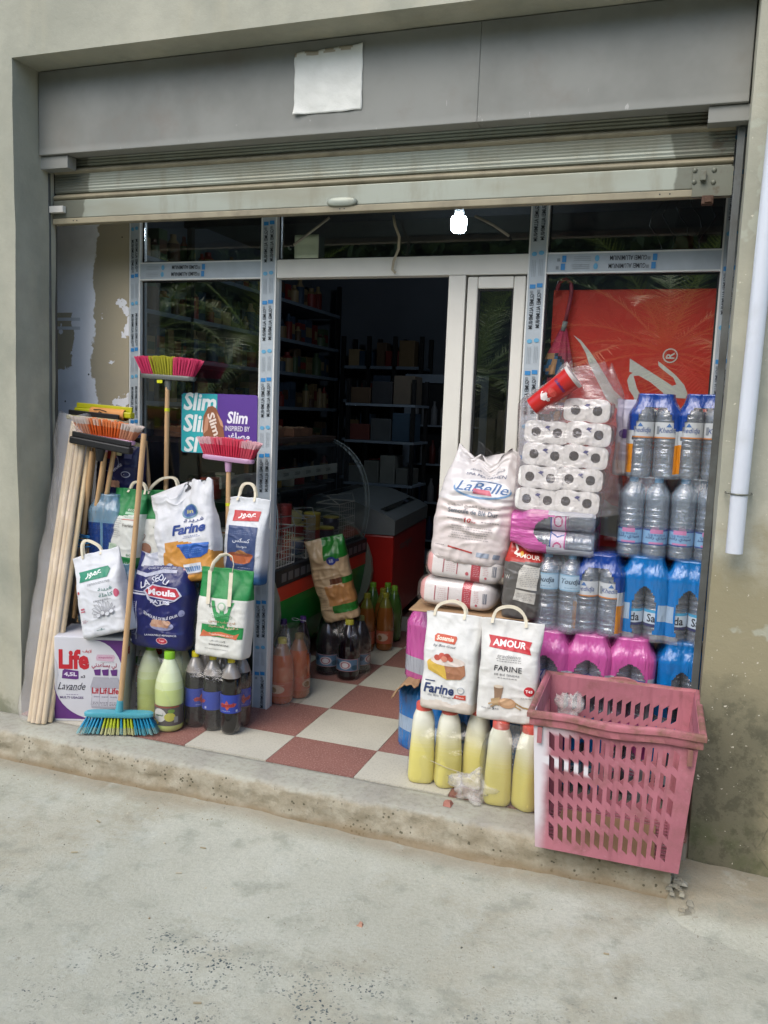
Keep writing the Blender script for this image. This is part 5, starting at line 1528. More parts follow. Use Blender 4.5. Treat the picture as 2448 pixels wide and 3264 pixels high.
def lab_n(): return cyl_label(.0440, .120, .200, '#3b7ca8', [('T', 'Nestle', .5, .6, .7, .3, '#c9d4dc', {'b': .02}), ('T', ar('نستلي'), .5, .25, .5, .26, '#c9d4dc')], bands=[(0, .5, '#16245c')])
G5 = 'shrink-wrapped water packs stacked in front of the shopfront'
# right stack
ZR = [0.001, .322, .643, .966, 1.275]
Yc = .108
khe = pack('water_pack', 'top row water pack in blue and orange film, before the red poster', (1.459, Yc, ZR[4]), (0, 0, D_(2)), .202, .286, .312, film_khedija, lab_k, '#9db4c8', G5, key='k')
k2 = copy_tree(khe); place(k2, (1.640, Yc, ZR[4] + .003), (0, 0, D_(-1)), 'top row water pack in blue and orange film against the right jamb')
k3 = copy_tree(khe); place(k3, (1.305, Yc - .04, ZR[2] + .006), (0, 0, D_(-3)), 'orange sided water pack in third row beside the clear Toudja pack')
sid = pack('water_pack', 'clear water pack with light blue caps and blue-pink labels under the left orange pack', (1.446, Yc, ZR[3]), (0, 0, D_(1)), .200, .286, .306, film_sidi, lab_r, '#4f8cb8', G5, key='r', ph=4, topw=.72, sh=.78)
s2 = copy_tree(sid); place(s2, (1.640, Yc + .003, ZR[3] + .002), (0, 0, D_(-2)), 'clear water pack with light blue caps against the right jamb')
sai = pack('water_pack', 'sky blue film water pack with oval window, third row, left of the pair', (1.471, Yc, ZR[2]), (0, 0, D_(1)), .198, .286, .318, film_saida, lab_s, '#c8ccd0', G5, key='s', ph=8)
s4 = copy_tree(sai); place(s4, (1.640, Yc + .005, ZR[2] - .002), (0, 0, D_(-2)), 'sky blue film water pack with Saida label against the right jamb')
s5 = copy_tree(sai); place(s5, (1.628, Yc, ZR[1]), (0, 0, D_(2)), 'sky blue film water pack just above the right end of the crate')
s6 = copy_tree(sai); place(s6, (1.59, Yc, ZR[0]), (0, 0, D_(0)), 'sky blue film water pack on the floor behind the right of the crate')
tou = pack('water_pack', 'clear Toudja water pack with pale blue labels beside the dark grey bag', (1.150, .055, ZR[2] + .006), (0, 0, D_(-2)), .200, .286, .305, film_clear, lab_t, '#5a8cb0', G5, key='t', ph=12, topw=.78, sh=.78)
pin = pack('water_pack', 'pink film water pack with arched window, middle one above the crate', (1.284, .055, ZR[1]), (0, 0, D_(0)), .196, .286, .318, film_pink, lab_p, '#a8acb4', G5, key='p', ph=16)
for (x, y, z, a, lb) in [(1.437, .075, ZR[1], 3, 'pink film water pack above the crate, next to the sky blue one'), (1.125, .045, ZR[1], -3, 'pink film water pack above the crate, beside the AMOUR flour bag'),
                         (.63, .12, ZR[1], 62, 'pink film water pack turned sideways at the left behind the Sosemie bag'), (.92, .06, ZR[1], 2, 'pink film water pack hidden behind the AMOUR flour bag'),
                         (1.437, .07, ZR[0], 0, 'pink film water pack on the floor seen through the crate holes, right one'), (1.125, .045, ZR[0], -3, 'pink film water pack on the floor behind the last yellow bottle')]:
    c = copy_tree(pin); place(c, (x, y, z), (0, 0, D_(a)), lb)
for (x, y, z, a, lb) in [(.605, .13, ZR[0], 60, 'sky blue water pack turned sideways on the tiles, at the left behind the yellow bottles'), (.80, .07, ZR[0], -2, 'sky blue water pack behind the middle yellow bottles'),
                         (.965, .06, ZR[0], 2, 'sky blue water pack behind the right yellow bottles'), (1.284, .06, ZR[0], 0, 'sky blue water pack on the floor seen through the crate holes')]:
    c = copy_tree(sai); place(c, (x, y, z), (0, 0, D_(a)), lb)
# pink pack lying on its side under the toilet paper
c = copy_tree(pin); place(c, (1.275, .05, 1.050), (0, D_(-90), 0), 'pink film water pack lying on its side under the bag of toilet paper')
# left stack behind the bags
tl = copy_tree(tou); place(tl, (-.508, .150, .320), (0, 0, D_(88)), 'clear Toudja water pack beside the taped mullion on the left')
sl = copy_tree(sai); place(sl, (-.508, .152, .001), (0, 0, D_(90)), 'sky blue Saida water pack on the tiles behind the cola bottles')
def film_n(x, v, f, y):
    if .12 < v < .60 and abs(x) > .05: return clr('#173a7c', .85)
    if v > .6 or v <= .12: return clr('#7fa4bc', .6)
    return clr('#6f98b4', .7)
nes = pack('water_pack', 'light and dark blue Nestle water pack behind the tied squeegee handles', (-1.035, .10, .72), (0, 0, D_(2)), .198, .286, .315, film_n, lab_n, '#2c6ca0', G5, key='n', ph=20)
n2 = copy_tree(nes); place(n2, (-.915, .06, .40), (0, 0, D_(-2)), 'pale blue water pack between the Life carton and the blue sack')
n3 = copy_tree(nes); place(n3, (-1.10, .10, .40), (0, 0, D_(3)), 'pale blue water pack hidden behind the Life carton')
mb = MB(); add_print(mb, [('T', '6', .5, .7, None, .35, '#3a4c64'), ('T', 'bouteilles', .5, .25, .8, .14, '#3a4c64')], .09, .11, lambda a, b, o: (-.045 + .09 * a, -.147 - o, .12 + .11 * b))
mb.build('film_print', INK, n2)

# wrapped green bottles of lemon drink
def liquid(name, liq, up, **k): return mat(name, rough=.22, attr=True, var=.08, vs=8, bump=.12, bs=20, coat=.3, **k)
JUG = liquid('translucent_jug', 0, 0, sss=0)
JPROF = [(.02, 0), (.052, .002), (.062, .012), (.065, .03), (.063, .05), (.065, .065), (.063, .08), (.065, .095), (.063, .11), (.065, .125), (.065, .20), (.060, .235), (.048, .275), (.033, .312), (.024, .332), (.022, .340)]
def jug(name, label, loc, rz, cols, capc, group, lab=None, sc=1.0, cat='bottle'):
    root = empty(name, loc, (0, 0, rz), label, cat, group)
    MB().lathe(JPROF, 24, colf=lambda z, t: cols(z, t)).build('bottle_body', JUG, root, True)
    MB().lathe([(.0245, .333), (.0245, .36), (.022, .366), (.001, .367)], 18).build('cap', capmat(capc), root, True, angle=40)
    if lab: lab().build('label', LABEL, root, True)
    root.scale = (sc, sc, sc)
    return root
def gcol(z, t):
    k = ss(.12, .30, z); A, B = hx('#bccb76'), hx('#d4dcb8'); return tuple(A[i] * (1 - k) + B[i] * k for i in range(3)) + (1,)
def lab_lemon(): return cyl_label(.0658, .035, .128, '#55504c', [('E', .38, .52, .22, .34, '#c9c8c0'), ('L', [(.25, .5), (.5, .52)], .003, '#4c7c4c'), ('T', ar('ليمون'), .38, .55, .26, .16, '#3a5a3a'), ('E', .70, .45, .16, .22, '#b9b44a'), ('E', .22, .14, .14, .12, '#c9b03c'), ('E', .74, .75, .1, .1, '#6a8a3c'), ('P', [(.02, .9), (.98, .9), (.98, .98), (.02, .98)], '#8c4a34'), ('R', .88, .3, .12, .3, '#8a8a86')])
GJ = 'pale green lemon drink bottles'
jug('drink_bottle', 'pale green bottle with lemon label and lime cap, front one beside the broom', (-.568, -.155, 0), D_(8), gcol, '#7fb52a', GJ, lab_lemon)
jug('drink_bottle', 'pale green bottle without visible label, left behind the labelled one', (-.745, -.045, 0), 0, gcol, '#7fb52a', GJ, sc=.97)
jug('drink_bottle', 'pale green bottle at the back right with only lime cap and neck showing', (-.605, .0, 0), 0, gcol, '#7fb52a', GJ)
w = MB().grid(lambda u, v: ((-.665) + (.155 - .05 * v ** 2) * math.copysign(abs(cos(2 * pi * u)) ** .7, cos(2 * pi * u)) + .008 * noise.noise(Vector((u * 9, v * 5, 3))),
                            -.09 + (.135 - .05 * v ** 2) * math.copysign(abs(sin(2 * pi * u)) ** .7, sin(2 * pi * u)) + .008 * noise.noise(Vector((u * 9, v * 5, 9))) + .05 * cos(2 * pi * u) * -1, .01 + .33 * v), 60, 24, closed=True).build('shrink_wrap', CLEARWRAP, None, True)
tag(w, 'clear shrink wrap round the pale green bottles', 'wrap')

# cola bottles, wrapped as a pack
COLA = mat('cola_bottle', rough=.10, attr=True, var=.05, vs=20, bump=.02, coat=.6)
CPROF = [(.012, .006), (.024, 0), (.038, .004), (.0465, .02), (.048, .04), (.048, .10), (.0475, .19), (.048, .205), (.048, .235), (.045, .265), (.035, .292), (.022, .318), (.0145, .330), (.0135, .338)]
def lab_c(): return cyl_label(.0485, .105, .190, '#2a3f96', [('P', [(.18, .42), (.30, .55), (.42, .50), (.50, .72), (.58, .50), (.78, .56), (.90, .52), (.80, .36), (.62, .34), (.52, .16), (.42, .34), (.24, .30)], '#b0503c'), ('T', 'Hamoud', .5, .45, .56, .22, '#8c2430', {'b': .03, 'rot': .12}), ('R', .9, .14, .08, .12, '#a9b0cc'), ('B', .45, .12, .4, .06, 1, '#a9b0cc')])
cr = empty('cola_pack', (-.395, .02, 0), (0, 0, D_(4)), 'wrapped pack of dark cola bottles with yellow caps and blue labels', 'bottle pack')
def colab(x, y, z, parent, rz=0):
    def cc(zz, t): return '#0d0908' if zz < .272 else '#8a847e' if zz < .30 else '#8c8884'
    if 'cola' in _L: o = copy_tree(_L['cola'], parent)
    else:
        o = MB().lathe(CPROF, 20, colf=cc).build('bottle', COLA, parent, True)
        MB().lathe([(.0175, .332), (.0175, .352), (.015, .357), (.001, .358)], 16).build('cap', capmat('#c9bc24'), o, True, angle=40)
        lab_c().build('label', LABEL, o, True)
        _L['cola'] = o
    o.location = (x, y, z); o.rotation_euler = (0, 0, rz); return o
# three across the front, two deep
for i, (x, y, a) in enumerate([(-.095, -.085, 1.1), (0, -.095, -1.2), (.096, -.105, .05), (-.09, .01, 2), (.005, 0, 1), (.10, -.008, .7)]): colab(x, y, 0, cr, a)
w = MB().grid(lambda u, v: ((.148 - .10 * ss(.72, 1, v) * .35) * math.copysign(abs(cos(2 * pi * u)) ** .4, cos(2 * pi * u)) + .004 * noise.noise(Vector((u * 12, v * 6, 3))),
                            -.048 + (.102 - .03 * ss(.72, 1, v)) * math.copysign(abs(sin(2 * pi * u)) ** .4, sin(2 * pi * u)) + .004 * noise.noise(Vector((u * 12, v * 6, 8))), .005 + .315 * v), 80, 24, closed=True).build('shrink_wrap', CLEARWRAP, cr, True)

# yellow bottles with red caps at the front edge
YPROF = [(.03, 0), (.050, .003), (.055, .02), (.054, .12), (.050, .17), (.047, .20), (.044, .235), (.040, .262), (.032, .285), (.029, .295)]
def yj(label, loc, rz, wrap=None, lean=0, cap=True):
    root = empty('juice_bottle', loc, (lean, 0, rz), label, 'bottle', 'yellow drink bottles with red caps'); root.scale = (1.07, 1.07, 1.03)
    def yc(z, t):
        k = ss(.12, .27, z); A, B = hx('#cdc36e'), hx('#d8d8c8'); return tuple(A[i] * (1 - k) + B[i] * k for i in range(3)) + (1,)
    n_ = 28
    def yf(u, v):
        q = v * (len(YPROF) - 1); i = min(int(q), len(YPROF) - 2); f = q - i
        r = YPROF[i][0] * (1 - f) + YPROF[i + 1][0] * f; z = YPROF[i][1] * (1 - f) + YPROF[i + 1][1] * f
        # squarish body with concave waist panels
        t = 2 * pi * u; k = 1 + .07 * cos(4 * t) * -1 * (1 - ss(.2, .27, z))
        k *= 1 - .10 * sin(pi * min(1, max(0, (z - .03) / .17))) * max(0, cos(2 * t)) ** 2
        return (r * k * cos(t), r * k * sin(t), z + .03 * 0)
    MB().grid(yf, n_, 30, colf=lambda u, v: yc(yf(u, v)[2], u), closed=True).build('bottle_body', JUG, root, True)
    MB().lathe([(.0305, .288), (.0305, .312), (.028, .318), (.001, .319)], 20, c=None).build('cap', capmat('#c25448'), root, True, angle=40)
    return root
yj('yellow bottle with red cap, leftmost at the threshold', (.660, -.195, 0), .2)
yj('yellow bottle with red cap, second from left at the threshold', (.768, -.195, 0), .5)
yj('yellow bottle with red cap, third from left under the flour bags', (.880, -.155, 0), -.3)
yj('yellow bottle in torn clear wrap, left of the wrapped pair', (.990, -.265, 0), .1)
yj('yellow bottle in torn clear wrap, next to the pink crate', (1.105, -.265, 0), .9)
CRUM = mat('crumpled_thin_film', '#e8e6e0', .25, var=.05, bump=.6, bs=20, alpha=.28, clear='#ffffff', gloss=.35)
BAGW = mat('clear_polybag', '#dedcd4', .18, var=.05, bump=.9, bs=12, alpha=.06, clear='#fafaf6', gloss=1.0)
def wrapf(cx, cy, ax, ay, h, s, open_=.0, pw=.7):
    def f(u, v):
        t = 2 * pi * u
        k = 1 - .45 * ss(.7, 1, v)
        x = cx + ax * k * math.copysign(abs(cos(t)) ** pw, cos(t)); y = cy + ay * k * math.copysign(abs(sin(t)) ** pw, sin(t))
        p = Vector((x * 16 + s, y * 16, v * 5))
        return (x + .012 * noise.noise(p), y + .012 * noise.noise(p + Vector((5, 2, 1))), .004 + h * v + .012 * noise.noise(p * 1.4))
    return f
tag(MB().grid(wrapf(1.046, -.265, .125, .068, .325, 3), 70, 26, closed=True).build('polythene_wrap', BAGW, None, True), 'torn clear polythene round the two yellow bottles beside the crate', 'plastic wrap')
tag(MB().grid(wrapf(.77, -.19, .172, .064, .262, 9), 70, 22, closed=True).build('polythene_wrap', CLEARWRAP, None, True), 'clear polythene round the three yellow bottles at the threshold', 'plastic wrap')
def crum(cx, cy, cz, rx, ry, rz_, s):
    def f(u, v):
        t = 2 * pi * u; ph = pi * v
        k = .85 + .6 * noise.noise(Vector((cos(t) * sin(ph) * 1.6 + s, sin(t) * sin(ph) * 1.6, cos(ph) * 1.6)))
        k += .3 * noise.noise(Vector((cos(t) * sin(ph) * 6 + s, sin(t) * sin(ph) * 6, cos(ph) * 6)))
        return (cx + rx * k * sin(ph) * cos(t), cy + ry * k * sin(ph) * sin(t), max(cz - rz_ * k * cos(ph) , .002))
    return f
tag(MB().grid(crum(.895, -.30, .055, .085, .05, .07, 2), 40, 24, closed=True).build('crumpled_polybag', CRUM, None, True), 'crumpled clear plastic bag lying before the yellow bottles', 'plastic bag')
tag(strip([(.715, -.262, .115), (.78, -.258, .095), (.84, -.262, .088), (.90, -.30, .082)], .002, 'plastic_string', 'thin pale string across the yellow bottles', 'string', mat('string', '#b8b09a', .7)))

# dark and orange bottles in the doorway
def db(name, label, loc, cols, capc, lab, sc=1.0, grp='drink bottles on the doorway floor', rz=0):
    root = empty(name, loc, (0, 0, rz), label, 'bottle', grp)
    MB().lathe(JPROF, 22, colf=cols).build('bottle_body', COLA, root, True)
    MB().lathe([(.0245, .335), (.0245, .358), (.022, .364), (.001, .365)], 16).build('cap', capmat(capc), root, True, angle=40)
    if lab: lab().build('label', LABEL, root, True)
    root.scale = (sc[0], sc[0], sc[1]) if isinstance(sc, tuple) else (sc,) * 3
    return root
def lab_d(): return cyl_label(.0656, .06, .135, '#4c6c88', [('E', .5, .5, .22, .34, '#b8b0b0'), ('E', .5, .5, .17, .26, '#9c5a64'), ('E', .5, .5, .12, .2, '#c8c4c4'), ('E', .15, .6, .1, .2, '#24405c'), ('E', .85, .3, .12, .2, '#24485c'), ('L', [(.02, .03), (.98, .03), (.98, .97), (.02, .97), (.02, .03)], .003, '#a87c7c')])
def lab_o(): return cyl_label(.0656, .05, .13, '#a8543c', [('E', .5, .5, .3, .3, '#b8a08c'), ('E', .4, .45, .12, .2, '#7c5a34'), ('B', .5, .8, .6, .12, 1, '#c8b8a4')])
def lab_v(): return cyl_label(.0656, .075, .165, '#5a6478', [('B', .5, .8, .7, .2, 2, '#b8bcc4'), ('E', .4, .4, .2, .24, '#3c5c34'), ('E', .65, .4, .16, .2, '#4c2c50')])
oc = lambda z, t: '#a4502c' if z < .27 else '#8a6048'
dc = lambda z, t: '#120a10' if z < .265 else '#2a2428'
db('juice_bottle', 'orange drink bottle with yellow cap in clear wrap, front one', (-.262, .385, 0), oc, '#a89a3c', lab_o, (.95, .92))
db('juice_bottle', 'orange drink bottle in clear wrap, behind the yellow capped one', (-.222, .50, 0), oc, '#6c5a34', lab_o, (.95, .92), rz=1.5)
db('juice_bottle', 'orange drink bottle against the counter, behind the mullion', (-.36, .42, 0), oc, '#6c5a34', lab_o, (.92, .90), rz=1)
tag(MB().grid(wrapf(-.245, .44, .085, .13, .385, 5), 60, 22, closed=True).build('polythene_wrap', BAGW, None, True), 'clear plastic round the orange drink bottles', 'plastic wrap')
db('juice_bottle', 'dark drink bottle with purple cap beside the orange ones', (-.295, .705, 0), dc, '#4a2c6c', lab_v, (.72, 1.02))
db('juice_bottle', 'dark drink bottle with purple cap close to the counter', (-.36, .60, 0), dc, '#3c2458', lab_v, (.72, 1.02))
o_ = MB().tube([(-.335 + .02 * cos(a), .69, .353 + .007 * sin(a)) for a in [2 * pi * k / 14 for k in range(15)]], .002, 5).tube([(-.315, .69, .353), (-.27, .69, .350)], .004, 6).build('carry_ring', mat('clear_ring', '#a8a4a8', .4), None, True)
tag(o_, 'pale plastic carrying ring on the purple capped bottle', 'ring')
db('juice_bottle', 'dark blue-labelled bottle of the wrapped pair, left', (-.235, .925, 0), dc, '#a8a43c', lab_d, (1.0, .92), rz=.2)
db('juice_bottle', 'dark blue-labelled bottle of the wrapped pair, right with yellow-green cap', (-.098, .895, 0), dc, '#a8a43c', lab_d, (1.0, .92), rz=.1)
db('juice_bottle', 'dark blue-labelled bottle behind the wrapped pair', (-.085, 1.03, 0), dc, '#6c6c3c', lab_d, (1.0, .90), rz=1.4)
tag(MB().grid(wrapf(-.155, .965, .15, .125, .34, 7), 60, 22, closed=True).build('polythene_wrap', CLEARWRAP, None, True), 'clear plastic round the dark blue-labelled bottles', 'plastic wrap')
for k, (x, y, c) in enumerate([(-.30, 1.05, 0), (-.31, 1.20, 0), (-.20, 1.45, 1), (-.10, 1.52, 1), (-.16, 1.64, 1), (-.28, 1.78, 2), (-.19, 1.82, 2), (-.12, 1.75, 2)]):
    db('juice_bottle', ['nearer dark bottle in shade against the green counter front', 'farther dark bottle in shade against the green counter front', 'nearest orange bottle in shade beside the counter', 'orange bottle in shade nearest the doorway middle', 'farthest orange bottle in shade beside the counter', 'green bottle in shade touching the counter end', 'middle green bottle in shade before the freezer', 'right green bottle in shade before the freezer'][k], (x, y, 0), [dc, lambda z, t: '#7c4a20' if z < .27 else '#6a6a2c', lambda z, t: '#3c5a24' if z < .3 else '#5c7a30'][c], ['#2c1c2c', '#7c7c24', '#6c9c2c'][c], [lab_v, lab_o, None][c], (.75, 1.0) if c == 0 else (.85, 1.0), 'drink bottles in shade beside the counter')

# ------------------------------------------------------------------ toilet paper in a big clear bag
TPW = mat('tissue_paper', '#e2dfd8', .9, var=.05, vs=30, bump=.2, bs=60)
TPI = mat('tissue_end', '#c6c3ba', .95, var=.08, vs=60, bump=.5, bs=120)
CORE = mat('cardboard_core', '#6b655a', .9, var=.3, vs=30)
def tp_pack():
    root = empty('toilet_paper_pack', (0, 0, 0))
    for i in (0, 1):
        x = (i - .5) * .082
        rp = [(.020, 0), (.034, -.001), (.040, .002), (.0415, .010), (.0415, .19), (.038, .196), (.020, .196)]
        T = Matrix.Translation((x, 0, .0415)) @ Matrix.Rotation(-pi / 2, 4, 'X')
        o = MB().lathe(rp, 26, T=T, caps=False).build('paper_roll', TPW, root, True, angle=50)
        MB().lathe([(.020, .0), (.0195, .10), (.001, .101)], 20, T=T, caps=False).build('core', CORE, o, True, angle=40)
    def f(u, v):
        t = 2 * pi * u
        x = .086 * math.copysign(abs(cos(t)) ** .36, cos(t)); z = .0415 + .0445 * math.copysign(abs(sin(t)) ** .36, sin(t)) * (1 - .06 * max(0, 1 - abs(x) / .02))
        return (x + .003 * noise.noise(Vector((x * 30, z * 30, v * 5))), -.004 + .205 * v, z)
    MB().grid(f, 48, 10, closed=True, colf=lambda u, v: clr('#d4d0cc', .04) if v < .45 else clr('#a83a34', .85) if (u < .18 or u > .82) else clr('#a8606c', .5)).build('pack_film', FILM, root, True)
    # white wrapper drawn over the roll ends, open where the cores are
    def fc(u, v):
        cx_, cz_ = sup(u, 5.0)
        return (.0862 * cx_ * v, -.0045 - .0035 * (1 - v ** 3) + .002 * noise.noise(Vector((cx_ * v * 4, cz_ * v * 3, 2))), .0415 + .0448 * cz_ * v * (1 - .10 * math.exp(-(cx_ * v * 6) ** 2)))
    def fcc(u, v):
        x, y, z = fc(u, v)
        d = sqrt((abs(x) - .041) ** 2 + (z - .0415) ** 2)
        return clr('#dedcd6', .04) if d < .0185 else clr('#f0eee8', .93 if d < .044 else .8)
    MB().grid(fc, 96, 34, closed=True, colf=fcc).build('end_wrapper', FILM, root, True)
    mb = MB(); add_print(mb, [('P', [(.1, .5), (.4, .9), (.9, .8), (.6, .3)], '#3a3f78'), ('P', [(.5, .3), (.9, .25), (.8, .05)], '#3a3f78')], .028, .022, lambda a, b, o: (-.012 + .028 * a, -.010 - o, .048 + .022 * b))
    mb.build('film_print', INK, root)
    return root
tp0 = tp_pack()
tps = []
rows = [(1.129, [1.045, 1.196], ['bottom row, left', 'bottom row, right']), (1.217, [1.052, 1.204], ['second row from below, left', 'second row from below, right']),
        (1.305, [1.062, 1.216], ['third row from below, left', 'third row from below, right']), (1.393, [1.066, 1.222], ['fourth row from below, left', 'fourth row from below, right']), (1.482, [1.213], ['topmost beside the red cup pack'])]
first = True
for z, xs, ls in rows:
    for x, l in zip(xs, ls):
        o = tp0 if first else copy_tree(tp0); first = False
        place(o, (x, -.075 + .01 * random.random(), z), (0, D_(random.uniform(-1.5, 1.5)) + D_(2.5), D_(random.uniform(-2, 2))), 'two-roll toilet paper pack, ' + l, 'toilet paper', 'toilet paper packs in the clear bag')
def bagf(u, v):
    t = 2 * pi * u
    ax = .205 - .015 * v; ay = .155
    cx = 1.150; cy = .035
    if v > .72:
        k = (v - .72) / .28
        ax *= 1 - .55 * k ** 1.3; ay *= 1 - .8 * k; cx += .035 * k
    x = cx + ax * math.copysign(abs(cos(t)) ** .55, cos(t)); y = cy + ay * math.copysign(abs(sin(t)) ** .55, sin(t))
    z = 1.124 + .575 * v
    p = Vector((x * 9, y * 9, z * 7))
    a = .016 + .02 * ss(.65, .9, v)
    z += .05 * ss(.9, 1, v) * noise.noise(Vector((cos(t) * 2, sin(t) * 2, 3)))
    return (x + a * noise.noise(p), y + a * noise.noise(p + Vector((3, 3, 3))) - (.02 if y < cy else 0) * ss(.7, 1, v) * -1, z + a * .6 * noise.noise(p + Vector((7, 1, 2))))
BIGBAG = mat('thin_milky_polythene', '#d8cccc', .20, var=.08, bump=1.0, bs=8, alpha=.13, clear='#fffdfd', stretch=(1, 1, 1.6), gloss=1.0, refl=.03)
tag(MB().grid(bagf, 110, 70, closed=True).build('clear_bag', BIGBAG, None, True), 'big milky clear plastic bag holding the toilet paper packs', 'plastic bag')
cp = empty('cup_pack', (1.085, -.095, 1.590), (0, D_(51), 0), 'red wrapped pack of paper cups lying tilted in the clear bag', 'cup pack')
mb = MB().lathe([(.001, -.098), (.034, -.097), (.036, -.09), (.046, .085), (.049, .09), (.049, .098), (.044, .099), (.001, .092)], 28, colf=lambda z, t: '#c4bcb8' if z > .084 or z < -.094 else '#b8221e')
add_print(mb, [('P', [(.3, .3), (.45, .42), (.6, .34), (.7, .44), (.62, .28), (.5, .24)], '#d8ccc8'), ('T', ar('ورق'), .5, .36, .5, .10, '#d8ccc8', {'b': .03}), ('T', 'Gobelets', .5, .70, .62, .07, '#39286c', {'b': .02}), ('E', .55, .5, .2, .07, '#b84038')], .10, .19, lambda a, b, o: ((.037 + .009 * b + o + .0008) * sin((a - .5) * 2.4), -(.037 + .009 * b + o + .0008) * cos((a - .5) * 2.4), -.095 + .19 * b), maxlen=.02)
mb.build('cup_wrap', LABEL, cp, True, angle=40)
# pale purple packet behind the bag
bag('tissue_packet', 'white tissue packet with purple flowers wedged right of the toilet paper bag', 'packet', (1.365, .10, 1.275), (0, D_(2), 0), .11, .30, .08, lambda x, v, f: '#b9b6c6' if v > .2 else '#c9c8cc', [('E', .3, .55, .2, .06, '#4a2c70'), ('E', .6, .5, .18, .05, '#5c3c80'), ('E', .5, .62, .12, .05, '#6a4c90')], kind='plastic', seed=21)

# ------------------------------------------------------------------ Life carton
def carton(label, loc, rot, W, D, H, prints, side=None):
    root = empty('carton', loc, rot, label, 'carton')
    MB().box(0, 0, 0, W, D, H).build('carton_body', mat('white_carton', '#c9c8cc', .6, var=.05, bump=.05), root, bevel=.004)
    mb = MB(); add_print(mb, prints, W, H, lambda a, b, o: (W * a, -o, H * b), maxlen=.3)
    if side: add_print(mb, side, D, H, lambda a, b, o: (W + o, D * a, H * b), maxlen=.3)
    mb.build('carton_print', INK, root)
    MB().box(W * .47, .002, H + .0005, W * .53, D - .002, H + .0012).build('packing_tape', mat('clear_tape', '#b9b4a8', .3, bump=0), root)
    return root
PU = '#5c2c72'
arcp = [(1, .97), (.56, .97)] + [(.56 + .44 * sin(k * pi / 16) , .97 - .44 * (1 - cos(k * pi / 16))) for k in range(1, 9)]
arcb = [(0, .03), (0, .46)] + [(.62 * (1 - cos(k * pi / 20)) , .46 - .43 * sin(k * pi / 20)) for k in range(1, 10)] + [(.62, .03)]
def bott(cx):
    return [('P', [(cx - .05, .62), (cx + .05, .63), (cx + .045, .555), (cx - .03, .555)], PU), ('P', [(cx - .055, .535), (cx + .055, .535), (cx + .105, .42), (cx + .085, .30), (cx + .105, .21), (cx + .09, .165), (cx - .08, .165), (cx - .095, .21), (cx - .08, .30), (cx - .10, .42)], '#a5a3ab'),
            ('P', [(cx - .07, .40), (cx + .075, .40), (cx + .085, .19), (cx - .08, .19)], '#c4c2c8'), ('T', 'Life', cx, .375, .15, .075, '#b02430', {'b': .03}), ('T', 'lavande', cx, .305, .1, .02, '#6a5c78', {'sh': .3}), ('B', cx, .22, .15, .05, 3, '#3c3444')]
LIFE = [('P', arcp, PU), ('P', arcb, PU), ('T', 'Life', .285, .735, .44, .235, '#b5202c', {'b': .045}), ('T', ar('لايف'), .475, .835, .13, .045, '#b5202c', {'b': .02}), ('T', ar('لي يساعدني'), .72, .665, .36, .075, '#9c2c4a', {'b': .02}),
        ('P', [(.62, .80), (.86, .80), (.88, .77), (.85, .72), (.61, .73), (.60, .76)], '#c8a8b8'), ('T', 'exquisite', .74, .765, .2, .03, '#a03468', {'sh': .3}), ('B', .76, .71, .2, .012, 1, '#a8a4ac'),
        ('P', [(.12, .60), (.15, .62), (.35, .60), (.35, .51), (.32, .50), (.11, .51)], PU), ('T', '4,5L', .235, .557, .19, .055, '#cfc6d4', {'b': .045}), ('T', 'x3', .41, .535, .07, .035, '#3a363e', {'b': .03}),
        ('T', 'Lavande', .25, .42, .40, .085, '#35313b', {'sh': .4}), ('B', .25, .375, .22, .01, 1, '#55505a'), ('T', 'MULTI USAGES', .25, .285, .34, .028, '#5c4870', {'b': .02}), ('B', .25, .32, .2, .02, 1, '#7c6c8c')] + bott(.62) + bott(.735) + bott(.86)
carton('white Life detergent carton with purple corners and big red lettering at the left', (-1.094, -.297, 0), (0, 0, D_(21)), .318, .235, .405, LIFE,
       [('T', 'ne', .3, .8, .3, .1, '#a83028', {'b': .03})])
OSIDE = [('T', 'ne', .78, .78, .30, .14, '#b5302c', {'b': .04}), ('R', .6, .42, .8, .22, '#a8482c'), ('B', .6, .42, .6, .16, 5, '#c8b49c'), ('R', .6, .15, .8, .2, '#6a6c70'), ('E', .6, .6, .3, .06, '#4c7a3c')]
carton('second carton with red lettering and orange panels behind the pale green bottles', (-.985, .02, 0), (0, 0, D_(0)), .28, .22, .395, OSIDE)

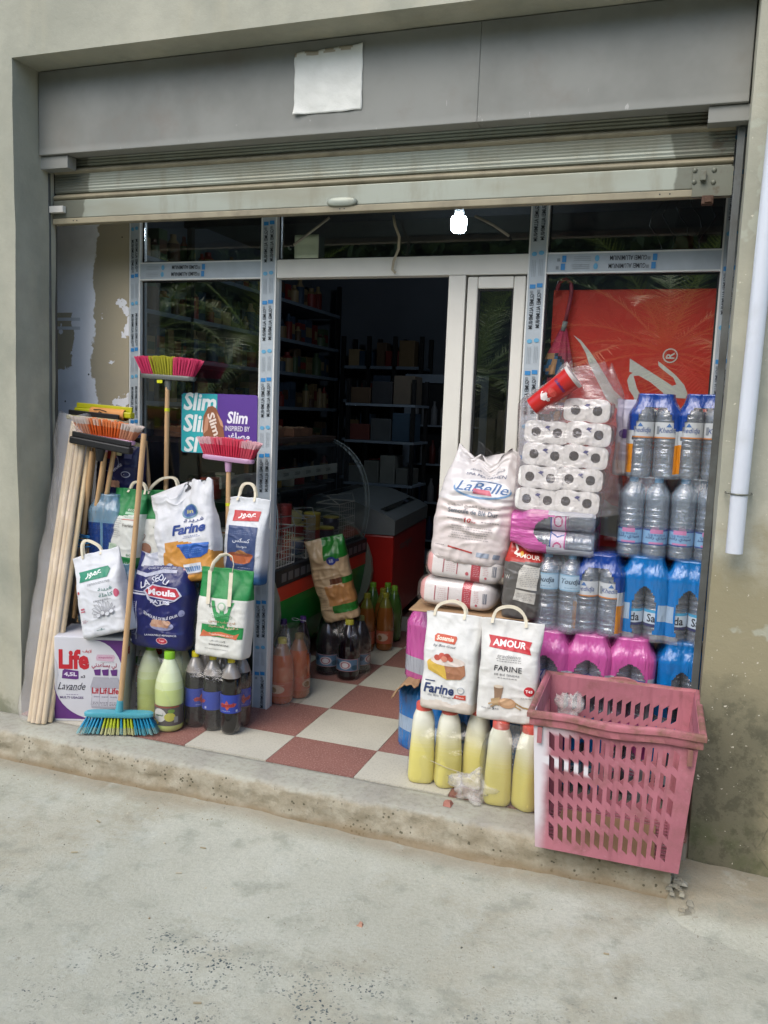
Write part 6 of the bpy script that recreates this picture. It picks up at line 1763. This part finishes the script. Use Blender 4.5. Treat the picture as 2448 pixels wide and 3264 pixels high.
# ------------------------------------------------------------------ brooms, squeegees and poles
WOOD = mat('beech_handle', '#b9966c', .55, var=.18, vs=5, bump=.08, bs=60, stretch=(12, 12, 1.0))
WOOD2 = mat('bleached_handle', '#d6bf98', .6, var=.14, vs=4, bump=.08, bs=50, stretch=(14, 14, .8))
YTAG = mat('yellow_sticker', '#c5c81c', .5, var=.03, bump=0)
def handle_mb(a, b, r=.0115, bend=.0):
    a, b = Vector(a), Vector(b)
    pts = [a.lerp(b, k / 10) + Vector((bend * sin(pi * k / 10), 0, 0)) for k in range(11)]
    return MB().tube(pts, [r * .93] + [r] * 9 + [r * .93], 12)
def broom(name, label, base, top, headc, up, W, hx_, block, bristle, flare=.035, grp=None, bh=.075, tags=(), sock='#8c8e8c', axis=None, r=.0115, tilt=0.0, rows=4):
    """base, top: ends of the stick; the head sits at headc with bristles pointing up (+1) or down (-1)"""
    root = empty(name, headc, (0, 0, 0), label, 'broom', grp)
    o = Vector(headc)
    handle_mb(Vector(base) - o, Vector(top) - o, r).build('handle', WOOD, root, True, angle=50)
    hd = MB()
    def blk(u, v):
        t = 2 * pi * u
        k = [.94, 1, 1, .93][min(3, int(round(v * 3)))]
        z = [0, .004, .018, .022][min(3, int(round(v * 3)))] * up
        return (W / 2 * k * math.copysign(abs(cos(t)) ** .35, cos(t)), .026 * k * math.copysign(abs(sin(t)) ** .6, sin(t)), z - .022 * up)
    hd.grid(blk, 40, 3, closed=True)
    hd.f.append(list(range(40))); hd.m.append(0); hd.c.append(None); hd.f.append([120 + i for i in range(40)]); hd.m.append(0); hd.c.append(None)
    rot = Matrix.Rotation(tilt, 4, 'Y') @ Matrix.Rotation(hx_, 4, 'Z')
    hd.v = [rot @ v for v in hd.v]
    h = hd.build('broom_head', block, root, True, angle=40)
    sv = (Vector(base) - Vector(top)).normalized() if up > 0 else (Vector(top) - Vector(base)).normalized()
    st = Vector((0, 0, -.012 * up))
    MB().tube([st, st + sv * .06], [.019, .014], 12).build('socket', block, root, True, angle=40)
    rnd = random.Random(len(label))
    mb = MB()
    nx = 21
    for j in range(rows):
        for i in range(nx):
            fx = (i + .5) / nx * 2 - 1; fy = (j + .5) / rows * 2 - 1
            x0 = fx * W / 2 * .95; y0 = fy * .022
            x1 = x0 + fx * flare + rnd.uniform(-.003, .003); y1 = y0 * 1.9 + rnd.uniform(-.003, .003)
            hh = bh * (1 - .10 * fx * fx) + rnd.uniform(-.003, .003)
            c = bristle(fx, fy, rnd)
            c, c2 = c if isinstance(c, tuple) else (c, c)
            a, b_ = rot @ Vector((x0, y0, 0)), rot @ Vector((x1, y1, hh * up))
            d = (b_ - a)
            for q in range(5):
                an = 2 * pi * q / 5 + rnd.random()
                e = Vector((cos(an), sin(an), 0))
                w = Vector((.0016, 0, 0))
                p0 = a + e * .0016; p1 = b_ + e * (.0050 if up > 0 else .0060) + Vector((0, 0, rnd.uniform(-.003, .002)))
                w1 = w * 1.6
                pm = p0.lerp(p1, .62); wm = w * 1.3
                k3 = [Vector((0, .002, 0)), Vector((0, .0025, 0)), Vector((0, .003, 0))]
                mb.add([p0 - w, p0 + w, pm + wm, pm - wm, p0 + k3[0], pm + k3[1]], [(0, 1, 2, 3), (1, 4, 5, 2), (4, 0, 3, 5)], 0, c)
                mb.add([pm - wm, pm + wm, p1 + w1, p1 - w1, pm + k3[1], p1 + k3[2]], [(0, 1, 2, 3), (1, 4, 5, 2), (4, 0, 3, 5)], 0, c2)
    b = mb.build('bristles', mat('nylon_bristles', rough=.45, attr=True, var=.1, bump=0), root, False)
    b['kind'] = 'stuff'
    for (t, wd) in tags:
        p = Vector(base).lerp(Vector(top), t) - o; q = Vector(base).lerp(Vector(top), t + wd) - o
        MB().tube([p, q], r * 1.08, 12, cap=False).build('sticker', YTAG, root, True)
    return root
lab1 = lambda fx, fy, r: '#a3a02a' if -.52 < fx < .22 else '#cf3a66'
broom('broom', 'upside down broom with pink and olive bristles rising before the left window', (-.742, .055, .02), (-.803, .165, 1.60), (-.803, .17, 1.625), 1, .30, D_(0), mat('grey_broom_block', '#5e625e', .4), lab1, tags=((.905, .010),), tilt=D_(2), bh=.088, flare=.035)
o = MB().box(-.845, .138, 1.585, -.815, .14, 1.60).build('price_sticker', YTAG); tag(o, 'small yellow price sticker on the grey broom block', 'sticker')
lab2 = lambda fx, fy, r: ('#d2485e', '#d9a8ae') if abs(fx) > .55 else ('#cf2a4a', ['#d8405a', '#dc7080'][int(r.random() < .4)])
broom('broom', 'upside down broom with red and white bristles before the Slim poster', (-.36, .0, .02), (-.436, .12, 1.225), (-.437, .12, 1.252), 1, .27, D_(-1), mat('lilac_broom_block', '#b08aa8', .4), lab2, tags=((.965, .016), (.83, .012)), tilt=D_(3), bh=.085, flare=.034)
lab3 = lambda fx, fy, r: ('#c98a6a', '#c9bcb4') if abs(fx) > .55 else ('#cf5a1e', ['#d87a44', '#cdaa96'][int(r.random() < .3)])
broom('broom', 'upside down broom with orange and white bristles over the black squeegee', (-1.18, -.02, .40), (-1.01, -.03, 1.29), (-1.008, -.03, 1.322), 1, .32, D_(-1), mat('lilac_broom_block', '#b08aa8', .4), lab3, tilt=D_(5), bh=.078, flare=.04)
lab4 = lambda fx, fy, r: ('#aab82c', '#a8a878') if -.45 < fx < .42 and r.random() < .85 else ('#1e86ac', ['#4a8c98', '#6f9494'][int(r.random() < .5)])
broom('broom', 'standing broom with turquoise and yellow bristles before the Life carton', (-.733, -.300, .09), (-.690, -.185, 1.352), (-.733, -.303, .082), -1, .305, D_(22), mat('turquoise_broom_block', '#4a9aa8', .4), lab4, bh=.074, flare=.035, r=.0125)

def squeegee(label, head, w, cols, base, top, rot=0, hgt=.028, grp='squeegees tied together'):
    root = empty('squeegee', head, (0, rot, 0), label, 'squeegee', grp)
    MB().box(-w / 2, -.018, -.012, w / 2, .018, hgt - .012).build('head_bar', cols[0], root, bevel=.006)
    MB().box(-w / 2 + .005, -.006, hgt - .0118, w / 2 - .005, .006, hgt + .012).build('blade', cols[1], root, bevel=.003)
    MB().tube([(0, 0, -.012), Vector((0, 0, -.07))], [.024, .016], 12).build('socket', cols[0], root, True, angle=40)
    T = Matrix.Rotation(-rot, 4, 'Y')
    o = Vector(head)
    h = handle_mb(T @ (Vector(base) - o), T @ (Vector(top) - o)).build('handle', WOOD, root, True, angle=50)
    return root
BR = mat('black_rubber', '#121314', .5, var=.1, bump=.05)
CREAM = mat('cream_rubber', '#a8a078', .6, var=.1)
YEL = mat('yellow_plastic', '#b3b01a', .4, var=.08)
squeegee('long black squeegee with two sockets under the orange broom', (-1.005, -.075, 1.278), .34, (BR, BR), (-1.20, -.03, .42), (-1.075, -.05, 1.25), D_(6.5), .034)
squeegee('black squeegee with cream blade at the top left of the tied handles', (-1.12, .02, 1.40), .30, (CREAM, BR), (-1.215, .0, .42), (-1.10, .02, 1.37), D_(3), .022)
squeegee('yellow squeegee with orange wrapper topmost of the tied handles', (-1.09, .06, 1.428), .33, (YEL, YEL), (-1.17, .03, .42), (-1.055, .05, 1.40), D_(2.5), .030)
squeegee('cream squeegee at the right behind the black one', (-.98, .03, 1.302), .27, (CREAM, BR), (-1.145, -.01, .42), (-.985, .0, 1.27), D_(5), .018)
mb = MB().grid(lambda u, v: (-1.09 + .17 * (v - .35) * 1.15 + .0, .06 + .026 * cos(2 * pi * u), 1.432 + .028 * sin(2 * pi * u) - .008 * v), 16, 8, closed=True)
o = mb.build('paper_wrapper', mat('orange_wrapper', '#c98a4a', .6, var=.1, vs=10, bump=.3), None, True); tag(o, 'orange paper wrapper round the yellow squeegee with black print', 'wrapper')
mb = MB(); add_print(mb, [('L', [(.1, .8), (.3, .9), (.55, .7)], .005, '#2a1c14'), ('L', [(.25, .3), (.3, .6), (.45, .35), (.8, .3)], .004, '#2a1c14')], .16, .04, lambda a, b, o_: (-1.145 + .16 * a, .06 - .0275 - o_, 1.418 + .035 * b - .006 * a)); mb.build('wrapper_print', INK, o)
# loose single stick behind, leaning right
tag(handle_mb((-.86, .16, .7), (-.945, .19, 1.30), .010).build('wooden_stick', WOOD, None, True, angle=50), 'short wooden stick leaning behind the taller front broom stick', 'stick')
# blue twine
mb = MB()
for k in range(5):
    pts = [(-1.142 + .058 * cos(a) + .004 * sin(3 * a), -.018 + .034 * sin(a), .79 + .012 * k + .006 * sin(a + k)) for a in [2 * pi * q / 18 for q in range(19)]]
    mb.tube(pts, .0035, 5)
tag(mb.build('blue_twine', mat('blue_twine', '#2f86b8', .6, var=.2, vs=60, bump=.4), None, True), 'blue twine tied round the squeegee handles', 'twine')
# bundle of bare poles in a polythene sleeve
P8 = [(-1.185, -.355, -1.275, .0), (-1.160, -.362, -1.252, -.015), (-1.134, -.360, -1.228, -.01), (-1.108, -.352, -1.200, -.005), (-1.172, -.33, -1.262, .02), (-1.146, -.332, -1.238, .015), (-1.12, -.33, -1.212, .015), (-1.098, -.325, -1.182, .02)]
names_ = ['leftmost front', 'second front', 'third front', 'rightmost front', 'leftmost back', 'second back', 'third back', 'rightmost back']
for k, (x0, y0, x1, y1) in enumerate(P8):
    zt = 1.385 - .012 * (k % 3)
    tag(handle_mb((x0, y0, .003), (x1 + .055, y1, zt), .0125, .004 * (k % 3 - 1)).build('wooden_pole', WOOD2, None, True, angle=50), names_[k] + ' bare pole of the bundle in the polythene sleeve by the left jamb', 'pole', 'bare wooden poles in a sleeve')
def sleeve(u, v):
    t = 2 * pi * u
    cx = -1.155 - .045 * v; cy = -.342 + .345 * v; z = .012 + 1.41 * v
    ax = .062 + .02 * sin(v * 5) ** 2; ay = .045
    x = cx + ax * cos(t); y = cy + ay * sin(t)
    if cos(t) < -.2: x -= (.028 + .03 * noise.noise(Vector((0, v * 7, 4)))) * -cos(t)
    p = Vector((x * 8, y * 8, z * 6))
    x += .018 * noise.noise(p); y += .012 * noise.noise(p + Vector((4, 4, 4)))
    if v > .97: z += .03 * noise.noise(Vector((u * 7, 1, 1)))
    return (max(x, -1.302), y, z)
tag(MB().grid(sleeve, 40, 90, closed=True).build('polythene_sleeve', mat('dusty_polythene', '#e4dfdb', .25, var=.1, bump=.9, bs=12, alpha=.20, clear='#ffffff', stretch=(1, 1, .6), gloss=.6), None, True), 'torn dusty clear polythene sleeve round the bundle of poles', 'plastic sleeve')

# ------------------------------------------------------------------ pink crate
CR = bpy.data.materials.new('faded_pink_plastic')
def _crate(g):
    c = g.mix(g.nz(3, 6, .6, lo=.35, hi=.65), '#b06f7a', '#a0646e')
    c = g.mix(g.ma('MULTIPLY', g.nz(9, 8, .7, lo=.46, hi=.68), .55), c, '#7d5650')
    c = g.mix(g.ma('MULTIPLY', g.nz(60, 6, .75, lo=.56, hi=.68), .4), c, '#b5848c')
    c = g.mix(g.ma('MULTIPLY', g.nz(5, 6, .6, stretch=(6, 1, .5), lo=.52, hi=.68), .3), c, '#6c4044')
    # sprayed white paint: an upright at the left edge and a stroke to the right of it
    f = g.rng(g.y, .05, .07, 1, 0)
    n = g.ma('MULTIPLY', g.nz(12, 5), .03)
    v = g.ma('MULTIPLY', g.ma('MULTIPLY', g.rng(g.ma('ADD', g.x, n), .045, .085, 1, 0), g.rng(g.x, .0, .012, .5, 1)), g.rng(g.z, .02, .12, .45, 1))
    def dist(zc, wd): return g.rng(g.ma('ABSOLUTE', g.ma('SUBTRACT', g.ma('ADD', g.z, g.ma('MULTIPLY', g.x, .14)), zc), 0), wd * .35, wd, 1, 0)
    h1 = g.ma('MULTIPLY', dist(.335, .026), g.rng(g.ma('ADD', g.x, n), .20, .235, 1, 0))
    h2 = g.ma('MULTIPLY', dist(.450, .022), g.rng(g.ma('ADD', g.x, n), .11, .19, .55, 0))
    m = g.ma('MULTIPLY', g.ma('MAXIMUM', g.ma('MAXIMUM', v, h1), h2), f)
    c = g.mix(g.ma('MULTIPLY', m, .95), c, '#d8d5d8')
    return c, g.nz(40, 5), .12, .002
CRM = surf_nodes('faded_pink_crate', _crate, .5)
RIMM = surf_nodes('dirty_crate_rim', lambda g: (g.mix(g.nz(7, 8, .7, lo=.42, hi=.62), '#ab6a72', '#7d5b4e'), g.nz(40, 5), .2, .002), .6)
crt = empty('plastic_crate', (1.155, -.585, .001), (0, 0, D_(1.0)), 'faded pink perforated plastic crate with white paint strokes on the threshold edge', 'crate')
CWt, CWb, CDt, CDb, CH = .535, .475, .455, .40, .495
def cpt(s, side, px, py, off=0):
    """point on a side wall: px 0..1 along, py 0..1 up"""
    w = CWb + (CWt - CWb) * py; d = CDb + (CDt - CDb) * py
    ix = (CWt - w) / 2; iy = (CDt - d) / 2
    z = CH * py
    if side == 'front': return (ix + w * px, iy - off, z)
    if side == 'back': return (ix + w * (1 - px), CDt - iy + off, z)
    if side == 'left': return (ix - off, iy + d * (1 - px), z)
    return (CWt - ix + off, iy + d * px, z)
def crate_wall(side, nc, nr, m=CRM):
    mb = MB()
    mx0, mx1, my0, my1 = .085, .915, .055, .885
    xs = [mx0 + (mx1 - mx0) * i / nc for i in range(nc + 1)]; ys = [my0 + (my1 - my0) * j / nr for j in range(nr + 1)]
    sh_ = .018
    V, Fc = [], []
    idx = {}
    def v(px, py):
        k = (round(px, 5), round(py, 5))
        if k not in idx: idx[k] = len(V); V.append(k)
        return idx[k]
    for i in range(nc):
        for j in range(nr):
            x0, x1, y0, y1 = xs[i], xs[i + 1], ys[j], ys[j + 1]
            w = x1 - x0; h = y1 - y0
            a0, a1 = x0 + w * .225, x1 - w * .225
            b0, b1 = y0 + h * .165, y1 - h * .165
            sl = h * .095
            hole = [v(a0, b0 + sl), v(a1, b0 - sl), v(a1, b1 - sl), v(a0, b1 + sl)]
            cor = [v(x0, y0), v(x1, y0), v(x1, y1), v(x0, y1)]
            for k in range(4): Fc.append((cor[k], cor[(k + 1) % 4], hole[(k + 1) % 4], hole[k]))
    # solid margins
    for i in range(nc):
        Fc.append((v(xs[i], 0), v(xs[i + 1], 0), v(xs[i + 1], my0), v(xs[i], my0))); Fc.append((v(xs[i], my1), v(xs[i + 1], my1), v(xs[i + 1], 1), v(xs[i], 1)))
    for j in range(nr):
        Fc.append((v(0, ys[j]), v(mx0, ys[j]), v(mx0, ys[j + 1]), v(0, ys[j + 1]))); Fc.append((v(mx1, ys[j]), v(1, ys[j]), v(1, ys[j + 1]), v(mx1, ys[j + 1])))
    for a, b in ((0, mx0), (mx1, 1)):
        for c_, d_ in ((0, my0), (my1, 1)): Fc.append((v(a, c_), v(b, c_), v(b, d_), v(a, d_)))
    mb.add([cpt(None, side, x, y) for x, y in V], Fc)
    o = mb.build(side + '_panel' if False else 'side_panel', m, crt)
    s = o.modifiers.new('solid', 'SOLIDIFY'); s.thickness = .004; s.offset = 1 if side in ('left', 'right') else -1; s.offset = -1
    b = o.modifiers.new('bevel', 'BEVEL'); b.width = .0008; b.segments = 1
    return o
crate_wall('front', 13, 5); crate_wall('back', 13, 5); crate_wall('left', 10, 5); crate_wall('right', 10, 5)
mb = MB()
for k in range(15): mb.box(.04, .035 + k * .0255, .0, CWt - .04, .047 + k * .0255, .005)
for k in range(5): mb.box(.04 + k * .108, .034, .0052, .052 + k * .108, .405, .009)
mb.build('slatted_bottom', CRM, crt)
# rim: rounded lip with outer skirt, bowed a little in the middle
mb = MB()
def rimf(u, v):
    per = [(0, 0), (1, 0), (1, 1), (0, 1)]
    q = u * 4; i = int(q) % 4; f = q - int(q)
    a, b = per[i], per[(i + 1) % 4]
    sx_, sy_ = a[0] + (b[0] - a[0]) * f, a[1] + (b[1] - a[1]) * f
    cs = [(-.002, 0), (.003, .007), (.012, .009), (.018, .006), (.020, -.002), (.019, -.015), (.011, -.017), (.0105, -.043), (.008, -.045), (.004, -.03)]
    o_, z = cs[int(round(v * 9))]
    x = -o_ + (CWt + 2 * o_) * sx_; y = -o_ + (CDt + 2 * o_) * sy_
    if i == 0: z += .006 * sin(f * pi * 3) * sin(f * pi); y -= .006 * sin(f * pi)
    z += .0015 * noise.noise(Vector((x * 20, y * 20, 1)))
    return (x, y, CH + z)
mb.grid(rimf, 160, 9, closed=True)
mb.build('rim', RIMM, crt, True, angle=50)
mb = MB(); mb.grid(lambda u, v: (CWt * (.40 + .22 * u), CDt + .008 + .010 * sin(pi * u), CH + .004 + .014 * v * sin(pi * u) ** .5), 16, 3)
o = mb.build('back_grip', RIMM, crt, True); o.modifiers.new('solid', 'SOLIDIFY').thickness = .004
mb = MB()
for (x, y) in ((.018, .012), (CWt - .034, .012)):
    MB().box(x, y - .02, CH - .105, x + .016, y - .013, CH - .05).build('corner_rib', RIMM, crt)
tag(MB().grid(crum(1.235, -.22, .395, .055, .045, .07, 6), 36, 22, closed=True).build('crumpled_polybag', CRUM, None, True), 'crumpled clear plastic bag inside the left of the pink crate', 'plastic bag')
# second crate corner under things: inner liner of cardboard pieces on the bottom
tag(MB().grid(lambda u, v: (1.24 + .34 * u, -.52 + .26 * v, .018 + .006 * noise.noise(Vector((u * 4, v * 4, 2)))), 10, 8).build('cardboard_scrap', CARD, None, True), 'scrap of cardboard lying in the pink crate', 'cardboard')

# ------------------------------------------------------------------ downpipe
pipe = empty('downpipe', (0, 0, 0), label='white plastic downpipe with a wire clamp on the right wall', cat='pipe')
PVC = mat('white_pvc', '#c6cbd2', .35, var=.05, vs=3, bump=.02, dirt='#8f8f86', dirts=6, dirtw=.25)
mb = MB(); n_ = 24
pts = [(1.757, -.338, 1.062), (1.757, -.338, 1.25), (1.762, -.338, 1.7), (1.768, -.338, 2.2), (1.785, -.338, 3.4)]
mb.tube(pts, .0275, n_, cap=False); mb.build('pipe', PVC, pipe, True)
mb = MB(); mb.tube(pts, .0245, n_, cap=False); mb.build('pipe_bore', mat('pipe_bore', '#55585a', .7), pipe, True)
CL = mat('galvanised_wire', '#77786c', .5, metal=.5)
mb = MB(); mb.tube([(1.757 + .0295 * cos(a), -.338 + .0295 * sin(a), 1.262) for a in [2 * pi * k / 24 for k in range(25)]], .003, 6)
for s_ in (-1, 1): mb.tube([(1.757 + s_ * .029, -.335, 1.262), (1.757 + s_ * .04, -.33, 1.263), (1.757 + s_ * .041, -.28, 1.263)], .003, 6)
mb.build('clamp', CL, pipe, True)

# ------------------------------------------------------------------ small debris
rnd = random.Random(5)
mb = MB()
def stone(mb, x, y, z, s, c=None):
    vs = []
    for (a, b, d) in [(-1, -1, 0), (1, -1, 0), (1, 1, 0), (-1, 1, 0), (-.6, -.6, 1), (.7, -.5, 1), (.5, .6, 1), (-.5, .7, 1)]:
        vs.append((x + s * a * rnd.uniform(.6, 1.1), y + s * b * rnd.uniform(.6, 1.1), z + s * d * rnd.uniform(.5, 1.0)))
    mb.add(vs, [(0, 3, 2, 1), (4, 5, 6, 7), (0, 1, 5, 4), (1, 2, 6, 5), (2, 3, 7, 6), (3, 0, 4, 7)], 0, c)
for k in range(420):
    x = rnd.uniform(-2.5, 2.4); y = -rnd.uniform(.50, 2.9) if k % 3 else -rnd.uniform(.5, .7)
    if x > 1.55 and y > -.95: continue
    stone(mb, x, y, gz(x, y) - .001, rnd.uniform(.0012, .0042), rnd.choice(['#8c8468', '#6c6a5c', '#a9a48e', '#55544a', '#b8b29a', '#7c6a4c']))
for k in range(16):        # slivers of wood and straw
    x = rnd.uniform(-1.8, 1.8); y = -rnd.uniform(.52, 1.9); a = rnd.uniform(-.5, .5); l = rnd.uniform(.004, .012); z = gz(x, y) + .002
    if x > 1.5: continue
    d = Vector((cos(a), sin(a), 0)) * l; w = Vector((-sin(a), cos(a), 0)) * .0025
    p = Vector((x, y, z)); mb.add([p - d - w, p + d - w, p + d + w, p - d + w, p - d - w + Vector((0, 0, .003)), p + d - w + Vector((0, 0, .003)), p + d + w + Vector((0, 0, .003)), p - d + w + Vector((0, 0, .003))],
           [(0, 3, 2, 1), (4, 5, 6, 7), (0, 1, 5, 4), (1, 2, 6, 5), (2, 3, 7, 6), (3, 0, 4, 7)], 0, rnd.choice(['#b5ab8e', '#b8b09a', '#9c9074']))
tag(mb.build('loose_grit', mat('grit', rough=.9, attr=True, var=.2)), kind='stuff')
mb = MB()
for k in range(50):
    a = rnd.random() ** 1.4; y = -.44 - .24 * a; x = 1.645 + rnd.uniform(-.028, .028) + .10 * a
    stone(mb, x, y, -.150 + .075 * max(0, 1 - a * 1.6), rnd.uniform(.005, .017), rnd.choice(['#9a9684', '#8c8878', '#a8a494', '#8a8370']))
tag(mb.build('broken_concrete', mat('rubble', rough=.95, attr=True, var=.25, vs=30, bump=.6, bs=60)), kind='stuff')
mb = MB()
stone(mb, .822, -.372, .0, .021, '#9c6a5c'); tag(mb.build('tile_chip', mat('rubble', attr=True)), 'small chip of pink tile on the step edge before the crumpled bag', 'tile chip')
mb = MB(); stone(mb, .705, -1.0, gz(.705, -1.0), .012, '#a8806a'); tag(mb.build('brick_crumb', mat('rubble', attr=True)), 'small tan brick crumb lying alone on the street', 'crumb')

# ------------------------------------------------------------------ across the street (seen mirrored in the panes)
EARTH = mat('street_wall', '#8f7f60', .95, var=.3, vs=2, bump=.5, bs=8, dirt='#4c4a38', dirts=1.5, dirtw=.6)
rw = empty('boundary_wall', (0, -8.5, 0), label='earth coloured boundary wall across the street under the palms', cat='wall')
for k in range(9):
    MB().box(-9 + k * 2.0 + .01, -.2, -.16, -9 + (k + 1) * 2.0 - .01, .1, 1.45 + .06 * ((k * 5) % 3)).build('wall_panel', EARTH, rw, bevel=.02)
LEAF = mat('palm_leaf', '#8c9a48', .5, var=.35, vs=2, bump=.05)
LEAF2 = mat('palm_leaf_dry', '#8a7c48', .6, var=.3, vs=2, bump=.05)
TRK = mat('palm_trunk', '#4c4030', .9, var=.4, vs=8, bump=.8, bs=12)
def palm(x, y, h, seed, label, n=26, L=2.3):
    rnd = random.Random(seed)
    root = empty('palm_tree', (x, y, -.15), (0, 0, 0), label, 'palm tree', 'palms across the street')
    mb = MB()
    mb.tube([(.03 * sin(k * 2), .03 * cos(k * 3), h * k / 14) for k in range(15)], [.22 - .04 * (k / 14) + .03 * (k % 2) for k in range(15)], 12)
    mb.build('trunk', TRK, root, True)
    for i in range(n):
        mb = MB()
        az = 2.4 * i + rnd.uniform(-.2, .2); el = 1.25 - 1.7 * (i / n) + rnd.uniform(-.1, .1)
        p = Vector((0, 0, h)); d = Vector((cos(az) * cos(el), sin(az) * cos(el), sin(el)))
        pts = [p.copy()]
        S = 16
        for k in range(S):
            d = (d + Vector((0, 0, -.085))).normalized(); p = p + d * L / S; pts.append(p.copy())
        mb.tube(pts, [.022 * (1 - .85 * k / S) for k in range(S + 1)], 4)
        for k in range(1, S * 3):
            t = k / (S * 3); q = t * S; j = min(int(q), S - 1); f = q - j
            c = pts[j].lerp(pts[j + 1], f); dd = (pts[j + 1] - pts[j]).normalized()
            sd = dd.cross(Vector((0, 0, 1))).normalized(); upv = sd.cross(dd)
            ll = .42 * sin(pi * min(1, t * .9 + .12)) + .05
            for s in (-1, 1):
                e = c + (sd * s * .75 + dd * .55 + upv * rnd.uniform(-.05, .3)).normalized() * ll + Vector((0, 0, -.1 * ll))
                w = dd * .016
                mb.add([c - w, c + w, e], [(0, 1, 2)])
        mb.build('frond', LEAF2 if i > n - 5 else LEAF, root)
    return root
palm(1.3, -8.9, 2.6, 1, 'palm across the street opposite the right window', L=2.6)
palm(-1.6, -9.4, 2.2, 2, 'palm across the street opposite the door', L=2.4)
palm(-5.2, -9.0, 2.4, 3, 'palm across the street opposite the left window', L=2.6)
palm(-8.2, -10.0, 2.8, 4, 'palm furthest left across the street')
palm(4.6, -9.6, 2.9, 5, 'palm furthest right across the street')
for k, x in enumerate((-7, -4.2, -2.9, -.2, .8, 2.9)):
    rnd = random.Random(40 + k)
    mb = MB()
    for q in range(1400):
        a, b, r_ = rnd.random() * 2 * pi, rnd.uniform(-1, 1), rnd.random() ** .4
        s_ = sqrt(1 - b * b); rr_ = 1 + .3 * noise.noise(Vector((cos(a) * s_ * 2 + k, sin(a) * s_ * 2, b * 2)))
        p = Vector((cos(a) * s_ * 1.1 * r_ * rr_, sin(a) * s_ * .7 * r_ * rr_, 1.5 + b * .8 * r_ * rr_))
        e = Vector((rnd.uniform(-1, 1), rnd.uniform(-1, 1), rnd.uniform(-1, 1))).normalized() * .06; e2 = e.orthogonal().normalized() * .03
        mb.add([p - e2, p + e, p + e2, p - e], [(0, 1, 2, 3)])
    root = empty('bush', (x, -9.3, -.15), label=['bush at the far left behind the boundary wall', 'bush second from left behind the boundary wall', 'bush left of the palm opposite the door', 'bush right of the palm opposite the door', 'bush beside the palm opposite the right window', 'bush furthest right behind the boundary wall'][k], cat='bush', group='bushes across the street')
    o = mb.build('foliage', LEAF, root); o['kind'] = 'stuff'
    MB().tube([(0, 0, 0), (.05, 0, .6), (0, .03, 1.3)], [.06, .05, .02], 8).build('stem', TRK, root, True)

# dense trees behind the wall across the street
LEAFD = mat('tree_leaf', '#46552a', .6, var=.4, vs=1.2, bump=.0)
for k, (x, y, h, w) in enumerate([(-17, -14, 7.5, 3.4), (-12.5, -13.2, 7.0, 3.2), (-8.5, -14.0, 8.0, 3.3), (-4.6, -13.0, 7.2, 3.0), (-1.2, -13.8, 7.8, 3.1), (2.4, -13.2, 7.0, 3.0), (6.2, -14, 7.6, 3.2), (10.4, -13.6, 7.2, 3.2)]):
    rnd = random.Random(70 + k)
    mb = MB()
    for q in range(5200):
        a, b, r_ = rnd.random() * 2 * pi, rnd.uniform(-1, 1), rnd.random() ** .45
        s_ = sqrt(1 - b * b)
        rr_ = 1 + .35 * noise.noise(Vector((cos(a) * s_ * 1.8 + k * 3, sin(a) * s_ * 1.8, b * 1.8))) + .2 * noise.noise(Vector((cos(a) * s_ * 5 + k, sin(a) * s_ * 5, b * 5)))
        p = Vector((cos(a) * s_ * w * r_ * rr_, sin(a) * s_ * 1.6 * r_ * rr_, h * .53 + b * h * .5 * r_ * rr_))
        e = Vector((rnd.uniform(-1, 1), rnd.uniform(-1, 1), rnd.uniform(-1, 1))).normalized() * rnd.uniform(.12, .25); e2 = e.orthogonal().normalized() * .11
        mb.add([p - e2, p + e, p + e2, p - e], [(0, 1, 2, 3)])
    root = empty('broadleaf_tree', (x, y, -.15), label=['first', 'second', 'third', 'fourth', 'fifth', 'sixth', 'seventh', 'eighth'][k] + ' dense tree from the left, far across the street behind the palms', cat='tree', group='dense trees across the street')
    o = mb.build('crown', LEAFD, root); o['kind'] = 'stuff'
    MB().tube([(0, 0, 0), (.1, 0, h * .3), (0, .1, h * .6)], [.22, .17, .08], 10).build('trunk', TRK, root, True)

# unseen slope added behind the trees to block sky gaps in reflections
mb = MB()
mb.grid(lambda u, v: (-60 + 120 * u, -20 - 26 * v, -.3 + 15 * v ** .6 + 1.6 * noise.noise(Vector((u * 14, v * 5, 2)))), 90, 20)
tag(mb.build('sky_block_slope', mat('block_slope_green', '#47552f', .95, var=.5, vs=.5, bump=.6, bs=2), None, True), kind='structure')
